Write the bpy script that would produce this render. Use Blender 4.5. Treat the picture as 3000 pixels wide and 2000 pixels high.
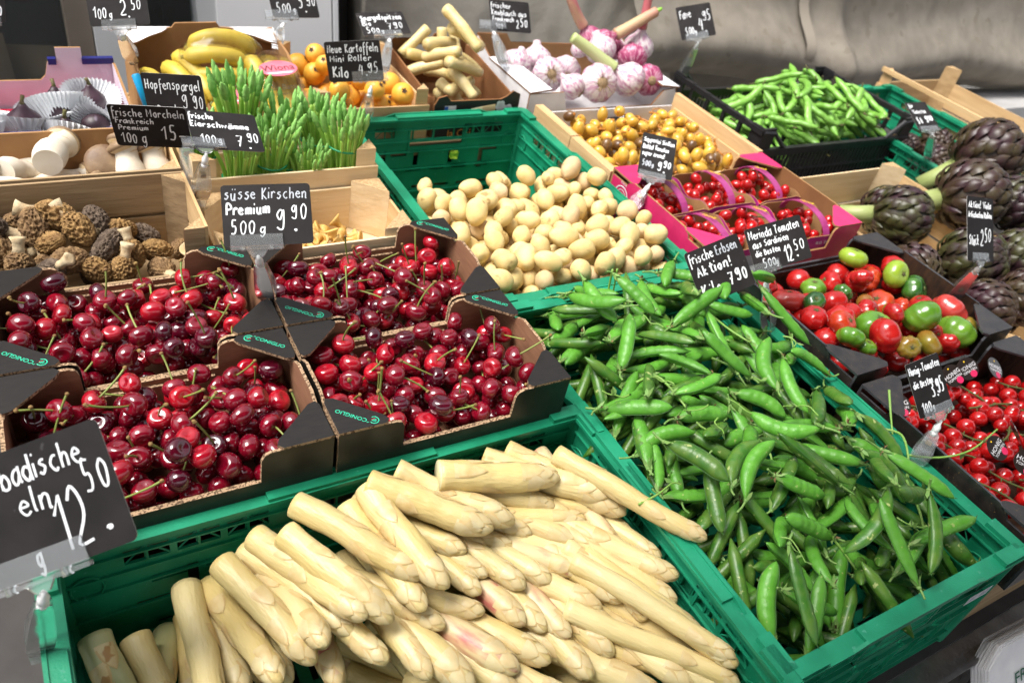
import bpy, bmesh, math, random
from math import sin, cos, pi, sqrt, radians, atan2
from mathutils import Vector, Matrix, Euler, noise
import numpy as np

random.seed(11)
for o in list(bpy.data.objects): bpy.data.objects.remove(o)
SC = bpy.context.scene
COL = SC.collection
CM = 0.01
TILT = radians(10)
# the display slopes 10 degrees down towards the customer: everything on the stall is laid out in the
# frame of the stall top (cm; x along the front edge, y towards the wall, z off the top, 0 = crate rims)
STALL = Matrix.Translation((0, 0, 1.0)) @ Matrix.Rotation(TILT, 4, 'X')

# ------------------------------------------------------------------ camera, sky, sun, exposure
cam_d = bpy.data.cameras.new('camera')
cam = bpy.data.objects.new('camera', cam_d); COL.objects.link(cam)
cam_d.lens = 28; cam_d.sensor_width = 36; cam_d.clip_start = 0.02; cam_d.clip_end = 100
_R = Matrix(((0.861703390354618, -0.4750160064320823, 0.1784014032586987),
             (-0.18230637683223105, -0.6179456536255026, -0.7647924908964882),
             (0.4735310465192979, 0.626500568873378, -0.6190843118539446)))
_cm = Matrix((_R[0], -_R[1], -_R[2])).transposed().to_4x4()
_cm.translation = Vector((-53.5266, -15.1251, 67.5299)) * CM
cam.matrix_world = STALL @ _cm
cam_d.dof.use_dof = True; cam_d.dof.focus_distance = 0.92; cam_d.dof.aperture_fstop = 7.0
SC.camera = cam

W = bpy.data.worlds.new('World'); SC.world = W; W.use_nodes = True
_nt = W.node_tree; _bg = _nt.nodes['Background']
_sky = _nt.nodes.new('ShaderNodeTexSky'); _sky.sky_type = 'NISHITA'; _sky.sun_disc = False
SUN_EL, SUN_AZ = radians(64), radians(-98)          # azimuth from +y towards +x
_sky.sun_elevation = SUN_EL; _sky.sun_rotation = SUN_AZ
_sky.air_density = 1.0; _sky.dust_density = 4.0; _sky.ozone_density = 1.0
_hs = _nt.nodes.new('ShaderNodeHueSaturation'); _hs.inputs['Saturation'].default_value = .3      # hazy, nearly white sky
_nt.links.new(_sky.outputs[0], _hs.inputs['Color']); _nt.links.new(_hs.outputs[0], _bg.inputs[0]); _bg.inputs[1].default_value = 0.1
sl = bpy.data.lights.new('sun', 'SUN'); sl.energy = 1.75; sl.angle = radians(30); sl.color = (1, .965, .91)
sun = bpy.data.objects.new('sun', sl); COL.objects.link(sun)
_d = Vector((sin(SUN_AZ) * cos(SUN_EL), cos(SUN_AZ) * cos(SUN_EL), sin(SUN_EL)))
sun.rotation_euler = _d.to_track_quat('Z', 'Y').to_euler(); sun.location = (0, 0, 5)
SC.view_settings.view_transform = 'Standard'; SC.view_settings.look = 'None'
SC.view_settings.exposure = 1.45; SC.view_settings.gamma = 1.0
SC.view_settings.use_curve_mapping = False
SC.cycles.use_denoising = True
SC.cycles.max_bounces = 8; SC.cycles.transparent_max_bounces = 12

# ------------------------------------------------------------------ materials
MATS = {}
def mat(name, col, col2=None, scale=8.0, rough=.5, bump=0.0, bscale=40.0, spec=.5, coat=0.0, sss=0.0, sssr=(1, .6, .3),
        trans=0.0, metal=0.0, stretch=(1, 1, 1), lo=.35, hi=.65, spots=None, sscale=60., samt=.72, rnd=0.0, detail=4.0, alpha=1.0, emit=None):
    m = bpy.data.materials.new(name); m.use_nodes = True; MATS[name] = m
    nt = m.node_tree; N = nt.nodes; L = nt.links; b = N['Principled BSDF']
    def v3(c): return (c[0], c[1], c[2], 1)
    b.inputs['Base Color'].default_value = v3(col); b.inputs['Roughness'].default_value = rough
    b.inputs['Specular IOR Level'].default_value = spec; b.inputs['Metallic'].default_value = metal
    b.inputs['Coat Weight'].default_value = coat; b.inputs['Coat Roughness'].default_value = .06
    b.inputs['Transmission Weight'].default_value = trans; b.inputs['Alpha'].default_value = alpha
    if sss: b.inputs['Subsurface Weight'].default_value = sss; b.inputs['Subsurface Radius'].default_value = sssr; b.inputs['Subsurface Scale'].default_value = .004
    if emit: b.inputs['Emission Color'].default_value = v3(emit[0]); b.inputs['Emission Strength'].default_value = emit[1]
    tc = N.new('ShaderNodeTexCoord'); mp = N.new('ShaderNodeMapping'); mp.inputs['Scale'].default_value = [s * 100 for s in stretch]
    L.new(tc.outputs['Object'], mp.inputs['Vector'])
    oi = N.new('ShaderNodeObjectInfo'); ad = N.new('ShaderNodeVectorMath'); ad.operation = 'ADD'
    ml = N.new('ShaderNodeMath'); ml.operation = 'MULTIPLY'; ml.inputs[1].default_value = 173.0
    L.new(oi.outputs['Random'], ml.inputs[0]); L.new(mp.outputs[0], ad.inputs[0]); L.new(ml.outputs[0], ad.inputs[1])
    vec = ad.outputs[0]; out = None
    def nz(sc, det=detail):
        n = N.new('ShaderNodeTexNoise'); n.inputs['Scale'].default_value = sc / 100.; n.inputs['Detail'].default_value = det
        L.new(vec, n.inputs['Vector']); return n.outputs['Fac']
    def ramp(f, a, c):
        r = N.new('ShaderNodeMapRange'); r.inputs['From Min'].default_value = a; r.inputs['From Max'].default_value = c; L.new(f, r.inputs[0]); return r.outputs[0]
    def mix(f, A, B):
        x = N.new('ShaderNodeMix'); x.data_type = 'RGBA'; L.new(f, x.inputs[0])
        for s, q in ((6, A), (7, B)):
            if isinstance(q, tuple): x.inputs[s].default_value = v3(q)
            else: L.new(q, x.inputs[s])
        return x.outputs[2]
    if col2: out = mix(ramp(nz(scale), lo, hi), tuple(col), tuple(col2))
    if spots: out = mix(ramp(nz(sscale, 2.0), samt, samt + .05), out or tuple(col), tuple(spots))
    if rnd:
        h = N.new('ShaderNodeHueSaturation'); r = N.new('ShaderNodeMapRange'); r.inputs['To Min'].default_value = 1 - rnd; r.inputs['To Max'].default_value = 1 + rnd
        L.new(oi.outputs['Random'], r.inputs[0]); L.new(r.outputs[0], h.inputs['Value'])
        if out: L.new(out, h.inputs['Color'])
        else: h.inputs['Color'].default_value = v3(col)
        out = h.outputs[0]
    if out: L.new(out, b.inputs['Base Color'])
    if bump:
        bp = N.new('ShaderNodeBump'); bp.inputs['Strength'].default_value = bump; bp.inputs['Distance'].default_value = .002
        L.new(nz(bscale), bp.inputs['Height']); L.new(bp.outputs[0], b.inputs['Normal'])
    return m

# ------------------------------------------------------------------ mesh building
def T(x=0, y=0, z=0): return Matrix.Translation((x, y, z))
def RX(a): return Matrix.Rotation(a, 4, 'X')
def RY(a): return Matrix.Rotation(a, 4, 'Y')
def RZ(a): return Matrix.Rotation(a, 4, 'Z')
def frame(o, x, y, z):
    m = Matrix((x, y, z)).transposed().to_4x4(); m.translation = o; return m
def along(p, q, roll=0.0):
    """frame at p whose x axis points to q, z as far up as it can"""
    x = (Vector(q) - Vector(p)).normalized(); up = Vector((0, 0, 1))
    if abs(x.z) > .95: up = Vector((0, 1, 0))
    y = up.cross(x).normalized(); z = x.cross(y)
    return frame(Vector(p), x, y, z) @ RX(roll)

class MB:
    def __init__(s): s.v = []; s.f = []; s.m = []
    def add(s, vs, fs, mi=0, M=None):
        n = len(s.v)
        s.v += [tuple(M @ Vector(p)) for p in vs] if M is not None else [tuple(p) for p in vs]
        s.f += [tuple(i + n for i in f) for f in fs]
        s.m += [mi] * len(fs) if isinstance(mi, int) else list(mi)
    def box(s, c, d, M=None, mi=0):
        x, y, z = c; a, b, e = d[0] / 2, d[1] / 2, d[2] / 2
        vs = [(x + i * a, y + j * b, z + k * e) for k in (-1, 1) for j in (-1, 1) for i in (-1, 1)]
        s.add(vs, [(0, 2, 3, 1), (4, 5, 7, 6), (0, 1, 5, 4), (2, 6, 7, 3), (0, 4, 6, 2), (1, 3, 7, 5)], mi, M)
    def prism(s, poly, t, M=None, mi=(0, 0, 0)):
        n = len(poly); vs = [(p[0], p[1], 0) for p in poly] + [(p[0], p[1], t) for p in poly]
        fs = [tuple(range(n))[::-1], tuple(range(n, 2 * n))] + [(i, (i + 1) % n, n + (i + 1) % n, n + i) for i in range(n)]
        if isinstance(mi, int): mi = (mi,) * 3
        s.add(vs, fs, [mi[0], mi[1]] + [mi[2]] * n, M)
    def plate(s, w, h, t, holes=(), M=None, mi=(0, 0, 0)):
        if isinstance(mi, int): mi = (mi,) * 3
        xs = sorted({0, w, *[q for r in holes for q in (r[0], r[2])]}); ys = sorted({0, h, *[q for r in holes for q in (r[1], r[3])]})
        xs = [x for x in xs if 0 <= x <= w]; ys = [y for y in ys if 0 <= y <= h]
        nx, ny = len(xs) - 1, len(ys) - 1
        S = [[not any(r[0] < (xs[i] + xs[i + 1]) / 2 < r[2] and r[1] < (ys[j] + ys[j + 1]) / 2 < r[3] for r in holes) for j in range(ny)] for i in range(nx)]
        vs = [(x, y, z) for z in (0, t) for y in ys for x in xs]; K = (nx + 1) * (ny + 1)
        I = lambda i, j, k: k * K + j * (nx + 1) + i
        fs = []; ms = []
        g = lambda i, j: 0 <= i < nx and 0 <= j < ny and S[i][j]
        for i in range(nx):
            for j in range(ny):
                if not S[i][j]: continue
                fs.append((I(i, j, 0), I(i, j + 1, 0), I(i + 1, j + 1, 0), I(i + 1, j, 0))); ms.append(mi[0])
                fs.append((I(i, j, 1), I(i + 1, j, 1), I(i + 1, j + 1, 1), I(i, j + 1, 1))); ms.append(mi[1])
                for (di, dj, a, b) in ((-1, 0, (i, j + 1), (i, j)), (1, 0, (i + 1, j), (i + 1, j + 1)), (0, -1, (i, j), (i + 1, j)), (0, 1, (i + 1, j + 1), (i, j + 1))):
                    if not g(i + di, j + dj):
                        fs.append((I(*a, 0), I(*b, 0), I(*b, 1), I(*a, 1))); ms.append(mi[2])
        s.add(vs, fs, ms, M)
    def tube(s, pts, rad, n=8, M=None, mi=0, cap=True, flat=1.0, up=(0, 0, 1)):
        pts = [Vector(p) for p in pts]; k = len(pts)
        if not hasattr(rad, '__len__'): rad = [rad] * k
        vs = []; ref = Vector(up)
        for i, p in enumerate(pts):
            t = (pts[min(i + 1, k - 1)] - pts[max(i - 1, 0)])
            t = t.normalized() if t.length > 1e-9 else Vector((1, 0, 0))
            a = ref - t * ref.dot(t)
            if a.length < 1e-3: a = t.orthogonal()
            a.normalize(); b = t.cross(a); ref = a
            for j in range(n):
                q = 2 * pi * j / n; vs.append(p + (a * cos(q) * flat + b * sin(q)) * rad[i])
        fs = [(i * n + j, i * n + (j + 1) % n, (i + 1) * n + (j + 1) % n, (i + 1) * n + j) for i in range(k - 1) for j in range(n)]
        if cap: fs += [tuple(range(n))[::-1], tuple((k - 1) * n + j for j in range(n))]
        s.add(vs, fs, mi, M)
    def lathe(s, prof, n=16, M=None, mi=0, fn=None):
        vs = []; k = len(prof)
        for i, (r, z) in enumerate(prof):
            for j in range(n):
                a = 2 * pi * j / n; x, y, zz = r * cos(a), r * sin(a), z
                if fn: x, y, zz = fn(x, y, zz, a, i / (k - 1))
                vs.append((x, y, zz))
        fs = [(i * n + j, i * n + (j + 1) % n, (i + 1) * n + (j + 1) % n, (i + 1) * n + j) for i in range(k - 1) for j in range(n)]
        fs += [tuple(range(n))[::-1], tuple((k - 1) * n + j for j in range(n))]
        if callable(mi): mi = [mi(i) for i in range(k - 1) for j in range(n)] + [mi(0), mi(k - 2)]
        s.add(vs, fs, mi, M)
    def blob(s, rx, ry, rz, n=14, k=9, M=None, mi=0, fn=None):
        prof = [(max(sin(pi * i / k), .004), -cos(pi * i / k)) for i in range(k + 1)]
        def g(x, y, z, a, t):
            x, y, z = x * rx, y * ry, z * rz
            return fn(x, y, z, a, t) if fn else (x, y, z)
        s.lathe(prof, n, M, mi, g)
    def mesh(s, name, mats, smooth=True):
        me = bpy.data.meshes.new(name)
        me.from_pydata([(a * CM, b * CM, c * CM) for a, b, c in s.v], [], s.f)
        for m in (mats if isinstance(mats, (list, tuple)) else [mats]): me.materials.append(m)
        me.polygons.foreach_set('material_index', s.m)
        me.polygons.foreach_set('use_smooth', [bool(smooth)] * len(s.f)); me.update()
        if smooth == 2:
            try: me.set_sharp_from_angle(angle=radians(38))
            except Exception: pass
        return me

ROOTS = []
def obj(name, me, parent=None, M=None):
    o = bpy.data.objects.new(name, me); COL.objects.link(o)
    if M is not None:
        M = M.copy(); M.translation = M.translation * CM; o.matrix_basis = M
    if parent is not None: o.parent = parent
    return o
def tag(o, label, cat, group=None, kind=None, stall=True):
    if label: o['label'] = label
    if cat: o['category'] = cat
    if group: o['group'] = group
    if kind: o['kind'] = kind
    if stall: ROOTS.append(o)
    return o
def thing(name, label, cat, M=None, group=None, stall=True):
    return tag(obj(name, None, None, M if M is not None else Matrix()), label, cat, group, None, stall)
def part(name, mb, mats, parent, smooth=False, M=None): return obj(name, mb.mesh(name, mats, smooth), parent, M)
def children(o): return [c for c in bpy.data.objects if c.parent == o] if False else list(o.children)
def dup(root, M, label=None, group=None):
    r = root.copy(); COL.objects.link(r)
    M = M.copy(); M.translation = M.translation * CM; r.matrix_basis = M
    if label: r['label'] = label
    if group: r['group'] = group
    ROOTS.append(r)
    for c in KIDS.get(root.name, ()):
        d = c.copy(); COL.objects.link(d); d.parent = r
        for e in KIDS.get(c.name, ()):
            g = e.copy(); COL.objects.link(g); g.parent = d
    return r
KIDS = {}
def reg(root):
    """remember a prototype's parts so that it can be copied"""
    for o in bpy.data.objects:
        if o.parent == root:
            KIDS.setdefault(root.name, []).append(o)
            for p in bpy.data.objects:
                if p.parent == o: KIDS.setdefault(o.name, []).append(p)
def park(root):
    """drop a prototype that has served its purpose"""
    for c in KIDS.get(root.name, ()):
        for e in KIDS.get(c.name, ()): bpy.data.objects.remove(e)
        bpy.data.objects.remove(c)
    if root in ROOTS: ROOTS.remove(root)
    bpy.data.objects.remove(root)

def type_mesh(body, size, ext=.02, mats=(), align='CENTER'):
    c = bpy.data.curves.new('type', 'FONT'); c.body = body; c.size = size * CM; c.extrude = ext * CM; c.align_x = align; c.align_y = 'CENTER'; c.resolution_u = 2
    o = bpy.data.objects.new('type', c); COL.objects.link(o)
    dg = bpy.context.evaluated_depsgraph_get(); me = bpy.data.meshes.new_from_object(o.evaluated_get(dg))
    bpy.data.objects.remove(o); me.materials.clear()
    for m in mats: me.materials.append(m)
    return me
def add_type(mb, body, size, M, mi=0, ext=.02, align='CENTER', sx=1.0):
    me = type_mesh(body, size, ext, (), align)
    mb.add([(v.co.x / CM * sx, v.co.y / CM, v.co.z / CM) for v in me.vertices], [tuple(p.vertices) for p in me.polygons], mi, M)
    bpy.data.meshes.remove(me)

def smoothline(p, k=4):
    """Catmull-Rom through the points"""
    p = [Vector(q) for q in p]
    if len(p) < 3: return p
    out = []; n = len(p)
    for i in range(n - 1):
        a, b, c, d = p[max(i - 1, 0)], p[i], p[i + 1], p[min(i + 2, n - 1)]
        for j in range(k):
            t = j / k
            out.append(.5 * (2 * b + (c - a) * t + (2 * a - 5 * b + 4 * c - d) * t * t + (3 * b - a - 3 * c + d) * t ** 3))
    return out + [p[-1]]

# ------------------------------------------------------------------ handwriting
GL = {
 'a': '55 35 14 02 10 30 53|56 51 60', 'b': '09 00|03 25 44 52 40 10 02', 'c': '45 25 03 11 30 41', 'd': '54 25 03 11 30 52|59 51 60',
 'e': '03 43 44 25 03 11 30 51', 'f': '49 29 17 10 1c|04 45', 'g': '45 15 02 20 43|46 42 4a 2c 0b', 'h': '09 00|03 25 44 40', 'i': '05 00|08 08',
 'k': '09 00|35 02 40', 'l': '09 01 10', 'm': '05 00|03 25 34 30|33 55 64 60', 'n': '05 00|03 25 44 40 50', 'o': '25 03 11 30 43 35 25', 'p': '05 0c|04 35 43 31 01',
 'r': '05 00|03 25 44', 's': '45 25 14 33 42 20 01', 't': '28 21 40|05 46', 'u': '05 02 10 30 44|45 40 50', 'v': '05 20 45', 'w': '05 10 34 50 75', 'z': '05 45 00 40',
 'A': '00 28 50|13 43', 'B': '08 00|08 37 44 04|04 44 52 30 00', 'D': '09 00|09 48 54 30 00', 'E': '48 08 00 40|04 34', 'F': '09 00|09 59|05 45', 'G': '57 38 15 11 30 52 54 34',
 'H': '09 00|59 50|04 55', 'I': '09 00', 'K': '09 00|49 04 50', 'M': '00 08 33 68 60', 'N': '00 08 50 58', 'P': '00 09 48 55 04', 'R': '00 09 48 55 04 50', 'S': '58 38 17 15 44 41 20 01',
 'T': '09 69|39 30', 'V': '09 30 69', 'Z': '09 59 00 50', 'L': '09 00 40', 'J': '49 42 20 01',
 '0': '38 16 13 20 40 53 56 38', '1': '06 39 30', '2': '07 29 47 44 00 50', '3': '08 39 46 25 43 40 00', '4': '29 04 54|48 40', '5': '49 19 15 35 43 30 00', '6': '49 15 02 20 42 34 04',
 '7': '08 58 20|14 44', '8': '25 17 29 47 25 03 10 40 42 25', '9': '47 28 06 24 48 41 20 01', '.': '00 10 11 01 00', '!': '09 03|00 00', '-': '03 53', ',': '01 0b',
 'ä': '55 35 14 02 10 30 53|56 51 60|18 18|48 48', 'ü': '05 02 10 30 44|45 40 50|18 18|48 48', 'ö': '25 03 11 30 43 35 25|18 18|48 48'}
WID = {'i': 2, 'l': 2.5, '.': 2.2, '!': 2.2, 'I': 2, 'm': 8, 'w': 9, 'M': 8, 'T': 7, '1': 5, ' ': 4, 'f': 5, 'r': 5, 't': 5.5}
HEXV = {c: i for i, c in enumerate('0123456789')}; HEXV.update({'a': -1.5, 'b': -2.5, 'c': -4})
def write(mb, text, x, y, size, wd, mi=0, fit=None, slant=.12, z=0.0, rng=random):
    """marker strokes: each stroke a rounded ribbon lying on the card"""
    u = size / 9.0; nat = sum(WID.get(c, 6.2) + 1.3 for c in text) * u; k = (fit / nat) if fit else 1.0
    for ch in text:
        g = GL.get(ch)
        if g:
            jx, jy, js = rng.uniform(-.3, .3), rng.uniform(-.5, .5), rng.uniform(.94, 1.08)
            for st in g.split('|'):
                P = [(HEXV[q[0]], HEXV[q[1]]) for q in st.split()]
                P = [Vector((x + (a + jx + b * slant) * u * js * k, y + (b + jy) * u * js, z)) for a, b in P]
                if len(P) == 2 and (P[0] - P[1]).length < u * .3: P[1] = P[0] + Vector((wd * .5, 0, 0))
                if ch not in 'AEFHIKLMNTVZkvwz147': P = smoothline(P, 4)
                mb.tube(P, [wd * .5 * rng.uniform(.88, 1.12)] * len(P), 6, None, mi, True, .12)
        x += (WID.get(ch, 6.2) + 1.3) * u * k
    return x

# ------------------------------------------------------------------ palette
green = mat('green_plastic', (.004, .165, .080), (.013, .26, .135), 16, .42, .15, 500, .4, spots=(.05, .27, .17), sscale=120, samt=.69, detail=8)
green_in = green
black_pl = mat('black_plastic', (.012, .011, .012), (.02, .018, .02), 60, .38, .1, 400)
card_in = mat('brown_card', (.27, .135, .075), (.22, .105, .058), 30, .85, .25, 900, .2, stretch=(1, 1, 6))
card_out = mat('black_print_card', (.012, .010, .009), (.018, .015, .013), 60, .36, .12, 700, .35, stretch=(1, 6, 1))
card_edge = mat('corrugated_edge', (.42, .28, .17), (.10, .06, .035), 420, .9, .6, 500, .2, lo=.5, hi=.56)
kraft = mat('kraft_card', (.36, .20, .085), (.30, .16, .07), 20, .85, .2, 700, .2)
kraft_dk = mat('dark_kraft_card', (.24, .11, .045), (.19, .085, .035), 20, .8, .2, 700, .2)
white_card = mat('white_card', (.74, .73, .74), (.66, .65, .67), 30, .55, .1, 500, .4)
lilac_card = mat('lilac_card', (.62, .58, .66), (.56, .53, .61), 25, .6, .1, 500, .4)
navy = mat('navy_print', (.012, .016, .12), (.016, .02, .15), 60, .35, .1, 500)
pink = mat('pink_print_card', (.62, .025, .13), (.54, .02, .11), 40, .42, .1, 600)
magenta = mat('magenta_print_card', (.42, .02, .22), (.36, .02, .18), 50, .45, .1, 600)
wood = mat('poplar_wood', (.62, .42, .215), (.50, .32, .15), 45, .75, .35, 160, .3, stretch=(.12, 1, 1.6), spots=(.28, .15, .06), sscale=40, samt=.76)
wood_y = mat('poplar_wood_across', (.62, .42, .215), (.50, .32, .15), 45, .75, .35, 160, .3, stretch=(1, .12, 1.6))
wood_pale = mat('pale_spruce_wood', (.76, .60, .38), (.66, .49, .28), 50, .75, .35, 160, .3, stretch=(.12, 1, 1.6), spots=(.30, .17, .08), sscale=35, samt=.78)
wood_old = mat('weathered_wood', (.40, .28, .155), (.29, .195, .105), 60, .8, .4, 160, .3, stretch=(.12, 1, 1.6), spots=(.13, .08, .04), sscale=55, samt=.74)
wood_end = mat('wood_end_grain', (.52, .36, .19), (.34, .21, .10), 320, .9, .7, 400, .2)
slate = mat('chalk_card', (.013, .011, .011), (.021, .018, .018), 30, .62, .06, 300, .2, spots=(.075, .072, .072), sscale=55, samt=.74)
slate_edge = mat('card_rim', (.30, .29, .28), None, rough=.6)
chalk = mat('chalk_marker', (.86, .87, .88), (.72, .74, .77), 300, .8, 0, spec=.2)
chalk_grey = mat('grey_chalk_marker', (.40, .42, .46), (.52, .54, .58), 300, .8, 0, spec=.2)
clear = mat('clear_plastic', (.93, .95, .96), None, rough=.12, spec=.8, trans=.92, bump=.1, bscale=150)
milky = mat('milky_plastic', (.82, .83, .82), None, rough=.3, sss=.2, sssr=(1, 1, 1))
steel = mat('steel', (.42, .41, .40), (.30, .29, .28), 40, .35, .2, 200, metal=1.0)
spring = mat('brass_spring', (.60, .42, .18), None, rough=.3, metal=1.0)
white_paint = mat('white_paint', (.74, .75, .76), None, rough=.5)
mint = mat('mint_print', (.02, .55, .32), None, rough=.5)
red_print = mat('red_print', (.65, .03, .05), None, rough=.5)
yellow_print = mat('yellow_print', (.85, .55, .02), None, rough=.5)
black_print = mat('black_print', (.012, .01, .012), None, rough=.5)

# ------------------------------------------------------------------ containers
def stall_wall_holes(w, h, long):
    H = []; diag = []
    c = w / 2; hw = 6.2
    x = 4.6
    while x + 4.3 < w - 4:
        if not (c - hw - 1.2 < x + 2.1 < c + hw + 1.2): H.append((x, h - 4.6, x + 4.2, h - 2.3)); diag.append((x, h - 4.6, x + 4.2, h - 2.3))
        x += 4.9
    H.append((c - hw, h - 6.6, c + hw, h - 2.9))
    rows = [(h - 8.6, h - 7.5), (h - 12.2, h - 11.3), (3.2, 3.9)]
    for k, (a, b) in enumerate(rows):
        x = 5.0 + (k % 2) * 1.7
        while x + 3.6 < w - 4:
            if not (k == 0 and c - hw - 3 < x + 2 < c + hw + 2): H.append((x, a, x + 3.4, b)); diag.append((x, a, x + 3.4, b))
            x += 5.3
    for f in (.22, .40, .60, .78): H.append((w * f - .55, h - 11.0 if .3 < f < .7 else h - 12.6, w * f + .55, h - 7.2))
    x = 6
    while x < w - 6: H.append((x, 1.3, x + .9, 2.0)); x += 3.7
    return H, diag
def green_crate(M, label, group='green plastic crates on the stall', L=60.0, Wd=40.0, h=19.5):
    """folding produce crate, origin at its front left bottom corner, x = Wd side, y = L side"""
    t = thing('plastic_crate', label, 'crate', M, group)
    mats = [green, green_in, green]
    fl = []; y = 3.0
    while y < L - 4:
        x = 2.6 + (1.3 if int(y) % 2 else 0)
        while x < Wd - 5: fl.append((x, y, x + 3.6, y + .75)); x += 5.0
        y += 2.1
    m = MB(); m.plate(Wd - 1, L - 1, .5, fl, T(.5, .5, .4))
    for x in (1.8, Wd - 1.8): m.box((x, L / 2, .9), (2.2, L - 2, .55))
    for y in (1.8, L - 1.8): m.box((Wd / 2, y, .9), (Wd - 2, 2.2, .55))
    part('floor', m, mats, t)
    for w, mats4 in ((Wd, (frame(Vector((0, .45, 0)), (1, 0, 0), (0, 0, 1), (0, -1, 0)), frame(Vector((Wd, L - .45, 0)), (-1, 0, 0), (0, 0, 1), (0, 1, 0)))),
                     (L, (frame(Vector((.45, L, 0)), (0, -1, 0), (0, 0, 1), (-1, 0, 0)), frame(Vector((Wd - .45, 0, 0)), (0, 1, 0), (0, 0, 1), (1, 0, 0))))):
        for F in mats4:
            m = MB(); holes, diag = stall_wall_holes(w, h, w > 50)
            m.plate(w - .9, h - .6, .35, holes, F @ T(.45, .4, -.2))
            for (a, b, c, d) in diag:
                if d - b > 1.5:
                    mid = (a + c) / 2 + .45
                    m.tube([(a + .45, b + .4, -.05), (mid, d + .4, -.05), (c + .45, b + .4, -.05)], .12, 4, F, 0, False)
                    m.box((mid, (b + d) / 2 + .4, -.05), (.22, d - b, .3), F)
            # ribs on both faces
            for y in (.9, 3.0, h - 11.2, h - 7.3, h - 5.0, h - 2.4):
                m.box((w / 2, y, .32), (w - 1.2, .22, .5), F); m.box((w / 2, y, -.36), (w - 2.6, .22, .36), F)
            x = 2.4
            while x < w - 1.5:
                m.box((x, h - 3.6, .3), (.2, 2.6, .45), F); m.box((x, 6.0, .3), (.2, 5.6, .42), F); x += 4.9 if w > 50 else 4.6
            # handle frame
            c = w / 2
            for dx in (-6.4, 6.4): m.box((c + dx, h - 4.6, .1), (.4, 4.6, .9), F)
            m.box((c, h - 6.8, .1), (13.2, .35, .9), F)
            # round lock bosses near the corners
            for x in (3.1, w - 3.1):
                m.tube([(x + 1.5 * cos(q * pi / 8), h - 6 + 1.7 * sin(q * pi / 8), -.36) for q in range(17)], .13, 5, F, 0, False)
            # rim flange, with the raised grip in the middle and pads at the corners
            rim = [(0, h - .55), (w, h - .55), (w, h), (c + 11.5, h), (c + 9.5, h + .6), (c - 9.5, h + .6), (c - 11.5, h), (0, h)]
            m.prism([(x, y) for x, y in rim], .38, F @ T(0, 0, .75))
            m.box((c, h - .22, -.1), (w - 1.0, .45, 1.7), F)
            m.box((c, h + .22, .0), (19, .45, 1.5), F)
            for x in (2.6, w - 2.6): m.box((x, h + .2, .1), (4.2, .8, 1.7), F)
            q = 1.6
            while q < w - 1: m.box((q, h - .9, .65), (.18, 1.4, .5), F); q += 2.45
            part('wall', m, mats, t)
    for x in (.55, Wd - .55):
        for y in (.55, L - .55):
            m = MB(); m.lathe([(.95, .4), (.95, h - .1), (1.12, h - .05), (1.12, h + .5), (.3, h + .55)], 10, T(x, y, 0)); part('corner_post', m, mats, t, 2)
    return t

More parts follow.
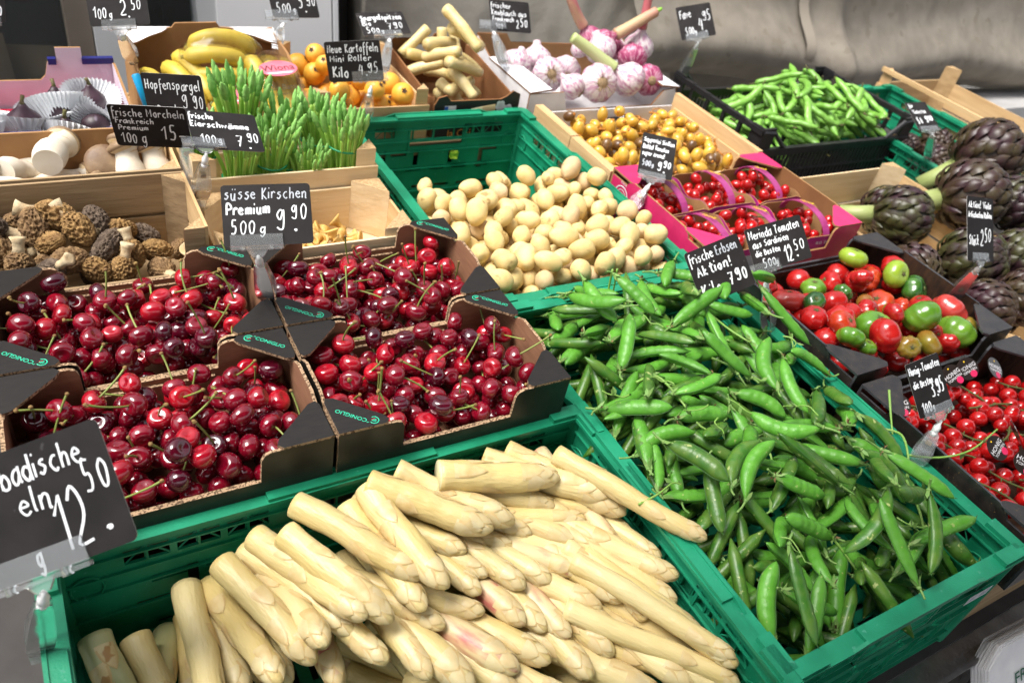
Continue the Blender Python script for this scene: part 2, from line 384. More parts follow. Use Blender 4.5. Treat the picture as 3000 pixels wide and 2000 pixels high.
def tray_poly(L, h, low, cor=7.4, r=1.0):
    a = L / 2
    return [(-a, 0), (a, 0), (a, h), (a - cor + r, h), (a - cor + .3, h - .3), (a - cor, h - r), (a - cor - .1, low), (-a + cor + .1, low), (-a + cor, h - r), (-a + cor - .3, h - .3), (-a + cor - r, h), (-a, h)]
def cherry_tray(name, label, cat, M, L=28.8, D=18.1, h=9.2, low=5.6, cin=None, cout=None, cedge=None, words='CONIGLIO', group=None, fs=1.0):
    cin, cout, cedge = cin or card_in, cout or card_out, cedge or card_edge
    t = thing(name, label, cat, M, group); mats = [cout, cin, cedge]; a, b = L / 2, D / 2; th = .38; q = lambda v: v * fs
    for s in (-1, 1):
        F = frame(Vector((0, s * b, 0)), (-s, 0, 0), (0, 0, 1), (0, s, 0))      # local z outwards
        m = MB(); m.prism(tray_poly(L, h, low if s > 0 else low - .4), -th, F, (0, 1, 2))
        m.prism([(-a + 8.0, 0), (a - 8.0, 0), (a - 8.0, low - .7), (-a + 8.0, low - .7)], -th, F @ T(0, 0, -th - .03), (1, 1, 2))
        part('wall', m, mats, t)
        F = frame(Vector((s * a, 0, 0)), (0, s, 0), (0, 0, 1), (s, 0, 0)); d = b - th
        m = MB(); m.prism([(-d, 0), (d, 0), (d, h - .9), (d - 4.6, h - .9), (d - 5.0, h - .2), (d - 6.4, h + .5), (-d + 6.4, h + .5), (-d + 5.0, h - .2), (-d + 4.6, h - .9), (-d, h - .9)], -th, F, (0, 1, 2))
        part('wall', m, mats, t)
    m = MB(); m.box((0, 0, .25), (L - .9, D - .9, .4), None, 1); part('floor', m, mats, t)
    for sx in (-1, 1):
        for sy in (-1, 1):
            P = [(0, 0), (-q(5.2), 0), (-q(5.7), -q(.55)), (-q(5.3), -q(1.3)), (-q(1.1), -q(5.2)), (-q(.3), -q(5.4)), (0, -q(4.8))]
            F = Matrix.Diagonal((sx, sy, 1, 1)); F.translation = (sx * a, sy * b, h - .02)
            if sx * sy < 0: P = P[::-1]
            m = MB(); m.prism(P, .34, F, (1, 0, 2))
            f = part('corner_flap', m, mats, t)
            if words and sx == sy:
                m = MB(); ang = atan2(-3.9, 4.2)
                G = RZ(0 if sy > 0 else pi)
                G.translation = (sx * a, sy * b, h + .33)
                K = G @ T(-2.05, -2.15, 0) @ RZ(ang)
                add_type(m, words, .74, K, 0, .012)
                K2 = G @ T(-4.1, -.75, .02) @ RZ(ang) @ Matrix.Scale(.78, 4)
                m.tube([(.62 * cos(q), .62 * sin(q), 0) for q in [radians(60 + 24 * i) for i in range(12)]], .06, 4, K2, 0, True, .3)
                for i, (x, y) in enumerate([(-.2, .2), (0, .22), (.2, .2), (-.28, 0), (-.08, 0), (.12, 0), (-.12, -.2), (.08, -.2), (.3, .02)]):
                    m.lathe([(.085, 0), (.085, .03)], 6, K2 @ T(x, y, 0), 0 if i < 7 else 1)
                m.tube([(.5, .62, 0), (.62, .78, 0), (.8, .72, 0)], .05, 4, K2, 0, True, .3)
                part('lettering', m, [mint, red_print], f)
    return t

def wooden_crate(M, label, L, D, h, name='wooden_crate', boards=2, mats=(None,), post=2.6, low_front=None, group='wooden crates', rail=None, fl=True, sides=(1, 1, 1, 1), posth=0):
    """thin board crate with three-cornered posts; origin at centre of its bottom; sides = front, back, left, right"""
    wd = mats[0] or wood; t = thing(name, label, 'crate', M, group); a, b = L / 2, D / 2
    bh = (h - .6 * (boards - 1)) / boards
    for k, (axis, s) in enumerate((('y', -1), ('y', 1), ('x', -1), ('x', 1))):
        if not sides[k]: continue
        m = MB(); n = boards
        for i in range(n):
            z = .3 + i * (bh + .6) + bh / 2
            if k == 0 and low_front and z + bh / 2 > low_front: continue
            if axis == 'y': m.box((0, s * (b - .2), z), (L, .4, bh))
            else: m.box((s * (a - .2), 0, z), (.4, D - .9, bh))
        part('side_boards', m, [wd if axis == 'y' else wood_y], t)
    for sx in (-1, 1):
        for sy in (-1, 1):
            m = MB(); P = [(0, 0), (-post * sx, 0), (0, -post * sy)]
            if sx * sy < 0: P = P[::-1]
            m.prism(P, h - .4 + posth, T(sx * (a - .42), sy * (b - .42), .6), (0, 1, 0))
            part('corner_post', m, [wd, wood_end], t)
    if fl:
        m = MB(); m.box((0, 0, .3), (L - .9, D - .9, .35)); part('floor', m, [wd], t)
    if rail:
        for s in rail:
            m = MB(); m.box((s * (a + .05), 0, h + posth), (1.0, D, 1.4)); part('rail', m, [wood_y], t)
    return t

# ------------------------------------------------------------------ the place: ground, wall, shop front, stall
def wbox(name, c, d, m, parent=None, bev=False):
    mb = MB(); mb.box((c[0] * 100, c[1] * 100, c[2] * 100), (d[0] * 100, d[1] * 100, d[2] * 100)); return obj(name, mb.mesh(name, m, False), parent)
asphalt = mat('paving', (.026, .024, .023), (.045, .042, .04), 9, .85, .5, 120, .3)
stucco = mat('rough_render', (.46, .42, .36), (.36, .325, .27), 9, .92, 1.0, 55, .2, detail=8)
plaster = mat('smooth_plaster', (.80, .80, .80), (.76, .76, .77), 4, .7, .08, 60, .3)
canvas = mat('grey_canvas', (.28, .248, .205), (.22, .193, .158), 12, .95, .5, 260, .08, spots=(.22, .19, .15), sscale=18, samt=.62, detail=9)
band = mat('canvas_tape', (.29, .25, .20), None, rough=.8)
frame_grey = mat('grey_door_frame', (.50, .51, .52), (.46, .47, .48), 6, .45)
frame_brown = mat('brown_door_frame', (.14, .115, .09), (.12, .10, .08), 8, .5)
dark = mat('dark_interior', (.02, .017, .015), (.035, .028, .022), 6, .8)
dark_red = mat('dark_red_cloth', (.085, .006, .012), (.05, .004, .008), 10, .8)
glass = mat('window_glass', (.85, .9, .9), None, rough=.03, trans=.98, spec=.5)
glass.node_tree.nodes['Principled BSDF'].inputs['IOR'].default_value = 1.12
ledge_m = mat('pale_stone', (.42, .41, .40), (.35, .34, .33), 8, .8, .4, 80)
stall_wood = mat('stall_board', (.05, .045, .042), (.035, .03, .028), 20, .8, .2, 90)

g = MB(); g.add([(-3000, -3000, 0), (3000, -3000, 0), (3000, 3000, 0), (-3000, 3000, 0)], [(0, 1, 2, 3)])
tag(obj('ground', g.mesh('ground', asphalt, False)), None, None, None, 'structure', False)
# shop front on the left
t = thing('shop_window', 'dark shop window in grey and brown frames behind the fig box', 'shop window', None, None, False)
wbox('frame', (-.395, 1.93, 1.1), (.05, .10, 2.2), frame_brown, t); wbox('frame', (-.325, 1.92, 1.1), (.085, .12, 2.2), frame_grey, t)
wbox('frame', (-.105, 1.95, 1.1), (.05, .08, 2.2), frame_grey, t); wbox('frame', (-1.55, 1.93, 1.1), (.06, .10, 2.2), frame_brown, t)
wbox('lintel', (-.8, 1.93, 2.25), (1.6, .12, .1), frame_brown, t); wbox('sill', (-.8, 1.95, .3), (1.6, .16, .6), frame_brown, t)
mb = MB(); mb.box((-97, 196, 140), (110, .6, 160)); part('pane', mb, glass, t)
mb = MB(); mb.box((-20.6, 197, 140), (15, .6, 160)); part('pane', mb, glass, t)
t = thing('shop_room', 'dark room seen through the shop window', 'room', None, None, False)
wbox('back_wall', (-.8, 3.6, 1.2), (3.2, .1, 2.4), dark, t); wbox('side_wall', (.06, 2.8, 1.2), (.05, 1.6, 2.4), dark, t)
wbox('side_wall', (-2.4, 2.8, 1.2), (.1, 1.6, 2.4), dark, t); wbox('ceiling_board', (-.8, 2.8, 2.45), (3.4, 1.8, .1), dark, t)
dkc = mat('shaded_carton', (.16, .105, .065), (.12, .08, .05), 10, .8)
for i, (x, y, z, w, rot, lab) in enumerate(((-.60, 2.12, 1.02, .10, .35, 'tall narrow cardboard carton leaning behind the shop glass'), (-.50, 2.2, .98, .14, -.2, 'wide cardboard carton standing behind the shop glass by the brown frame'))):
    mb = MB(); mb.box((0, 0, 0), (w * 100, 9, 34)); mb.box((0, -4.6, 12), (w * 80, .3, 5))
    o = obj('carton', mb.mesh('carton', dkc, False)); o.location = (x, y, z); o.rotation_euler = (-.2, 0, rot); tag(o, lab, 'carton', None, None, False)
mb = MB()
for i in range(9):
    q = -86 + i * 4.6; mb.tube(smoothline([(q, 215 + 2 * sin(i * 1.7), 180), (q + sin(i) * .8, 214, 150), (q + 1.5 * sin(i * 2.), 216 + sin(i), 128 + 3 * sin(i * 3.1))], 5), [3.0, 2.9, 2.9, 2.9, 2.9, 3.1, 3.2, 3.2, 3.3, 3.3, 3.4], 8)
tag(obj('hanging_cloth', mb.mesh('cloth', dark_red, True)), 'dark red cloth hanging inside the shop window', 'cloth', None, None, False)
t = thing('wall_panel', 'smooth pale grey wall panel between the shop window and the dark gap', 'wall', None, None, False)
wbox('wall', (.06, 1.96, 1.25), (.29, .12, 2.5), plaster, t); wbox('trim', (.216, 1.94, 1.25), (.012, .09, 2.5), white_paint, t)
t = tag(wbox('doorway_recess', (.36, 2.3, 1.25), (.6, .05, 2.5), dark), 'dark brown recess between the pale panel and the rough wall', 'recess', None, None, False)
# rough stone wall with an uneven face
mb = MB(); nx, nz = 120, 60; vs = []
for j in range(nz + 1):
    for i in range(nx + 1):
        x = 38 + i * 118 / nx; z = j * 250 / nz
        y = 206 - 3.0 * noise.noise((x * .035, z * .05, 2)) - 1.6 * noise.noise((x * .12, z * .16, 7)) + (8 * max(0, 1 - (x - 38) / 10) ** 2)
        vs.append((x, y, z))
mb.add(vs, [(j * (nx + 1) + i, j * (nx + 1) + i + 1, (j + 1) * (nx + 1) + i + 1, (j + 1) * (nx + 1) + i) for j in range(nz) for i in range(nx)])
mb.box((97, 220, 125), (118, 12, 250))
tag(obj('stone_wall', mb.mesh('wall', stucco, True)), 'rough grey rendered wall behind the garlic box', 'wall', None, None, False)
mb = MB(); mb.box((86, 199, 150), (10, 3.0, 160)); mb.box((86, 198.5, 71), (13, 4, 2))
tag(obj('wall_pilaster', mb.mesh('wall', stucco, False)), 'narrow upright rib on the rough wall left of the canvas', 'pilaster', None, None, False) if False else None
# hanging canvas: bellied sheet with folds, rolled under at the bottom
mb = MB(); nx, nz = 150, 46; vs = []
def canvas_y(x, z):
    b = z - 105; y = 203 - 10 * math.exp(-((b - 12) / 11) ** 2) + 6 * math.exp(-((b - 0) / 4.0) ** 2)
    y += 4 * sin(x * .021 + .4) - 5.5 * math.exp(-((x - 231 + b * .12) / 6) ** 2) + 3 * math.exp(-((x - 150) / 9) ** 2)
    y += 4.0 * noise.noise((x * .012, z * .022, 1.)) + 1.2 * noise.noise((x * .05, z * .05, 4.)) + 3 * noise.noise((x * .012, z * .02, 9)) * max(0, (x - 250) / 120)
    return y
for j in range(nz + 1):
    for i in range(nx + 1):
        x = 128 + i * 360 / nx; z0 = 107 - .055 * (x - 147) + 2.6 * sin(x * .045) + 2 * sin(x * .016 + 1)
        z = z0 + (j / nz) ** 1.5 * 130; y = canvas_y(x, z - z0 + 105)
        vs.append((x, y, z))
fs = [(j * (nx + 1) + i, j * (nx + 1) + i + 1, (j + 1) * (nx + 1) + i + 1, (j + 1) * (nx + 1) + i) for j in range(nz) for i in range(nx)]
mb.add(vs, fs)
back = [(x, y + .6, z) for x, y, z in vs[:nx + 1]] + [(x, y + 8, z + 3) for x, y, z in vs[:nx + 1]]
mb.add(vs[:nx + 1] + back, [(k * (nx + 1) + i + 1, k * (nx + 1) + i, (k + 1) * (nx + 1) + i, (k + 1) * (nx + 1) + i + 1) for k in range(2) for i in range(nx)])
t = tag(obj('canvas_sheet', mb.mesh('canvas', canvas, True)), 'big sagging grey canvas hung along the wall behind the beans and artichokes', 'canvas', None, None, False)
mb = MB(); P = []
for k in range(24):
    z = 104 + k * 3.2; x = 206 + k * .35; P.append((x, canvas_y(x, z) - .5, z))
vs = []
for p in P: vs += [(p[0] - 2.6, p[1], p[2]), (p[0] + 2.6, p[1] - .15, p[2])]
mb.add(vs, [(2 * i, 2 * i + 1, 2 * i + 3, 2 * i + 2) for i in range(23)]); obj('tape', mb.mesh('tape', band, True), t)
tag(wbox('back_wall', (3.4, 2.32, 1.3), (3.9, .12, 2.6), stucco), 'dim rendered wall hidden behind the hanging canvas', 'wall', None, None, False)
t = tag(wbox('stone_ledge', (2.9, 2.02, .50), (5.0, .42, .84), ledge_m), 'pale stone ledge under the bottom edge of the canvas', 'ledge', None, None, False)

# the stall itself
t = thing('market_stall', 'long sloping stall table with a steel front bar under all the crates', 'stall', T(0, 0, 0))
mb = MB(); mb.box((85, 76, -20.6), (340, 154, 1.6)); part('table_top', mb, stall_wood, t)
mb = MB(); mb.box((85, -2.2, -21.9), (340, 3.4, 3.2)); mb.box((85, -4.2, -20.4), (340, .6, .5)); part('front_bar', mb, steel, t)
for x in (-75, 66, 245):
    for y in (4, 148):
        h = 78 + y * .17; mb = MB(); mb.box((0, 0, -h / 2), (4, 4, h)); o = part('leg', mb, steel, t, False, T(x, y, -21.4) @ RX(-TILT))
# bundle of white paper bags hung on the front bar
t = thing('bag_bundle', 'thick hanging bundle of white printed paper bags below the pea crate', 'paper bags', T(57.6, -3.2, -19.0) @ RZ(radians(-2)) @ RX(radians(-34)))
mb = MB()
for i in range(16):
    y = -i * .16; dx = .25 * sin(i * 2.3); P = [(-15 + dx, -25), (15 + dx, -25), (15 + dx, -1.2), (12 + dx, .2 * sin(i)), (-12 + dx, .2 * cos(i)), (-15 + dx, -2.4)]
    mb.prism(P, .12, frame(Vector((0, y, 0)), (1, 0, 0), (0, 0, 1), (0, -1, 0)))
part('bags', mb, white_card, t)
mb = MB(); F = frame(Vector((-9.6, -2.7, -5.6)), (1, 0, 0), (0, 0, 1), (0, -1, 0)) @ RZ(radians(6))
ink = mat('green_ink', (.02, .10, .06), None, rough=.7)
add_type(mb, 'FRIED', 2.6, F, 0, .012, 'LEFT'); add_type(mb, 'RKT', 3.0, F @ T(-1.0, -3.6, 0), 0, .012, 'LEFT')
part('lettering', mb, ink, t)

# unseen awning added above and behind the camera to darken the front crates
awn = mat('added_awning_canvas', (.20, .19, .17), (.17, .16, .145), 4, .9)
t = thing('added_shade_awning', 'unseen grey canvas awning added to shade the customer side of the stall', 'awning', None, None, False)
mb = MB(); nx, ny = 40, 10; vs = [(-260 + i * 15, -265 + j * 25.5, 262 + 3 * sin(i * .7) * sin(j * .9) - 5 * (j / ny) * 0) for j in range(ny + 1) for i in range(nx + 1)]
mb.add(vs, [(j * (nx + 1) + i, j * (nx + 1) + i + 1, (j + 1) * (nx + 1) + i + 1, (j + 1) * (nx + 1) + i) for j in range(ny) for i in range(nx)]); obj('canvas', mb.mesh('canvas', awn, True), t)
for x in (-2.6, 3.4):
    for y in (-2.65, -.11): wbox('pole', (x, y, 1.3), (.05, .05, 2.6), steel, t)
wbox('beam', (.4, -.09, 2.6), (6.1, .05, .05), steel, t)

# ------------------------------------------------------------------ crates and trays
green_crate(T(-60, -1.2, -19.5), 'green plastic crate holding the white asparagus at the front') if False else None
asp = green_crate(T(.1, -1.2, -19.5) @ RZ(pi / 2), 'green plastic crate full of white asparagus in front of the cherry trays')
pea = green_crate(T(0, 0, -19.5), 'green plastic crate heaped with pea pods at the front')
pot = green_crate(T(-1.5, 61.3, -19.5), 'green plastic crate half full of small potatoes')
vio = green_crate(T(152.5, 81, -27.5), 'green plastic crate of small violet artichokes behind the black bean crate')
mb = MB(); mb.box((0, 0, 0), (4.6, .04, 1.7), None, 0); mb.box((-1.4, -.03, .1), (1.2, .02, .9), None, 1)
for i in range(9): mb.box((.2 + i * .2, -.03, .05), (.07 + .05 * (i % 3), .02, 1.0), None, 1)
o = obj('barcode_sticker', mb.mesh('sticker', [white_card, chalk_grey], False), pea); o.location = (.345, -.0062, .145)

tags = {(1, 0): ('front right', 'right of the 12.50 card'), (1, 1): ('back right', 'behind'), (0, 0): ('front left', ''), (0, 1): ('back left', '')}
CX = {1: -17.4, 0: -46.7}; CY = {0: 47.75, 1: 66.3}
TR = cherry_tray('cherry_tray', 'brown cardboard cherry tray with black corners, front right of the four, beside the pea crate', 'tray', T(CX[1], CY[0], -3.1), group='cherry trays')
reg(TR)
for (i, j), lab in (((1, 1), 'brown cardboard cherry tray with black corners, beside the potato crate'), ((0, 0), 'brown cardboard cherry tray with black corners, behind the large 12.50 card'), ((0, 1), 'brown cardboard cherry tray with black corners, in front of the morels')):
    dup(TR, T(CX[i] + .2 * j, CY[j], -3.1), lab)
for k in range(2):
    for i in (0, 1):
        for j in (0, 1):
            dup(TR, T(CX[i], CY[j], -19.45 + k * 8.18) @ Matrix.Diagonal((1, 1, .88, 1)), 'closed black cardboard tray stacked underneath the cherry trays', 'trays stacked under the cherries')

def riser(name, x0, x1, y0, y1, top, lab):
    mb = MB(); L, D, h = x1 - x0, y1 - y0, top + 19.6
    mb.plate(L, h, .8, [(L * .3, h * .6, L * .7, h * .8)], T(x0, y0 + .4, -19.6) @ RX(pi / 2)); mb.plate(L, h, .8, [], T(x0, y1, -19.6) @ RX(pi / 2))
    for x in (x0 + .4, x1 - .4): mb.box((x, (y0 + y1) / 2, top / 2 - 9.8), (.8, D - 1.8, h))
    mb.box(((x0 + x1) / 2, (y0 + y1) / 2, top - .6), (L - 1.8, D - 2, .8))
    tag(obj(name, mb.mesh(name, [wood_old], False)), lab, 'box')
riser('wooden_box', -66, -4.4, 76.2, 110.8, -4.6, 'old wooden box turned over under the mushroom crates')
riser('wooden_box', -69, -8, 111.6, 147, -4.6, 'old wooden box turned over under the fig and banana cartons')
riser('wooden_box', -7, 39, 122.2, 150, -6.2, 'old wooden box turned over under the loquats and asparagus tips')
riser('wooden_box', 41, 86, 122.8, 150.5, -6.6, 'old wooden box turned over under the garlic carton')
riser('wooden_box', 41, 81.2, 62.4, 121.8, -7.6, 'old wooden box turned over under the dates and date tomatoes')
riser('wooden_box', 41, 81, 1, 61.6, -8.0, 'old wooden box turned over under the ribbed tomatoes and honey tomatoes')

wooden_crate(T(-51.2, 84, -4.5), 'weathered wooden crate of morels behind the cherry trays', 30.4, 15.2, 12.6, boards=2, mats=(wood_old,), low_front=11.2)
wooden_crate(T(-20.6, 84, -4.5), 'low pale wooden crate holding a few chanterelles', 28.6, 15.2, 7.6, boards=1, mats=(wood_pale,), post=4.6, posth=1.4)
wooden_crate(T(-51.4, 98.8, -4.5), 'wooden crate of king oyster mushrooms behind the morels', 30.4, 13.6, 12.8, boards=1, mats=(wood_old,))
wooden_crate(T(-20.8, 101.2, -4.5), 'pale wooden crate packed with green wild asparagus bundles', 28.4, 18.4, 10.6, boards=2, mats=(wood_pale,), post=3.2, posth=3.0)
# kraft liner in the mushroom crate
mb = MB(); mb.box((-51.4, 105.1, 3.0), (28.6, .3, 11.4)); mb.box((-51.4, 98.8, -3.4), (28.6, 12.4, .3))
tag(obj('card_liner', mb.mesh('liner', kraft, False)), 'brown cardboard liner standing behind the king oyster mushrooms', 'card liner')

# fig carton: navy rims, lilac inside
t = thing('fig_carton', 'navy and pale lilac cardboard fruit carton holding figs', 'carton', T(-54.0, 119, -4.4)); mt = [navy, lilac_card, kraft]
for k, F in enumerate((frame(Vector((0, 13.2, 0)), (-1, 0, 0), (0, 0, 1), (0, 1, 0)), frame(Vector((0, -13.2, 0)), (1, 0, 0), (0, 0, 1), (0, -1, 0)))):
    mb = MB()
    P = [(-15, 0), (15, 0), (15, 12.2), (6, 12.2), (5.4, 10.0), (4.6, 9.2), (-3.6, 9.2), (-4.4, 10.0), (-5, 12.2), (-6.4, 12.2), (-6.4, 14.6), (-10.2, 14.6), (-10.2, 12.2), (-15, 12.2)] if k == 0 else [(-15, 0), (15, 0), (15, 11.8), (10.4, 11.8), (10.2, 9.4), (2.2, 9.4), (2.0, 11.8), (-15, 11.8)]
    mb.prism(P, -.4, F, (0, 1, 2))
    if k == 0: mb.box((10.5, 12.4, -.3), (8.8, 1.0, 1.0), F, 0); mb.box((-12.5, 12.4, -.3), (4.8, 1.0, 1.0), F, 0); mb.box((-5.7, 12.4, -.3), (1.2, 1.0, 1.0), F, 0)
    else: mb.box((12.6, 12.0, -.3), (4.6, 1.1, 1.2), F, 0); mb.box((-6.5, 12.0, -.3), (16.8, 1.1, 1.2), F, 0)
    part('wall', mb, mt, t)
for s in (-1, 1):
    mb = MB(); mb.prism([(-12.7, 0), (12.7, 0), (12.7, 12.0), (10.5, 12.6), (-12.7, 12.0)], -.4, frame(Vector((s * 15, 0, 0)), (0, s, 0), (0, 0, 1), (s, 0, 0)), (1, 1, 2)); part('wall', mb, mt, t)
mb = MB(); mb.box((0, 0, .3), (29, 25.4, .4), None, 1); part('floor', mb, mt, t)
mb = MB(); vs = []
for j in range(13):
    for i in range(15): x, y = -14 + i * 2, -12.4 + j * 2.06; vs.append((x, y, 4.0 + .8 * noise.noise((x * .3, y * .3, 3)) + .35 * y * .2))
mb.add(vs, [(j * 15 + i, j * 15 + i + 1, (j + 1) * 15 + i + 1, (j + 1) * 15 + i) for j in range(12) for i in range(14)])
part('paper_lining', mb, mat('red_tissue', (.62, .02, .06), (.5, .015, .05), 40, .6), t, True)

# banana carton
t = thing('banana_carton', 'tall brown cardboard carton with white printed flaps holding bananas', 'carton', T(-22.4, 128.5, -4.4)); mt = [white_card, kraft, kraft]
for s, F in ((1, frame(Vector((0, 15, 0)), (-1, 0, 0), (0, 0, 1), (0, 1, 0))), (-1, frame(Vector((0, -15, 0)), (1, 0, 0), (0, 0, 1), (0, -1, 0)))):
    mb = MB(); mb.prism([(-13.6, 0), (13.6, 0), (13.6, 13.6), (12, 13.2), (5, 13.8), (4.4, 14.6), (-3, 14.8), (-3.6, 13.9), (-9, 13.5), (-13.6, 13.8)] if s > 0 else [(-13.6, 0), (13.6, 0), (13.6, 5.5), (-13.6, 5.2)], -.45, F, (0, 1, 2)); part('wall', mb, mt, t)
for s in (-1, 1):
    mb = MB(); mb.prism([(-14.5, 0), (14.5, 0), (14.5, 13.4), (4, 13.0), (-14.5, 6.4)] if s > 0 else [(-14.5, 0), (14.5, 0), (14.5, 6.4), (-4, 13.0), (-14.5, 13.4)], -.45, frame(Vector((s * 13.6, 0, 0)), (0, s, 0), (0, 0, 1), (s, 0, 0)), (1, 1, 2)); part('wall', mb, mt, t)
    mb = MB(); P = [(0, 0), (-s * 8.6, 0), (-s * 6.8, -1.6), (-s * 4.5, -2.8), (-s * 2, -4.6), (0, -5.4)]
    if s < 0: P = P[::-1]
    mb.prism(P, .4, T(s * 13.8, 15.2, 13.4) @ RX(radians(14)), (1, 0, 2)); part('corner_flap', mb, mt, t)
mb = MB(); mb.box((0, 0, .3), (26.4, 29, .4)); part('floor', mb, kraft, t)

# loquat crate, asparagus tip carton, garlic carton, date crate
lo = wooden_crate(T(5.2, 136, -6.1), 'small wooden crate of loquats behind the potato crate', 23.6, 26, 7.2, boards=1, mats=(wood,), post=2.6, posth=3.4)
mb = MB(); mb.box((0, 0, 0), (6.2, .05, 1.7), None, 0); add_type(mb, 'CAT I', 1.0, frame(Vector((0, -.05, 0)), (1, 0, 0), (0, 0, 1), (0, -1, 0)), 1)
o = obj('grade_label', mb.mesh('label', [yellow_print, black_print], False), lo); o.location = (.05, -.1305, .035)
t = thing('tips_carton', 'dark printed brown carton full of cut asparagus pieces', 'carton', T(28.2, 136.5, -6.1)); mt = [black_print, kraft_dk, kraft_dk]
for s, F in ((1, frame(Vector((0, 13.4, 0)), (-1, 0, 0), (0, 0, 1), (0, 1, 0))), (-1, frame(Vector((0, -13.4, 0)), (1, 0, 0), (0, 0, 1), (0, -1, 0)))):
    mb = MB()
    P = [(-10, 0), (10, 0), (10, 11.0), (-1, 11.4), (-1.6, 11.9), (-3.6, 12), (-4.2, 11.2), (-10, 11.2)] if s > 0 else [(-10, 0), (10, 0), (10, 9.0), (8.2, 9.8), (6.6, 8.6), (5.4, 8.1), (-6.4, 8.1), (-7.4, 9.3), (-9.2, 8.9), (-10, 7.4)]
    if s > 0: mb.plate(20, 11, .4, [(6, 7.4, 13, 9.6)], F @ T(-10, 0, -.4), (1, 0, 2)); mb.prism([(-1, 11.02), (-1.6, 12), (-3.6, 12.1), (-4.2, 11.02)][::-1], -.4, F, (0, 1, 2))
    else:
        mb.prism(P, -.4, F, (0, 1, 2))
        lbl = MB(); lbl.box((-6.4, 6.6, .05), (2.6, 1.0, .03), F, 0); lbl.box((-7.3, 6.6, .08), (.8, .8, .02), F, 3); lbl.box((-7.2, 4.9, .05), (3.0, 1.9, .03), F, 0); lbl.box((-4.8, 4.9, .05), (1.7, 1.9, .03), F, 1)
        for i in range(4): lbl.box((-7.2, 5.6 - i * .42, .09), (2.4, .1, .02), F, 2)
        lbl.box((-6.2, 3.0, .05), (4.4, 1.2, .03), F, 0)
        let = MB(); add_type(let, 'la Chi', 2.4, F @ T(-3.6, .9, .05), 4, .015); pic = MB(); stk = MB()
        for k in range(3):
            for q in range(5): a = q * 1.257 + k; pic.lathe([(.62, 0), (.62, .02)], 8, F @ T(6.1 + 1.3 * cos(k * 2.1) + .6 * cos(a), 5.8 + 1.0 * sin(k * 2.1) + .6 * sin(a), .05), 0)
        stk.tube([(-1.4, 5.6, .1), (2.6, 6.2, .1)], .75, 8, F, 5, True, .12); stk.tube([(1.2, 6.0, .13), (4.2, 6.4, .13)], .75, 8, F, 6, True, .12)
    part('wall', mb, mt, t)
    if s < 0:
        pm = [white_card, mat('dark_green_print', (.01, .16, .08)), chalk_grey, mat('blue_print', (.03, .10, .4)), mat('orange_print', (.62, .28, .06)), mat('cream_print', (.82, .72, .45)), mat('buff_print', (.66, .46, .25))]
        part('stickers', lbl, pm, t); part('lettering', let, pm, t); part('flower_print', pic, pm, t); part('asparagus_print', stk, pm, t)
for s in (-1, 1):
    mb = MB(); mb.prism([(-13, 0), (13, 0), (13, 9.6), (10.5, 9.8), (-10, 7.8), (-13, 9.0)] if s > 0 else [(-13, 0), (13, 0), (13, 9.0), (10, 7.8), (-10.5, 9.8), (-13, 9.6)], -.4, frame(Vector((s * 10, 0, 0)), (0, s, 0), (0, 0, 1), (s, 0, 0)), (1, 1, 2)); part('wall', mb, mt, t)
mb = MB(); mb.box((0, 0, .3), (19.4, 26, .4)); part('floor', mb, kraft_dk, t)

t = thing('garlic_carton', 'white cardboard carton with folded corners full of fresh garlic', 'carton', T(62, 137, -6.5)); mt = [white_card, kraft, kraft_dk]; mw = [white_card, white_card, kraft_dk]
for s, F in ((1, frame(Vector((0, 13.4, 0)), (-1, 0, 0), (0, 0, 1), (0, 1, 0))), (-1, frame(Vector((0, -13.4, 0)), (1, 0, 0), (0, 0, 1), (0, -1, 0)))):
    mb = MB(); mb.prism([(-21, 0), (21, 0), (21, 12.4), (13, 12.2), (11.6, 10.2), (-9, 9.6), (-10, 12.4), (-17, 12.8), (-21, 12)] if s > 0 else [(-21, 0), (21, 0), (21, 7.4), (19.6, 9.0), (16.6, 8.6), (14, 5.0), (-10.6, 5.0), (-12.2, 9.2), (-21, 9.0)], -.45, F, (0, 1, 2)); part('wall', mb, mt if s > 0 else mw, t)
for s in (-1, 1):
    mb = MB(); mb.prism([(-13, 0), (13, 0), (13, 12.0), (6, 9.4), (-13, 9.0)] if s > 0 else [(-13, 0), (13, 0), (13, 9.0), (-6, 9.4), (-13, 12.0)], -.45, frame(Vector((s * 21, 0, 0)), (0, s, 0), (0, 0, 1), (s, 0, 0)), (0, 0, 2)); part('wall', mb, mw, t)
    mb = MB(); P = [(0, 0), (-s * 5.6, 0), (-s * 5.0, 16), (-s * 3.6, 19), (0, 19.5)]
    if s > 0: P = P[::-1]
    mb.prism(P, .4, T(s * 21.1, -13.5, 9.1) @ RY(s * radians(6)), (0, 0, 2)); part('side_flap', mb, mw, t)
mb = MB(); mb.box((0, 0, .3), (41, 26, .4)); part('floor', mb, white_card, t)

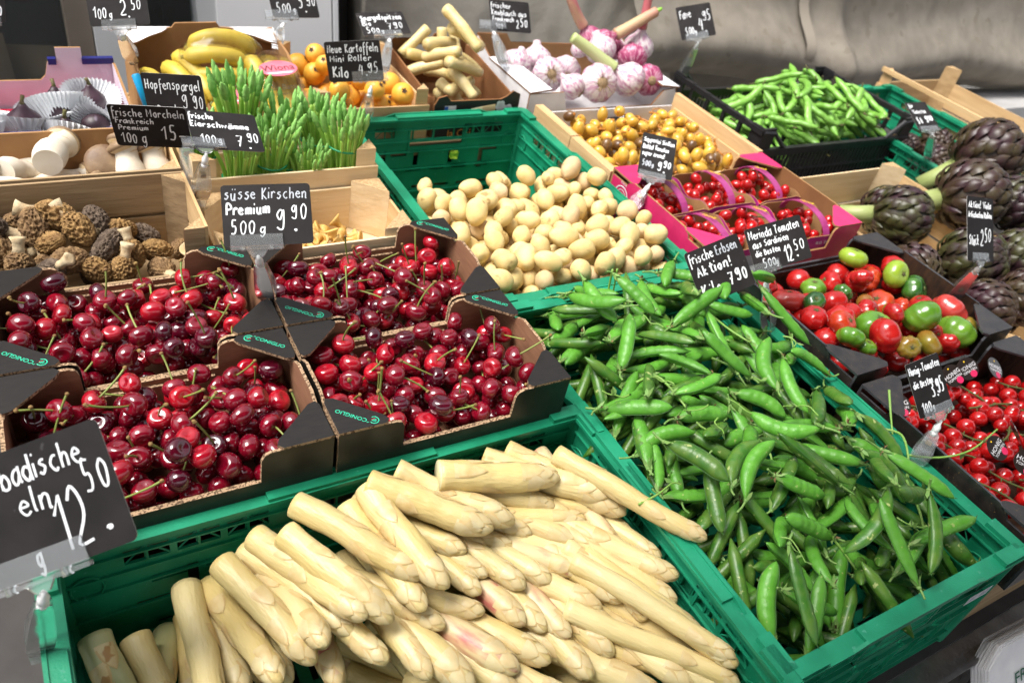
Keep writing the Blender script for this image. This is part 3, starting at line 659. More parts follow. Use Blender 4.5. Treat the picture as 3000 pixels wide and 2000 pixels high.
t = thing('date_crate', 'pale wooden crate with thick rails holding yellow dates', 'crate', T(61.2, 106.5, -7.5))
mb = MB(); mb.box((-19.2, 7.2, 4.6), (2.0, 14.6, 8.6)); mb.box((-19.2, -7.6, 4.5), (2.0, 14.6, 8.6)); part('side_rail', mb, wood_y, t)
mb = MB(); mb.box((19.6, 0, 5.2), (1.3, 29.6, 9.6)); mb.box((18.6, 0, 3.8), (.5, 27, 6.4)); part('side_rail', mb, wood_y, t)
mb = MB(); mb.box((0, 14.2, 3.6), (36, .5, 6.8)); part('side_boards', mb, wood_pale, t); mb = MB(); mb.box((0, -14.3, 3.0), (36, .5, 5.4)); part('side_boards', mb, wood_pale, t)
mb = MB(); mb.box((0, 0, .3), (38, 29, .4)); part('floor', mb, wood_pale, t)
mb = MB(); mb.box((0, 13.6, 4.4), (35.6, .3, 6.2)); mb.box((0, 0, .7), (35.6, 27, .2)); part('paper_lining', mb, white_card, t)

# pink carton of date tomatoes
t = cherry_tray('tomato_tray', 'pink printed cardboard tray of date tomato punnets', 'tray', T(61.0, 77, -7.5), 39.6, 28.6, 9.6, 5.6, kraft_dk, pink, kraft, None, fs=1.25)
mb = MB(); F = frame(Vector((-19.86, 10.2, 6.0)), (0, -1, 0), (0, 0, 1), (-1, 0, 0))
mb = MB(); mb.tube([(1.9 * cos(q * pi / 12), 1.9 * sin(q * pi / 12), 0) for q in range(25)], .12, 4, F, 0, False, .3); mb.tube([(1.25 * cos(q * pi / 12), 1.25 * sin(q * pi / 12), 0) for q in range(25)], .07, 4, F, 0, False, .3)
add_type(mb, 'JW', 1.2, F, 0, .01); add_type(mb, 'ITALIA', .62, F @ T(0, 2.5, 0), 0, .01)
part('emblem', mb, white_card, t)
# dark patterned trays on the right
dots = mat('dotted_black_card', (.012, .010, .010), (.03, .024, .02), 60, .3, .1, 600, .5, spots=(.20, .13, .05), sscale=420, samt=.68)
dkin = mat('dark_woodgrain_card', (.020, .012, .009), (.055, .026, .014), 60, .45, .15, 400, .4, stretch=(3, 3, .7))
flapm = mat('shiny_black_card', (.02, .019, .02), (.05, .05, .055), 25, .22, .2, 150, .6)
cherry_tray('tomato_tray', 'dark patterned cardboard tray of ribbed red and green tomatoes', 'tray', T(61.4, 44.4, -7.9), 39.2, 29.6, 10.0, 6.4, dkin, dots, flapm, None, fs=1.3)
cherry_tray('tomato_tray', 'dark patterned cardboard tray of honey tomatoes at the right edge', 'tray', T(61.8, 13.8, -7.9), 39.2, 29.6, 9.0, 5.4, dkin, dots, flapm, None, fs=1.3)
# artichoke crate and the black bean crate
wooden_crate(T(102.0, 58, -19.5), 'long pale wooden crate of big artichokes', 40, 58, 17.0, boards=2, mats=(wood_pale,), post=4.0, posth=1.5, rail=(-1,))
wooden_crate(T(212.0, 118, -27.5), 'wooden crate with high posts at the far right edge', 38, 58, 18, boards=2, mats=(wood,), post=4.0, posth=5.0, rail=(-1,))
t = thing('fruit_crate', 'black plastic crate with open sides full of broad beans', 'crate', T(128.6, 125.2, -19.4)); a, b, hh = 29.4, 17.6, 17.8
for w, F in ((2 * a, frame(Vector((0, -b, 0)), (1, 0, 0), (0, 0, 1), (0, -1, 0))), (2 * a, frame(Vector((0, b, 0)), (-1, 0, 0), (0, 0, 1), (0, 1, 0))), (2 * b, frame(Vector((a, 0, 0)), (0, 1, 0), (0, 0, 1), (1, 0, 0))), (2 * b, frame(Vector((-a, 0, 0)), (0, -1, 0), (0, 0, 1), (-1, 0, 0)))):
    mb = MB(); H = []; top = 12.2 if w > 40 else 10.2; x = 4.2
    while x < w - 4.5:
        H += [(x, 1.6, x + .75, 5.6), (x, 6.4, x + .75, 10.4 if w > 40 else 8.6)]; x += 1.45
    mb.plate(w, top, .5, H, F @ T(-w / 2, 0, -.5))
    mb.box((0, top, -.1), (w, .9, 1.3), F); mb.box((0, 6.0, .1), (w, .35, .5), F); mb.box((0, .6, .1), (w, 1.0, .7), F)
    if w > 40:
        for s in (-1, 1): mb.tube([(s * w / 2, hh - .6, -.1), (s * (w / 2 - 4.0), hh - 1.0, -.1), (s * (w / 2 - 9.5), top + .2, -.1)], .62, 6, F)
    else:
        mb.box((0, hh - .8, -.1), (w, 1.3, 1.3), F)
        for x in (-9.5, -3.3, 3.3, 9.5): mb.box((x, (top + hh) / 2, -.1), (1.0, hh - top, .9), F)
    part('wall', mb, black_pl, t)
for sx in (-1, 1):
    for sy in (-1, 1):
        mb = MB(); mb.prism([(0, 0), (-sx * 4.2, 0), (-sx * 4.2, -sy * .7), (-sx * .7, -sy * .7), (-sx * .7, -sy * 4.2), (0, -sy * 4.2)][::sx * sy], hh + .2, T(sx * (a + .12), sy * (b + .12), 0)); part('corner_post', mb, black_pl, t)
mb = MB(); mb.plate(2 * a - 1, 2 * b - 1, .5, [(x, y, x + 2.6, y + 2.4) for x in np.arange(2, 55, 3.4) for y in np.arange(2, 31, 3.4)], T(-a + .5, -b + .5, .2)); part('floor', mb, black_pl, t)

# ------------------------------------------------------------------ where things lie (stall frame, cm)
SPEARS = [
    (-37.1, 36.1, 0.6, -28.4, 23.7, -0.3, 1.18, 'w'), (-32.0, 35.0, -0.8, -29.0, 21.1, -1.7, 1.19, 'w'), (-29.7, 35.1, 1.1, -26.4, 21.6, 0.1, 1.26, 'w'), (-29.6, 35.3, 1.4, -19.2, 26.0, 0.3, 1.36, 'w'),
    (-26.2, 36.1, 1.0, -16.2, 26.4, -0.3, 1.27, 'w'), (-22.5, 33.3, 2.1, -9.1, 29.2, 1.0, 1.42, 'w'), (-15.1, 36.0, -1.0, -4.1, 25.2, 0.1, 1.34, 'w'), (-12.0, 36.0, -0.8, -3.2, 23.2, -1.2, 1.27, 'w'),
    (-7.6, 32.3, 0.6, 1.7, 15.7, -0.3, 0.98, 'w'), (-21.9, 34.7, -0.4, -9.9, 27.5, -1.7, 1.15, 'w'), (-22.4, 31.6, -2.9, -7.3, 25.0, -2.1, 1.06, 'w'), (-16.9, 34.2, -3.1, -3.6, 24.5, -2.3, 0.99, 'w'),
    (-22.9, 36.3, -3.3, -14.1, 25.6, -2.5, 0.95, 'w'), (-20.7, 34.3, -3.5, -9.2, 22.5, -2.7, 1.13, 'w'), (-30.9, 36.3, -2.5, -22.2, 25.7, -1.7, 1.07, 'w'), (-30.2, 36.3, -3.5, -19.5, 26.1, -2.7, 1.01, 'w'),
    (-29.4, 35.1, -3.9, -16.3, 25.2, -3.1, 1.02, 'w'), (-12.2, 36.3, -4.1, -7.5, 20.6, -3.3, 1.14, 'w'), (-6.8, 36.3, -3.3, -6.1, 19.8, -2.5, 1.01, 'p'), (-8.1, 32.7, -3.5, -1.8, 17.4, -2.7, 1.01, 'w'),
    (-16.8, 27.1, -4.1, -3.5, 17.3, -3.3, 1.21, 'w'), (-9.1, 27.3, -2.8, 1.2, 14.5, -2.0, 1.13, 'w'), (-21.4, 31.7, -4.3, -10.2, 19.6, -3.5, 1.19, 'p'), (-22.4, 34.5, -4.5, -14.5, 20.0, -3.7, 1.09, 'w'),
    (-24.7, 35.2, -3.9, -17.7, 20.3, -3.1, 1.15, 'w'), (-30.4, 36.3, -3.9, -20.7, 23.1, -3.1, 0.99, 'w'), (-27.1, 36.3, -4.1, -22.4, 21.5, -3.3, 1.02, 'w'), (-35.3, 30.3, -4.7, -22.6, 19.9, -3.9, 1.03, 'w'),
    (-24.5, 32.9, -5.3, -19.1, 17.3, -4.5, 1.21, 'q'), (-22.1, 31.7, -5.9, -17.2, 16.0, -5.1, 1.22, 'w'), (-19.5, 30.3, -5.7, -15.2, 14.4, -4.9, 1.22, 'p'), (-19.5, 29.5, -5.3, -10.8, 15.4, -4.5, 1.25, 'w'),
    (-16.0, 29.9, -4.5, -8.3, 15.3, -3.7, 1.26, 'w'), (-6.1, 28.9, -4.9, -7.2, 12.5, -4.1, 1.08, 'w'), (-17.3, 27.0, -5.9, -10.0, 12.2, -5.1, 1.15, 'w'), (-36.9, 33.1, -4.7, -27.1, 19.9, -3.9, 1.01, 'w'),
    (-38.9, 33.7, -0.8, -32.3, 21.2, -1.7, 1.22, 'w'), (-38.8, 34.5, -5.3, -33.5, 18.9, -4.5, 1.13, 'w'), (-33.4, 32.2, -5.7, -30.3, 16.0, -4.9, 1.13, 'w'), (-33.0, 28.9, -5.9, -26.8, 13.6, -5.1, 1.42, 'w'),
    (-29.9, 27.8, -5.9, -21.9, 13.4, -5.1, 1.42, 'p'), (-28.1, 26.4, -6.3, -18.3, 13.1, -5.5, 1.26, 'w'), (-16.0, 27.1, -6.3, -11.8, 11.1, -5.5, 1.22, 'w'), (-18.1, 26.3, -6.9, -15.1, 10.1, -6.1, 1.2, 'w'),
    (-7.5, 16.3, -1.8, -0.0, 4.6, -2.7, 0.95, 'w'), (-4.3, 15.6, -2.2, 2.4, 4.1, -3.1, 0.95, 'w'), (-9.4, 12.9, -3.5, 0.4, 3.0, -4.5, 0.96, 'w'), (-15.6, 16.5, -6.3, -3.8, 5.1, -5.5, 1.07, 'w'),
    (-7.4, 14.0, -5.9, 3.4, 1.5, -5.1, 0.95, 'w'), (-30.6, 26.0, -7.3, -22.4, 11.6, -6.5, 1.16, 'w'), (-19.2, 18.8, -7.7, -8.9, 5.9, -6.9, 1.28, 'w'), (-13.2, 19.7, -6.3, -6.1, 4.9, -5.5, 1.21, 'w'),
    (-27.4, 22.1, -7.8, -17.5, 8.9, -7.0, 1.17, 'w'), (-41.2, 36.0, -3.0, -34.6, 22.1, -1.0, 1.24, 'w'), (-41.9, 36.0, -6.7, -38.6, 21.5, -2.2, 1.23, 'w'), (-44.8, 34.5, -3.4, -39.5, 21.6, -4.7, 1.18, 'w'),
    (-46.1, 36.0, -8.8, -42.8, 21.3, -5.4, 1.22, 'w'), (-48.2, 36.0, -7.8, -48.8, 20.5, -7.4, 1.23, 'w'), (-57.0, 36.0, -6.2, -57.0, 24.5, -16.3, 1.3, 'w'), (-56.1, 36.0, -10.9, -54.8, 20.9, -14.2, 1.21, 'w'),
    (-50.7, 36.0, -15.0, -54.3, 22.4, -8.5, 1.25, 'w'), (-49.9, 36.3, -15.3, -54.6, 30.1, -14.5, 0.95, 'w'), (-48.0, 36.3, -9.8, -45.6, 23.1, -9.0, 1.2, 'w'), (-44.7, 36.3, -8.8, -41.6, 22.2, -8.0, 1.19, 'w'),
    (-37.3, 36.2, -8.3, -37.9, 19.7, -7.5, 1.2, 'p'), (-48.4, 36.3, -13.3, -50.1, 24.7, -12.5, 1.21, 'w'), (-42.2, 36.3, -4.7, -35.4, 22.6, -3.9, 1.06, 'w'),
]

PODS = [
    (12.8, 49.4, 1.9, 26.3, 53.0, 1.1, 0.96), (15.3, 49.1, 1.9, 21.4, 47.6, 2.0, 0.66), (29.5, 50.8, 1.6, 22.7, 43.3, 2.5, 0.86), (26.6, 50.0, 1.8, 23.3, 46.3, 2.2, 1.0), (11.0, 46.9, 2.1, 18.3, 45.8, 2.2, 0.82),
    (12.9, 42.3, 2.6, 25.8, 39.2, 2.7, 1.0), (7.4, 40.3, 2.8, 16.1, 40.6, 2.7, 0.78), (14.8, 38.9, 2.7, 21.4, 40.7, 2.7, 0.8), (9.2, 38.8, 2.7, 21.8, 35.5, 2.3, 0.87), (13.3, 36.3, 2.3, 24.2, 31.5, 1.8, 0.78),
    (-0.6, 35.5, 2.3, 9.9, 37.7, 2.5, 0.82), (-0.5, 34.2, 2.1, 9.7, 36.1, 2.3, 0.73), (8.7, 32.9, 1.9, 16.0, 31.6, 1.8, 0.92), (12.4, 34.7, 2.2, 14.9, 32.2, 1.9, 0.76), (15.7, 33.5, 2.0, 19.2, 28.5, 1.4, 0.76),
    (5.1, 34.2, 2.1, 1.7, 26.5, 1.2, 0.71), (4.8, 29.5, 1.5, 1.5, 23.6, 0.5, 0.54), (5.5, 26.9, 1.2, 3.8, 23.0, 0.3, 0.69), (5.1, 24.7, 0.9, 10.8, 24.5, 0.8, 0.78), (13.7, 26.7, 1.2, 20.7, 26.9, 1.2, 0.91),
    (26.2, 36.0, 2.3, 28.8, 26.2, 1.1, 1.0), (24.1, 29.2, 1.5, 29.3, 21.3, -0.3, 1.0), (17.9, 26.7, 1.2, 27.2, 20.2, -0.7, 0.83), (19.6, 23.1, 0.3, 26.2, 17.7, -1.5, 1.0), (0.7, 22.9, 0.3, 9.3, 21.1, -0.3, 0.84),
    (7.3, 20.3, -0.6, 11.8, 22.2, 0.0, 0.85), (11.6, 20.0, -0.7, 17.4, 18.5, -1.2, 0.71), (0.4, 44.6, 2.3, 11.1, 49.6, 1.8, 0.88), (0.3, 45.5, 2.2, 6.5, 48.4, 2.0, 0.78), (1.4, 49.2, 1.9, 8.4, 52.7, 1.2, 0.9),
    (4.4, 40.2, 2.8, 10.0, 44.3, 2.4, 0.95), (23.5, 42.0, 2.6, 29.6, 41.4, 2.7, 0.93), (29.3, 43.6, 2.4, 35.6, 43.7, 2.4, 0.77), (27.5, 40.3, 2.8, 27.9, 36.3, 2.4, 0.92), (32.3, 41.5, 2.6, 33.2, 36.7, 2.4, 1.0),
    (27.1, 31.4, 1.8, 32.8, 36.5, 2.4, 0.91), (7.7, 28.8, 1.5, 12.8, 28.9, 1.5, 0.81), (6.0, 8.2, -5.2, 16.7, 14.4, -2.7, 1.0), (6.8, 14.4, -2.6, 19.5, 10.3, -4.2, 1.0), (11.1, 14.2, -2.7, 23.4, 17.5, -1.6, 1.0),
    (16.6, 13.3, -3.0, 30.0, 15.9, -2.1, 1.0), (16.5, 10.2, -4.3, 14.0, 4.9, -6.6, 1.0), (14.7, 3.9, -7.0, 21.7, 11.0, -3.9, 0.95), (10.7, 9.6, -4.5, 12.4, 2.7, -7.3, 1.0), (21.2, 10.9, -4.0, 29.3, 4.2, -6.9, 0.99),
    (21.6, 8.4, -5.1, 29.2, 2.7, -7.3, 0.91), (34.8, 12.7, -3.3, 30.0, 3.9, -7.0, 0.88), (33.6, 8.4, -5.1, 33.6, 3.0, -7.2, 0.87), (40.5, 6.4, -5.9, 39.5, 2.5, -7.4, 0.9), (36.9, 8.3, -5.1, 46.6, 6.7, -5.8, 1.0),
    (34.1, 18.0, -1.5, 40.0, 13.4, -3.0, 1.0), (3.4, 18.2, -1.4, 11.5, 21.4, -0.2, 1.0), (0.6, 23.1, 0.3, 9.2, 20.9, -0.4, 1.0), (11.7, 19.6, -0.9, 17.4, 18.3, -1.3, 0.98), (24.1, 17.9, -1.5, 29.9, 16.9, -1.8, 1.0),
    (5.2, 33.9, 2.1, 1.8, 26.3, 1.2, 1.0), (4.7, 13.5, -3.0, 6.3, 10.3, -4.2, 1.0),
]

MERINDA = [
    (70.0, 54.8, 2.23, 'l'), (81.9, 51.8, 2.03, 'r'), (75.4, 53.1, 2.1, 'r'), (72.6, 51.6, 2.22, 'o'), (75.6, 48.3, 2.37, 'l'), (81.8, 46.2, 2.49, 'd'),
    (63.6, 52.9, 2.01, 'r'), (59.3, 52.7, 2.14, 'g'), (65.6, 49.1, 1.69, 'r'), (69.9, 46.4, 2.4, 'o'), (54.9, 49.5, 1.78, 'r'), (61.4, 48.5, 1.66, 'd'),
    (57.9, 46.9, 2.37, 'r'), (49.3, 49.8, 2.47, 'p'), (49.3, 54.3, 1.54, 'r'), (45.3, 53.3, 1.17, 'r'), (63.9, 45.2, 1.95, 'y'), (67.3, 42.0, 1.79, 'g'),
    (72.1, 43.2, 1.68, 'o'), (72.0, 41.2, 1.97, 'r'), (76.2, 41.0, 1.53, 'r'), (78.1, 38.7, 2.9, 'p'), (81.5, 34.5, 1.97, 'y'), (51.0, 46.4, 1.73, 'd'),
    (45.1, 46.5, 1.83, 'o'), (48.9, 44.0, 2.12, 'r'), (57.2, 43.4, 2.32, 'r'), (53.6, 42.1, 2.42, 'r'), (61.1, 42.8, 1.91, 'r'), (63.1, 39.8, 1.75, 'r'),
    (67.3, 37.4, 3.07, 'g'), (58.4, 39.3, 2.72, 'g'), (71.5, 35.9, 1.47, 'p'), (76.4, 34.5, 2.83, 'g'), (44.6, 43.0, 1.66, 'r'), (51.0, 39.9, 2.09, 'o'),
    (65.9, 33.4, 2.29, 'y'), (70.4, 32.8, 1.74, 'r'), (56.0, 35.5, 2.64, 'r'), (49.9, 37.8, 1.93, 'g'), (44.9, 38.9, 1.49, 'r'), (45.1, 38.4, 1.22, 'g'),
    (57.3, 32.5, 1.79, 'y'), (61.5, 34.3, 1.41, 'r'), (51.4, 35.6, 1.23, 'g'), (53.7, 33.2, 1.09, 'r'),
]

SIGNS = {
    'badische': ([-58.5, 32.7, 13.3], [[0.855, -0.122, -0.505], [-0.253, 0.752, -0.609], [0.454, 0.648, 0.611]], 13.8, 9.9),
    'kirschen': ([-32.4, 62.2, 18.5], [[0.956, 0.137, -0.26], [-0.279, 0.703, -0.654], [0.093, 0.698, 0.71]], 9.6, 6.9),
    'morcheln': ([-39.8, 89.8, 16.1], [[0.942, -0.129, -0.309], [-0.331, -0.218, -0.918], [0.051, 0.968, -0.248]], 9.4, 6.7),
    'eier': ([-30.4, 89.9, 14.9], [[0.987, 0.027, 0.158], [0.034, 0.928, -0.37], [-0.157, 0.371, 0.915]], 9.5, 6.8),
    'hopfen': ([-35.2, 98.3, 16.2], [[0.796, -0.077, -0.6], [-0.58, 0.185, -0.794], [0.172, 0.98, 0.102]], 8.8, 6.3),
    'banan': ([-39.3, 114.1, 23.3], [[0.959, 0.024, -0.281], [-0.246, 0.559, -0.792], [0.138, 0.829, 0.543]], 8.1, 5.8),
    'five': ([-3.1, 148.4, 12.8], [[1.0, -0.019, 0.019], [0.027, 0.683, -0.73], [0.001, 0.73, 0.683]], 9.6, 6.8),
    'kart': ([0.7, 123.5, 10.5], [[0.861, -0.136, -0.49], [-0.46, 0.199, -0.865], [0.215, 0.971, 0.109]], 10.3, 7.3),
    'spitz': ([18.1, 152.0, 7.2], [[0.992, 0.062, -0.107], [-0.092, 0.947, -0.307], [0.082, 0.314, 0.946]], 10.7, 7.6),
    'knob': ([50.5, 152.5, 8.9], [[0.981, 0.136, -0.14], [-0.195, 0.69, -0.697], [0.002, 0.71, 0.704]], 10.2, 7.7),
    'fave': ([99.6, 142.0, 11.9], [[0.909, 0.031, -0.415], [-0.312, 0.711, -0.63], [0.275, 0.702, 0.657]], 9.2, 8.7),
    'dattel': ([63.4, 118.4, -2.2], [[0.887, 0.461, -0.025], [-0.458, 0.873, -0.166], [-0.055, 0.159, 0.986]], 10.3, 7.3),
    'sapp': ([45.2, 85.1, 7.6], [[0.829, 0.471, -0.301], [-0.559, 0.679, -0.476], [-0.019, 0.563, 0.826]], 6.5, 8.7),
    'erbsen': ([30.5, 50.5, 8.4], [[0.935, -0.173, -0.308], [-0.096, 0.715, -0.692], [0.34, 0.677, 0.652]], 9.0, 8.1),
    'merinda': ([40.4, 50.0, 11.7], [[0.916, -0.065, -0.396], [-0.227, 0.729, -0.646], [0.331, 0.681, 0.653]], 9.1, 6.8),
    'arti': ([78.2, 41.7, 14.3], [[0.987, 0.161, 0.013], [-0.091, 0.617, -0.782], [-0.134, 0.77, 0.623]], 7.4, 10.5),
    'honig': ([40.2, 20.1, 9.3], [[0.959, -0.134, -0.251], [-0.094, 0.685, -0.723], [0.269, 0.717, 0.644]], 5.2, 7.3),
    'viol': ([143.8, 98.2, 4.2], [[0.983, 0.12, -0.139], [-0.167, 0.898, -0.408], [0.076, 0.424, 0.902]], 6.8, 8.9),
    'corner': ([-55.7, 113.2, 23.0], [[0.988, 0.09, 0.129], [0.071, 0.471, -0.879], [-0.14, 0.878, 0.459]], 4.7, 3.4),
}

# ------------------------------------------------------------------ piling things up
class Heap:
    """height field over a box interior: things are set down on what already lies there"""
    def __init__(s, x0, x1, y0, y1, base, res=.35):
        s.x0, s.y0, s.x1, s.y1, s.res = x0, y0, x1, y1, res
        s.X = np.arange(x0, x1 + res, res); s.Y = np.arange(y0, y1 + res, res)
        s.gx, s.gy = np.meshgrid(s.X, s.Y, indexing='ij')
        s.H = np.vectorize(base)(s.gx, s.gy).astype(float) if callable(base) else np.full(s.gx.shape, float(base))
    def win(s, x, y, r):
        i0 = max(int((x - r - s.x0) / s.res), 0); i1 = min(int((x + r - s.x0) / s.res) + 2, len(s.X))
        j0 = max(int((y - r - s.y0) / s.res), 0); j1 = min(int((y + r - s.y0) / s.res) + 2, len(s.Y))
        return slice(i0, i1), slice(j0, j1)
    def rest(s, x, y, r):
        a, b = s.win(x, y, r); d2 = (s.gx[a, b] - x) ** 2 + (s.gy[a, b] - y) ** 2; k = d2 < r * r
        return float(np.max(np.where(k, s.H[a, b] + np.sqrt(np.maximum(r * r - d2, 0)), -99)))
    def add(s, x, y, z, r):
        a, b = s.win(x, y, r); d2 = (s.gx[a, b] - x) ** 2 + (s.gy[a, b] - y) ** 2; k = d2 < r * r
        s.H[a, b] = np.maximum(s.H[a, b], np.where(k, z + np.sqrt(np.maximum(r * r - d2, 0)), -99))
    keep = ()
    def drop(s, r, K=14, box=None, rng=random, bias=0.0):
        x0, x1, y0, y1 = box or (s.x0, s.x1, s.y0, s.y1); best = None
        for _ in range(K):
            x, y = rng.uniform(x0 + r, x1 - r), rng.uniform(y0 + r, y1 - r); z = s.rest(x, y, r)
            if s.keep and z + r > s.keep[2] and (s.x1 + .7 - abs(x - s.x0 - (s.x1 - s.x0) / 2) * 1.0 - s.x0) - (s.x1 - s.x0) / 2 - r * .7 + (s.y1 - s.y0) / 2 + .7 - abs(y - (s.y0 + s.y1) / 2) - r * .7 < s.keep[0]: z += 50
            if best is None or z < best[2]: best = (x, y, z)
        s.add(*best, r * .96); return best
    def rod(s, x, y, ang, L, r, tiltmax=.5, commit=True):
        """lay a rod of length L: returns its two end points"""
        n = max(int(L / (r * .8)), 3); ds = np.linspace(-L / 2, L / 2, n); c, q = cos(ang), sin(ang)
        h = np.array([s.rest(min(max(x + d * c, s.x0), s.x1), min(max(y + d * q, s.y0), s.y1), r) for d in ds])
        best = None
        for i in range(n):
            for j in range(i + 1, n):
                if ds[i] <= 0.01 and ds[j] >= -0.01:
                    b = (h[j] - h[i]) / (ds[j] - ds[i]); b = max(-tiltmax, min(tiltmax, b)); a = float(np.max(h - b * ds))
                    if best is None or a < best[0]: best = (a, b)
        a, b = best; P = Vector((x - L / 2 * c, y - L / 2 * q, a - b * L / 2)); Q = Vector((x + L / 2 * c, y + L / 2 * q, a + b * L / 2))
        if commit:
            for d in ds: s.add(x + d * c, y + d * q, a + b * d, r * .95)
        return P, Q

def spin(rng=random): return Euler((rng.uniform(0, 6.28), rng.uniform(0, 6.28), rng.uniform(0, 6.28))).to_matrix().to_4x4()
def lean(a, rng=random): return RZ(rng.uniform(0, 6.28)) @ RX(rng.uniform(-a, a))
def at(p, M): return T(*p) @ M

# ------------------------------------------------------------------ cherries
ch_m = [mat('cherry_red', (.28, .003, .014), (.37, .006, .015), 60, .16, coat=.8, spec=.5, rnd=.18, spots=(.40, .10, .07), sscale=900, samt=.80, sss=.12, sssr=(1, .1, .05)),
        mat('cherry_crimson', (.14, .002, .011), (.20, .003, .013), 60, .15, coat=.8, spec=.5, rnd=.2, spots=(.26, .05, .05), sscale=900, samt=.80, sss=.1, sssr=(1, .1, .05)),
        mat('cherry_maroon', (.045, .0015, .008), (.075, .002, .010), 60, .14, coat=.8, spec=.5, rnd=.2)]
stem_m = mat('cherry_stem', (.17, .24, .045), (.22, .24, .06), 90, .5, rnd=.2)
stem_tip = mat('stem_end', (.17, .085, .03), (.26, .17, .05), 300, .8)
def cherry_mesh(k, m):
    rng = random.Random(k); mb = MB(); sq = rng.uniform(.92, 1.06); lob = rng.uniform(.0, .07)
    def fn(x, y, z, a, t):
        d = math.exp(-((1 - t) / .16) ** 2)
        z2 = z - d * .42 + .06 * math.exp(-(t / .14) ** 2)
        w = 1 + lob * cos(2 * a) - .05 * math.exp(-((cos(a) - 1) / .12) ** 2) * sin(pi * t)
        return x * w * 1.04, y * w * sq, z2 * .94
    mb.blob(1, 1, 1, 20, 14, None, 0, fn); return mb.mesh('cherry', m, True)
CHM = [[cherry_mesh(10 * s + k, m) for k in range(4)] for s, m in enumerate(ch_m)]
def stem_mesh(k):
    rng = random.Random(50 + k); mb = MB(); L = rng.uniform(2.6, 4.0); b = rng.uniform(.3, 1.3); q = rng.uniform(0, 6.28)
    P = [(0, 0, .42), (b * .12 * cos(q), b * .12 * sin(q), L * .35), (b * .5 * cos(q), b * .5 * sin(q), L * .72), (b * cos(q), b * sin(q), L)]
    P = smoothline(P, 4); n = len(P)
    mb.tube(P, [.085 if i < n - 3 else .10 for i in range(n)], 6)
    e = P[-1]; mb.blob(.2, .17, .16, 7, 5, T(*e) @ spin(rng), 1)
    if k % 2: mb.blob(.13, .11, .2, 6, 4, T(e[0] + .1, e[1] - .08, e[2] - .03) @ spin(rng), 1)
    return mb.mesh('stem', [stem_m, stem_tip], True)
STM = [stem_mesh(k) for k in range(6)]
bulk = MB()
trayname = {(1, 0): 'front right tray', (1, 1): 'tray by the potatoes', (0, 0): 'tray behind the 12.50 card', (0, 1): 'tray in front of the morels'}
shade = ['bright red', 'crimson', 'dark maroon']
n_ch = 0
for (i, j), nm in trayname.items():
    rng = random.Random(100 + 7 * i + j); x0, x1, y0, y1 = CX[i] - 13.7, CX[i] + 13.7, CY[j] - 8.4, CY[j] + 8.4
    back = .8 if (i, j) == (0, 0) else 0
    hp = Heap(x0, x1, y0, y1, lambda x, y: -2.9 + .04 * (y - y0) + .35 * sin(x * .5 + i) + (2.6 * math.exp(-((x - CX[0] - 5) / 5) ** 2 - ((y - y1) / 5) ** 2) if back else 0), .3); hp.keep = (5.6, 0, 5.7)
    for q in range(84):
        p = hp.drop(1.2, 10, None, rng); bulk.blob(1.2, 1.2, 1.14, 12, 8, at(p, spin(rng)))
    for q in range(75):
        s = rng.choices((0, 1, 2), (.30, .54, .16))[0]; r = rng.uniform(1.14, 1.36)
        p = hp.drop(r, 9, None, rng)
        if p[2] > 20: continue
        M = at(p, lean(1.9, rng) @ Matrix.Diagonal((r * rng.uniform(.95, 1.06), r, r * rng.uniform(.93, 1.05), 1)))
        stemmed = rng.random() < .4
        lab = '%s sweet cherry %s in the %s' % (shade[s], 'with a green stem' if stemmed else 'without a stem', nm)
        o = tag(obj('cherry', rng.choice(CHM[s]), None, M), lab, 'cherry', 'cherries in the ' + nm)
        if stemmed: obj('stem', rng.choice(STM), o)
        n_ch += 1
tag(obj('cherry_layer', bulk.mesh('cherry_layer', ch_m[1], True)), 'lower layer of dark cherries under the top ones in the trays', 'cherries', None, 'stuff')

# ------------------------------------------------------------------ potatoes
pot_m = mat('potato_skin', (.74, .58, .275), (.64, .47, .19), 70, .6, .25, 700, .3, rnd=.10, spots=(.40, .26, .10), sscale=75, samt=.67, sss=.06, sssr=(1, .7, .3))
pot_m2 = mat('potato_skin_pinkish', (.68, .50, .29), (.58, .40, .20), 70, .62, .18, 900, .3, rnd=.08, spots=(.24, .13, .06), sscale=140, samt=.69)
def potato_mesh(k, m):
    rng = random.Random(300 + k); mb = MB(); ox = rng.uniform(0, 90); el = rng.uniform(1.02, 1.42); pin = rng.uniform(0, .12)
    eyes = [Vector((rng.uniform(-1, 1), rng.uniform(-1, 1), rng.uniform(-1, 1))).normalized() for _ in range(6)]
    def fn(x, y, z, a, t):
        d = Vector((x, y, z)).normalized(); q = 1 + .11 * noise.noise(d * 1.1 + Vector((ox, 0, 0))) - pin * math.exp(-(z / .3) ** 2) * max(0, cos(a))
        for e in eyes: q -= .05 * math.exp(-((d - e).length / .12) ** 2)
        return x * q, y * q * .94, z * q * el
    mb.blob(1, 1, 1, 22, 16, None, 0, fn); return mb.mesh('potato', m, True)
PTM = [potato_mesh(k, pot_m if k < 8 else pot_m2) for k in range(10)]
rng = random.Random(5)
def pot_base(x, y): return -18.4 + max(0, min(1, (92 - y + 2.0 * sin(x * .25)) / 19)) ** .7 * 11.0
hp = Heap(-.2, 37.2, 62.6, 103, pot_base, .4)
pb = MB()
for q in range(110):
    p = hp.drop(1.6, 10, (-.2, 37.2, 62.6, 93), rng); pb.blob(1.55, 1.5, 1.75, 12, 8, at(p, spin(rng)))
tag(obj('potato_layer', pb.mesh('potato_layer', pot_m, True)), 'lower layer of potatoes half hidden under the top ones', 'potatoes', None, 'stuff')
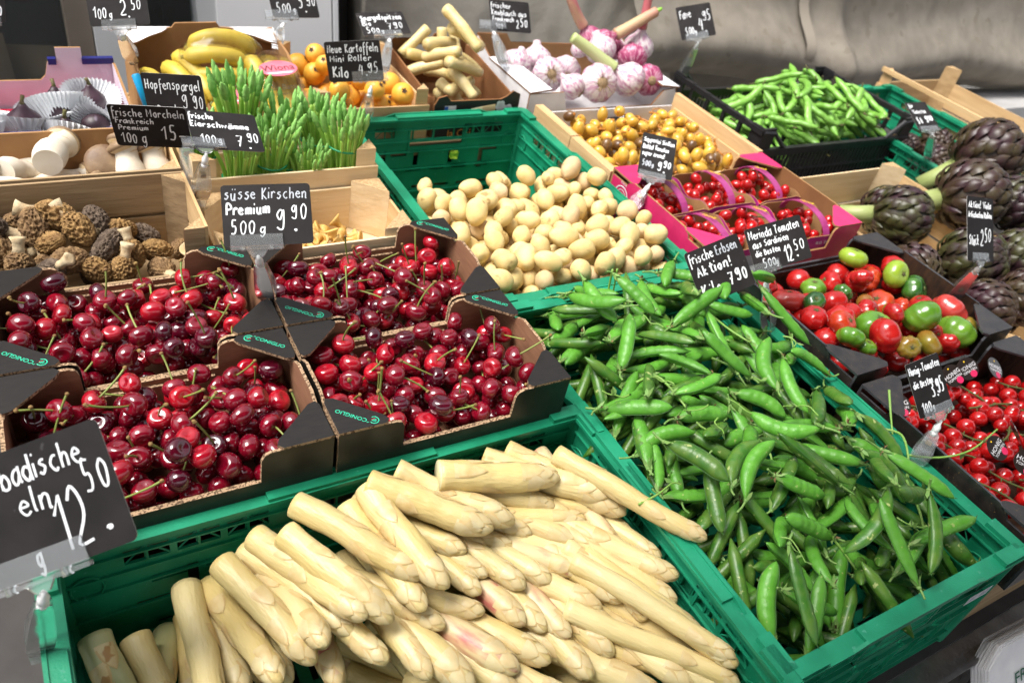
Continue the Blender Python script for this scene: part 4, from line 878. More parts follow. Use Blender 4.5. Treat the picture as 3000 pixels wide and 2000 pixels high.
for q in range(210):
    r = rng.uniform(1.3, 1.9); k = rng.randrange(10); p = hp.drop(r * 1.03, 12, (-.2, 37.2, 62.6, 94.5 if q % 9 else 96.5), rng)
    y = p[1]; z = 'along the front rim' if y < 71 else ('in the middle of the heap' if y < 81 else 'at the back end of the heap')
    side = 'left' if p[0] < 12 else ('right' if p[0] > 25 else 'middle')
    lab = '%s %s potato %s, %s side' % ('small' if r < 1.45 else ('medium' if r < 1.7 else 'large'), 'pinkish' if k >= 8 else 'pale yellow', z, side)
    tag(obj('potato', PTM[k], None, at(p, spin(rng) @ Matrix.Diagonal((r, r, r, 1)))), lab, 'potato', 'new potatoes in the green crate')
leafy = mat('lettuce_scrap', (.35, .55, .03), (.25, .45, .02), 200, .5)
for k, (p, a) in enumerate((((22.6, 120.2, -8.5), 1.4), ((24.0, 117.0, -17.9), .1))):
    mb = MB(); vs = [(x, y, .2 * sin(x * 3 + k) + .15 * sin(y * 4)) for y in np.linspace(-.9, .9, 7) for x in np.linspace(-1.1, 1.1, 8)]
    mb.add(vs, [(j * 8 + i, j * 8 + i + 1, j * 8 + i + 9, j * 8 + i + 8) for j in range(6) for i in range(7) if (i, j) not in ((0, 0), (6, 5), (0, 5), (6, 0))])
    tag(obj('leaf_scrap', mb.mesh('leaf', leafy, True), None, at(p, RX(a))), ('light green leaf scrap stuck to the back wall of the potato crate', 'light green leaf scrap on the floor of the potato crate')[k], 'leaf')

# ------------------------------------------------------------------ white asparagus
asp_m = [mat('white_asparagus', (.67, .55, .275), (.58, .44, .17), 26, .40, .55, 320, .5, sss=.12, sssr=(1, .75, .35), stretch=(.25, 1, 1), spots=(.50, .34, .13), sscale=70, samt=.72, rnd=.07),
         mat('asparagus_bract', (.63, .50, .26), (.53, .37, .15), 50, .45, .2, 300, .5, sss=.15, sssr=(1, .75, .35), spots=(.42, .22, .07), sscale=60, samt=.68, rnd=.07),
         mat('asparagus_tip', (.64, .53, .29), (.55, .41, .20), 45, .4, .15, 300, .5, sss=.2, sssr=(1, .75, .35), rnd=.06),
         mat('asparagus_cut', (.52, .50, .26), (.62, .58, .38), 140, .6, .2, 400),
         mat('asparagus_scale_edge', (.60, .44, .20), (.52, .35, .14), 60, .5)]
asp_pink = mat('pink_asparagus', (.64, .51, .28), (.46, .14, .11), 55, .42, .16, 260, .5, sss=.2, sssr=(1, .6, .35), lo=.5, hi=.68, stretch=(.3, 1, 1))
asp_green = mat('greenish_asparagus', (.42, .42, .20), (.56, .50, .25), 24, .42, .16, 260, .5, sss=.2, sssr=(1, .75, .35), stretch=(.25, 1, 1))
def spear_mesh(L, r, seed, m0, bend=.5):
    rng = random.Random(seed); mb = MB(); n = 34; P = []; Rr = []; ph = rng.uniform(0, 6); b1 = rng.uniform(-bend, bend); b2 = rng.uniform(-bend, bend) * .5
    us = [i / 21 * (1 - 2.2 * r / L) for i in range(22)] + [1 - 2.2 * r / L * (1 - (j + 1) / 12) for j in range(12)]
    def cen(u): return Vector((u * L, b1 * sin(pi * u) + .10 * sin(u * 9 + ph), b2 * sin(pi * u) + .06 * sin(u * 7 + ph * 2)))
    def rad(u):
        d = (1 - u) * L / r; q = (1 - (1 - d / 2.1) ** 2) ** .5 if d < 2.1 else 1.0; k = max(0, u - .45) / .55
        return r * (1.04 - .05 * u - .17 * k * k) * max(q, .05) * (1 + .03 * sin(u * 16 + ph) + .015 * sin(u * 41))
    mb.tube([cen(u) for u in us], [rad(u) for u in us], 16); mb.m[-2] = 3
    def leaf(u0, a, l, hw, mi, lift):
        """scale leaf that hugs the stalk from u0 for length l, half angle hw at its base"""
        k, m = 9, 11; vs = []
        for i in range(k):
            t = i / (k - 1)
            for j in range(m):
                s = 2 * j / (m - 1) - 1; u = min(u0 + (t - .22 * (1 - abs(s)) * (1 - t) * 0) * l / L, .9995)
                w = hw * (1 - t ** 2.4) + .015; c = cen(u); d = (cen(min(u + .01, 1)) - cen(max(u - .01, 0))).normalized()
                y = Vector((0, 0, 1)).cross(d).normalized(); z = d.cross(y)
                rr = rad(u) + .02 + (.045 + lift * t * 1.3) * (1 - abs(s) ** 3 * .6) * min(1, t * 3 + .15)
                vs.append(c + (y * sin(a + s * w) + z * cos(a + s * w)) * rr)
        mb.add(vs, [(i * m + j, i * m + j + 1, (i + 1) * m + j + 1, (i + 1) * m + j) for i in range(k - 1) for j in range(m - 1)], [4 if (j in (0, m - 2) and i > 0) or i == k - 2 else mi for i in range(k - 1) for j in range(m - 1)])
    for u in (.07, .22, .36, .50, .63, .74): leaf(u + rng.uniform(-.03, .03), rng.uniform(0, 6.28), r * rng.uniform(1.5, 2.3), rng.uniform(.5, .8), 1, .03)
    for i in range(9): leaf(1 - (2.5 - .22 * i) * r / L, i * 2.4 + ph, r * (1.35 - .05 * i), .85, 2, .05)
    return mb.mesh('asparagus', [m0] + asp_m[1:], True)
rng = random.Random(21)
def asp_label(b, t, kind):
    where = 'near the back rim' if b[1] > 33.5 and t[1] > 20 else ('at the front' if t[1] < 9 else 'in the middle rows')
    col = 'on the left' if t[0] < -40 else ('on the right' if t[0] > -9 else ('left of centre' if t[0] < -25 else 'right of centre'))
    return '%s white asparagus spear %s %s of the heap' % ({'p': 'pink flushed', 'q': 'pink tipped'}.get(kind, 'thick'), where, col)
for k, (bx, by, bz, tx, ty, tz, r, kind) in enumerate(SPEARS):
    b, t = Vector((bx, by, bz)), Vector((tx, ty, tz))
    if k == 8: t.z += 1.7; b.z += .6                      # this one rests on the rim
    elif t.x > -1.9: sh = t.x + 1.9; t.x -= sh; b.x -= sh * .6
    if 43 < k < 48: b = t + (b - t).normalized() * 19; b.z -= 1.2; b.x = max(b.x, -56)
    if k == 58: b, t = Vector((-57.0, 34.2, -8.6)), Vector((-53.6, 20.6, -12.2))
    if k == 59: b, t = Vector((-53.6, 33.6, -10.0)), Vector((-50.6, 20.4, -13.0))
    r = max(r * 1.17, 1.14); L = (t - b).length
    me = spear_mesh(L, r, k, asp_pink if kind in 'pq' else (asp_green if t.x < -47 and k % 2 == 0 else asp_m[0]), .4)
    tag(obj('asparagus_spear', me, None, along(b, t, rng.uniform(0, 6.28))), asp_label(b, t, kind), 'asparagus', 'white asparagus in the green crate')
for k, (y, z) in enumerate(((21.5, -3.4), (19.0, -5.2), (17.0, -3.2), (14.6, -5.0), (12.6, -3.4), (10.4, -5.4), (8.4, -3.8), (6.6, -6.0), (13.6, -7.4), (9.0, -8.0), (18.4, -7.6), (4.0, -6.6), (2.6, -7.6))):
    t = Vector((-2.6 - (k % 3) * .5, y, z)); b = t + Vector((-.50, .85, .04)).normalized() * 17; b.y = min(b.y, 35.8)
    tag(obj('asparagus_spear', spear_mesh((t - b).length, 1.22, 430 + k, asp_m[0], .35), None, along(b, t, rng.uniform(0, 6.28))), 'white asparagus spear close to the right rim of the crate, %s' % ('upper row' if z > -4 else 'lower row'), 'asparagus', 'white asparagus in the green crate')
# spears of the deeper layer
hp = Heap(-58, -1.4, 0, 37, -18.3, .6)
for k in range(26):
    x, y = rng.uniform(-52, -8), rng.uniform(9, 28); P, Q = hp.rod(x, y, radians(rng.uniform(-72, -48)), rng.uniform(14.5, 16.5), 1.15, .15)
    P, Q = [Vector((min(max(v.x, -56.5), -3), min(max(v.y, 2.5), 35.5), min(v.z, -8.2 if v.x > -25 else -11))) for v in (P, Q)]
    tag(obj('asparagus_spear', spear_mesh((Q - P).length, 1.15, 500 + k, asp_m[0], .5), None, along(P, Q, rng.uniform(0, 6))), 'white asparagus spear of the deep layer, half hidden under the others', 'asparagus', 'white asparagus in the green crate')
hb = MB()
for k in range(34):
    y = rng.uniform(3, 34); x = rng.uniform(-30, -5); L = 13; a = radians(rng.uniform(-75, -45)); P = Vector((x - L / 2 * cos(a), min(max(y - L / 2 * sin(a), 2.5), 35.5), rng.uniform(-13, -9))); Q = Vector((min(x + L / 2 * cos(a), -3), min(max(y + L / 2 * sin(a), 2.5), 35.5), P.z))
    hb.tube([P, P.lerp(Q, .5), Q], [1.15, 1.2, .9], 10)
tag(obj('asparagus_layer', hb.mesh('asparagus_layer', asp_m[0], True)), 'lowest layer of white asparagus inside the green crate', 'asparagus', None, 'stuff')

# ------------------------------------------------------------------ pea pods
pea_m = mat('pea_pod', (.072, .25, .02), (.105, .31, .034), 60, .40, .25, 350, .42, spots=(.26, .38, .10), sscale=150, samt=.675, rnd=.16, sss=.05, sssr=(.3, 1, .1))
pea_m2 = mat('pea_pod_worn', (.038, .14, .013), (.09, .18, .024), 70, .38, .14, 500, .5, spots=(.34, .40, .14), sscale=130, samt=.66, rnd=.14)
seam_m = mat('pod_seam', (.03, .11, .012), None, rough=.5)
cal_m = mat('pea_calyx', (.12, .26, .05), (.19, .30, .08), 200, .6)
ten_m = mat('pea_tendril', (.17, .35, .05), (.22, .36, .08), 120, .5)
dry_m = mat('dried_blossom', (.22, .14, .06), (.14, .08, .03), 200, .9)
def pod_mesh(seed, worn=False):
    """unit pod: length 1 along x, half width 1 in y"""
    rng = random.Random(seed); mb = MB(); n, q = 30, 14; bend = rng.uniform(-.055, .055) + (rng.choice((-1, 1)) * .09 if rng.random() < .3 else 0); peas = rng.uniform(7, 9); fat = rng.uniform(.66, .86); vs = []
    L = 9.0; w = .82
    for i in range(n):
        u = i / (n - 1); e = min(1, sin(pi * min(u / .36, 1) / 2) ** .8, sin(pi * min((1 - u) / .26, 1) / 2) ** .7); e = max(e, .05)
        bump = 1 + .07 * cos(2 * pi * peas * u) * e
        for j in range(q):
            a = 2 * pi * j / q; c, s = cos(a), sin(a)
            y = w * e * c * (1 + (.05 if abs(c) > .97 else 0)); z = w * e * fat * s * bump * (1 - .14 * abs(c) ** 3)
            vs.append(((u - .5) * L, y + bend * L * (4 * (u - .5) ** 2 - .33), z))
    mb.add(vs, [(i * q + j, i * q + (j + 1) % q, (i + 1) * q + (j + 1) % q, (i + 1) * q + j) for i in range(n - 1) for j in range(q)] + [tuple(range(q))[::-1], tuple((n - 1) * q + j for j in range(q))])
    for s in (0, q // 2):
        mb.tube([tuple(Vector(vs[i * q + s]) * 1.0) for i in range(2, n - 1)], .045, 5, None, 1, False)
    e = vs[(n - 1) * q]; mb.tube([(L / 2 - .05, e[1], 0), (L / 2 + .3, e[1] + .16, .04)], [.06, .02], 5, None, 1)
    return mb.mesh('pod', [pea_m2 if worn else pea_m, seam_m], True), (-.5 * L, bend * L * .67)
def calyx_mesh(seed, off):
    rng = random.Random(seed); mb = MB(); x0, y0 = off
    for k in range(5):
        a = k * 1.257 + rng.uniform(-.2, .2); F = T(x0 + .1, y0, 0) @ RX(a)
        mb.add([(0, -.15, .18), (0, .15, .18), (.55, .2, .42), (.55, -.2, .42), (1.05, 0, .62 + rng.uniform(-.1, .5))], [(0, 1, 2, 3), (3, 2, 4)], 0, F)
    l = rng.uniform(.8, 2.2); b = rng.uniform(-1, 1)
    P = smoothline([(x0 + .15, y0, 0), (x0 - l * .5, y0 + b * .2, .15), (x0 - l, y0 + b * .8, .1 + rng.uniform(0, .5))], 4)
    mb.tube(P, [.13] * len(P), 6, None, 0)
    mb.blob(.24, .28, .26, 7, 5, T(x0, y0, 0), 0)
    if rng.random() < .35:
        for k in range(4): mb.add([(0, 0, 0), (.5, .1, .12), (.8, -.05, -.05), (.4, -.15, .05)], [(0, 1, 2, 3)], 1, T(x0 + .2, y0, .1) @ spin(rng))
    return mb.mesh('calyx', [cal_m, dry_m], True)
PODM = []
for k in range(14):
    me, off = pod_mesh(700 + k, k % 4 == 3); PODM.append((me, [calyx_mesh(900 + k * 2 + s, off) for s in range(2)], k % 4 == 3))
def put_pod(P, Q, r, rng, label, roll=None, cal=True, k=None):
    P, Q = Vector(P), Vector(Q); L = (Q - P).length; me, cs, worn = PODM[rng.randrange(14) if k is None else k]
    M = along(P, Q, rng.uniform(-.7, .7) if roll is None else roll) @ T(L / 2, 0, 0) @ Matrix.Diagonal((L / 9.0, r / .82, r / .82, 1))
    if rng.random() < .5: M = M @ RZ(pi)
    o = tag(obj('pea_pod', me, None, M), label(worn) if callable(label) else label, 'pea pod', 'pea pods in the green crate')
    if cal: obj('calyx', rng.choice(cs), o)
    return o
rng = random.Random(77)
def pz(y, x=18): t = min(max((x - 25) / 13, 0), 1); return float(np.interp(y, [0, 4, 12, 25, 40, 50, 58, 60], [-7.5, -6.8, -4.4, -.8, 1.0, -.6, -4.2, -6])) - 1.7 * t * t * (3 - 2 * t)
def pod_where(p, worn):
    r = 'in the front third' if p.y < 20 else ('in the middle' if p.y < 38 else 'at the back')
    s = 'left' if p.x < 13 else ('right' if p.x > 27 else 'central')
    return r, s
hp = Heap(1.0, 39.0, 1.2, 58.8, lambda x, y: max(-18.6, pz(y, x) - 9), .4); pbk = MB()
for q in range(600):
    x, y = rng.uniform(2.4, 37.6), rng.uniform(2.6, 57)
    if hp.rest(x, y, .8) > pz(y, x) - 1.6: continue
    P, Q = hp.rod(x, y, rng.uniform(0, 3.14), 8.5, .8); pbk.tube([P, P.lerp(Q, .2), P.lerp(Q, .8), Q], [.1, .75, .75, .1], 8)
tag(obj('pea_pod_layer', pbk.mesh('pea_pod_layer', pea_m2, True)), 'lower layer of pea pods under the visible ones', 'pea pods', None, 'stuff')
for q in range(236):
    best = None
    for _ in range(9):
        x, y, a = rng.uniform(3.5, 36.5), rng.uniform(3.0, 57), rng.uniform(0, 3.14); z = hp.rest(x, y, .8) - pz(y, x)
        if best is None or z < best[0]: best = (z, x, y, a)
    if best[0] > 1.3: continue
    _, x, y, a = best; L = rng.uniform(7.2, 9.8); c, s = cos(a) * L / 2, sin(a) * L / 2
    x = min(max(x, 1.2 + abs(c)), 38.8 - abs(c)); y = min(max(y, 1.4 + abs(s)), 58.4 - abs(s))
    r = rng.uniform(.80, .98); P, Q = hp.rod(x, y, a, L, r)
    rr, ss = pod_where((P + Q) / 2, 0)
    put_pod(P, Q, r, rng, lambda w: '%s pea pod %s of the pea crate, %s part' % ('scarred pale' if w else 'smooth green', rr, ss))
for k, (ax, ay, az, bx, by, bz, r) in enumerate(PODS):
    P, Q = Vector((ax, ay, az)), Vector((bx, by, bz)); d = (Q - P); L = d.length
    if L < 7.2: m = (P + Q) / 2; P, Q = m - d / L * 3.7, m + d / L * 3.7
    if L > 10.6: m = (P + Q) / 2; P, Q = m - d / L * 5.3, m + d / L * 5.3
    P.z += .55; Q.z += .55
    for v in (P, Q):
        if v.z < 1: v.x = min(max(v.x, 1.3), 38.7); v.y = max(v.y, 1.6)
    for v in (P, Q): v.x = min(max(v.x, .6), 38.6); v.z -= .5 + pz(20) - pz(20, v.x)
    r = max(.76, min(r, .96)); m = (P + Q) / 2; rr, ss = pod_where(m, 0)
    put_pod(P, Q, r, rng, lambda w: '%s pea pod on top %s of the heap, %s part' % ('scarred' if w else 'plump bright', rr, ss))
# loose tendrils and stalks
def tendril(P, r=.14, name='pea_stalk', lab='', curl=True, rng=rng):
    mb = MB(); S = smoothline(P, 5); n = len(S); mb.tube(S, [r * (1 - .45 * i / n) for i in range(n)], 7)
    e = Vector(S[-1])
    for k in range(rng.randrange(2, 5)):
        F = T(*S[rng.randrange(n // 2, n)]) @ spin(rng); mb.add([(0, 0, 0), (.5, .32, .1), (1.15, .1, .25), (.6, -.3, .05)], [(0, 1, 2, 3)], 1, F)
    tag(obj(name, mb.mesh(name, [ten_m, cal_m], True)), lab, 'pea stalk', 'loose pea stalks')
tendril([(13.4, 54.4, 8.6), (13.6, 54.2, 5.2), (13.2, 53.2, 3.4), (11.4, 51.4, 2.9)], .17, lab='pale pea stalk standing up against the potato crate rim')
tendril([(14.4, 54.6, 8.4), (14.6, 54.3, 5.4), (14.4, 53.8, 3.2)], .15, lab='second dark pea stalk standing up beside the pale one')
tendril([(26.2, 52.6, 4.6), (28.2, 52.0, 5.0), (31.0, 49.4, 4.6), (32.6, 48.0, 4.2)], .17, lab='pea stalk reaching under the Erbsen price card')
tendril([(6.4, 37.0, 4.4), (9.2, 36.6, 5.0), (10.2, 32.8, 4.3), (10.6, 28.6, 3.4), (12.8, 26.8, 3.0)], .2, lab='long thick pea stalk running down the left of the heap')
tendril([(19.6, 37.6, 4.6), (21.4, 34.6, 4.8), (24.0, 31.6, 4.2)], .18, lab='cut pea stalk lying across two long pods')
tendril([(26.4, 45.4, 4.4), (26.2, 41.6, 4.9), (27.0, 38.6, 5.0), (28.0, 38.8, 4.6), (28.6, 40.0, 4.4)], .17, lab='hooked pea stalk by the right of the heap')
tendril([(-3.4, 22.0, 2.2), (-.6, 22.2, 2.6), (2.2, 23.0, 2.4), (3.4, 22.6, 2.0)], .15, lab='pea stalk hanging over the rim towards the asparagus')
tendril([(38.0, 16.6, .6), (41.0, 14.2, 1.5), (44.6, 12.8, 3.0), (48.8, 13.0, 5.4)], .17, lab='pea stalk poking out over the honey tomatoes')
tendril([(37.4, 20.8, 1.6), (38.0, 18.6, 2.4), (36.2, 15.8, 2.0), (34.4, 13.6, .8)], .2, lab='branching pea stalk at the right rim of the pea crate')
tendril([(41.0, 24.4, 4.4), (39.0, 21.6, 3.0), (37.6, 19.4, 1.8)], .18, lab='cut pea stalk crossing the right rim of the pea crate')
tendril([(35.4, 39.6, 6.6), (35.4, 38.6, 4.8), (35.2, 37.0, 3.6), (33.4, 34.8, 3.2)], .17, lab='brown ended pea stalk sticking up in the heap')
tendril([(33.0, 13.2, 1.4), (32.6, 9.4, -.6), (31.6, 6.6, -2.6)], .2, lab='short pea stalk hanging down in the front of the heap')
tendril([(17.4, 11.8, .4), (18.8, 9.2, -1.4), (20.0, 6.6, -3.2)], .18, lab='straight pea stalk near the front rim')
tendril([(16.2, 26.4, 3.2), (17.6, 23.6, 2.4), (17.0, 21.4, 1.8), (15.4, 20.4, 1.4)], .18, lab='arched pea stalk in the middle of the heap')
for k in range(26):
    x, y = rng.uniform(3, 37), rng.uniform(4, 56); z = hp.rest(x, y, .2) + .9; a = rng.uniform(0, 6.28); P = [Vector((x, y, z))]
    for i in range(4): a += rng.uniform(-.9, .9); P.append(P[-1] + Vector((cos(a) * .9, sin(a) * .9, rng.uniform(-.25, .3))))
    rr, ss = pod_where(P[0], 0)
    tendril(P, rng.uniform(.09, .14), lab='thin curly pea stalk %s of the heap, %s part' % (rr, ss))

# ------------------------------------------------------------------ ribbed tomatoes
tm = {'r': mat('tomato_red', (.40, .012, .010), (.34, .008, .008), 50, .22, coat=.4, rnd=.12), 'p': mat('tomato_pink_red', (.44, .045, .035), (.40, .02, .018), 40, .26, coat=.3, rnd=.08),
      'o': mat('tomato_orange_red', (.46, .06, .010), (.38, .02, .010), 36, .24, coat=.3), 'l': mat('tomato_lime', (.26, .38, .03), (.20, .30, .025), 40, .25, coat=.3),
      'g': mat('tomato_green', (.075, .20, .015), (.14, .28, .025), 50, .24, coat=.4, rnd=.12), 'd': mat('tomato_dark_green', (.016, .075, .012), (.06, .16, .02), 60, .22, coat=.4, lo=.45, hi=.7),
      'y': mat('tomato_olive', (.20, .20, .02), (.22, .09, .015), 28, .26, coat=.3)}
tname = {'r': 'red', 'p': 'pinkish red', 'o': 'orange red', 'l': 'lime green', 'g': 'green', 'd': 'dark green', 'y': 'olive yellow'}
scar = mat('tomato_scar', (.10, .11, .03), (.06, .05, .02), 300, .9)
rng = random.Random(9); hp = Heap(42.4, 80.4, 30.2, 58.6, -6.2, .4)
order = sorted(MERINDA, key=lambda q: q[1])
below = MB()
for q in range(44): p = hp.drop(2.0, 8, None, rng); below.blob(2.1, 2.1, 1.7, 12, 8, at(p, lean(.8, rng)))
tag(obj('tomato_layer', below.mesh('tomato_layer', tm['r'], True)), 'lower layer of tomatoes under the ribbed ones in the dark tray', 'tomatoes', None, 'stuff')
pl = []
for i, (x, y, r, c) in enumerate(MERINDA):
    r = max(min(r * 1.04, 2.8), 1.5); x = min(max(x, 42.4 + r), 80.2 - r); y = min(max(y, 30.4 + r), 58.2 - r); pl.append([x, y, r, c])
for _ in range(40):
    for a in range(len(pl)):
        for b in range(a):
            dx, dy = pl[a][0] - pl[b][0], pl[a][1] - pl[b][1]; d = sqrt(dx * dx + dy * dy) + 1e-6; m = .80 * (pl[a][2] + pl[b][2])
            if d < m:
                k = (m - d) / d * .25; pl[a][0] += dx * k; pl[a][1] += dy * k; pl[b][0] -= dx * k; pl[b][1] -= dy * k
        pl[a][0] = min(max(pl[a][0], 42.4 + pl[a][2]), 80.2 - pl[a][2]); pl[a][1] = min(max(pl[a][1], 30.4 + pl[a][2]), 58.2 - pl[a][2])
for i, (x, y, r, c) in enumerate(pl):
    z = min(hp.rest(x, y, r * .8), 1.6); hp.add(x, y, z, r * .85)
    k = rng.choice((6, 7, 8, 9, 10)); amp = rng.uniform(.06, .14) if c != 'l' else .025; ph = rng.uniform(0, 6); sq = rng.uniform(.74, .92); e = rng.uniform(.95, 1.12)
    def fn(X, Y, Z, a, t):
        s = sin(pi * t); w = 1 + amp * (abs(cos(k * a / 2 + ph)) - .6) * s ** .6 + .05 * sin(a * 2 + ph)
        return X * w * e, Y * w, Z * sq - .20 * math.exp(-((1 - t) / .15) ** 2) + .10 * math.exp(-(t / .12) ** 2)
    mb = MB(); mb.blob(1, 1, 1, 40, 18, None, 0, fn)
    M = at((x, y, z), lean(1.4, rng) @ Matrix.Scale(r, 4))
    o = tag(obj('tomato', mb.mesh('tomato', tm[c], True), None, M), '%s ribbed tomato %s, %s' % (tname[c], 'at the back of the dark tray' if y > 50 else ('in the middle of the dark tray' if y > 39 else 'at the front of the dark tray'), 'left' if x < 54 else ('right' if x > 69 else 'centre')), 'tomato', 'ribbed tomatoes in the dark tray')
    mb = MB(); zt = sq - .19
    mb.lathe([(.16, 0), (.13, .05), (.04, .06)], 8, T(0, 0, zt))
    for q in range(5): mb.add([(.08, -.05, .03), (.08, .05, .03), (.34, 0, .05)], [(0, 1, 2)], 0, T(0, 0, zt) @ RZ(q * 1.257 + ph))
    obj('scar', mb.mesh('scar', scar, True), o)

# ------------------------------------------------------------------ tomatoes on the vine
cm = [mat('vine_tomato', (.46, .008, .008), (.36, .005, .006), 60, .17, coat=.5, rnd=.15), mat('vine_green', (.07, .10, .02), (.10, .09, .025), 80, .7)]
def vine(M, label, n, r, sp, rng, oval=1.0, group='', cat='vine tomatoes', bend=.25, nm='tomato_truss', mt=cm):
    t = thing(nm, label, cat, M, group); P = []; a = 0; p = Vector((0, 0, 0))
    for i in range(n + 2): P.append(p.copy()); a += rng.uniform(-bend, bend); p += Vector((cos(a) * sp, sin(a) * sp, rng.uniform(-.25, .12)))
    S = smoothline(P, 3); mb = MB(); mb.tube(S, [.16] * len(S), 6); cal = []
    for i in range(n):
        b = P[i + 1]; s = 1 if i % 2 else -1; d = Vector((rng.uniform(-.3, .3), s * rng.uniform(.7, 1), rng.uniform(-.8, .1))).normalized(); rr = r * rng.uniform(.86, 1.1)
        h = b + d * rr * .55; c = b + d * (rr * .5 + rr * .92 * (oval if oval > 1 else 1)); mb.tube([b, b.lerp(h, .6) + Vector((0, 0, .18)), h], .09, 5)
        x = d; up = Vector((0, 0, 1)); y = up.cross(x).normalized(); F = frame(c, x.cross(y) * -1 if False else y.cross(-x).normalized() * -1, y, -x) if False else along(c, c + d) @ RY(-pi / 2)
        for q in range(5): F2 = T(*h) @ F.to_3x3().to_4x4() @ RZ(q * 1.257); mb.add([(-.1, -.1, 0), (-.1, .1, 0), (rr * .75, 0, rng.uniform(-.25, .3))], [(0, 1, 2)], 0, F2)
        tb = MB(); tb.blob(rr, rr, rr * .94 * oval, 18, 12, None, 0, lambda X, Y, Z, A, T_: (X, Y, Z - .12 * rr * math.exp(-(T_ / .12) ** 2) * -1))
        part('tomato', tb, mt[0], t, True, F)
    part('vine', mb, mt[1], t, True); return t
rng = random.Random(31); hp = Heap(43, 80.6, .5, 27.6, -7.4, .5); below = MB()
for q in range(90): p = hp.drop(1.3, 6, None, rng); below.blob(1.3, 1.3, 1.25, 12, 8, at(p, spin(rng)))
tag(obj('honey_tomato_layer', below.mesh('honey_tomato_layer', cm[0], True)), 'lower layer of small red honey tomatoes in the right tray', 'tomatoes', None, 'stuff')
spots = [(44.5, 24, .2), (50, 25.5, -.6), (57, 25.5, .1), (64, 25, -.9), (47, 19.5, -.4), (54, 20.5, -1.0), (60.5, 21, -.3), (67, 20, -.8), (50.5, 13.5, -.6), (57.5, 15, -.2), (64.5, 14.5, -1.0), (70, 12, -.5), (54.5, 8.5, -.5), (61.5, 9, -.9), (67.5, 7.5, -.3), (59.5, 4, -.2), (72, 23.5, -.7), (46.5, 13, -1.2)]
for i, (x, y, a) in enumerate(spots):
    where = 'by the rim of the pea crate' if x < 52 else ('at the right edge of the picture' if x > 63 else 'in the middle of the tray')
    vine(T(x, y, -2.4 + rng.uniform(-.3, .6)) @ RZ(a + rng.uniform(-.2, .2)), 'truss of small red honey tomatoes %s, %s' % (where, 'towards the back' if y > 18 else 'towards the front'), 5, 1.22, 1.45, rng, group='honey tomato trusses')
disc_m = mat('dark_label_card', (.02, .014, .012), None, rough=.28, coat=.4); pk = mat('pink_label', (.62, .02, .10), None, rough=.4)
def price_disc(p, n, rz, lab):
    z = Vector(n).normalized(); x = (Vector((1, 0, 0)) - z * z.x).normalized(); M = frame(Vector(p), x, z.cross(x), z) @ RZ(rz)
    t = thing('round_label', lab, 'label', M, 'round labels on the honey tomatoes'); mb = MB(); mb.lathe([(1.75, -.04), (1.75, .04)], 28); part('disc', mb, disc_m, t, False)
    mb = MB(); add_type(mb, 'HONIG', .92, T(0, .2, .06), 0, .008); add_type(mb, 'TOMATEN', .58, T(0, -.5, .06), 0, .008); part('lettering', mb, white_card, t)
    mb = MB(); mb.lathe([(.56, .05), (.54, .07)], 16, T(.5, -1.1, 0)); part('pink_dot', mb, pk, t); mb = MB(); mb.lathe([(.13, .05), (.12, .07)], 8, T(0, 1.2, 0)); part('gold_dot', mb, yellow_print, t)
for p, n, rz, lab in (((64.8, 26.0, .6), (-.4, -.6, .7), .25, 'round dark label at the back of the honey tomatoes, upper one'), ((60.4, 25.6, .7), (-.35, -.5, .8), .3, 'round dark label just right of the 3.95 card'), ((70.2, 24.6, .5), (.1, -.5, .8), -.5, 'round dark label at the top right of the honey tomatoes'), ((46.0, 24.2, .0), (-.5, -.3, .8), -.2, 'round dark label half hidden by the pea crate rim'), ((52.6, 12.6, .8), (-.1, -.5, .9), .5, 'round dark label crossed by a pea stalk'),
                      ((55.6, 9.4, .0), (-.4, -.4, .8), -.9, 'round dark label below the one crossed by a stalk'), ((59.2, 13.8, .5), (.6, -.4, .6), -.6, 'round dark label turned on edge between honey tomatoes'), ((67.0, 15.2, 1.0), (-.3, -.6, .7), .0, 'round dark label at the right edge of the picture'), ((64.6, 11.6, .8), (-.1, -.6, .8), -.5, 'round dark label at the end of the long pea stalk')):
    price_disc(p, n, rz, lab)

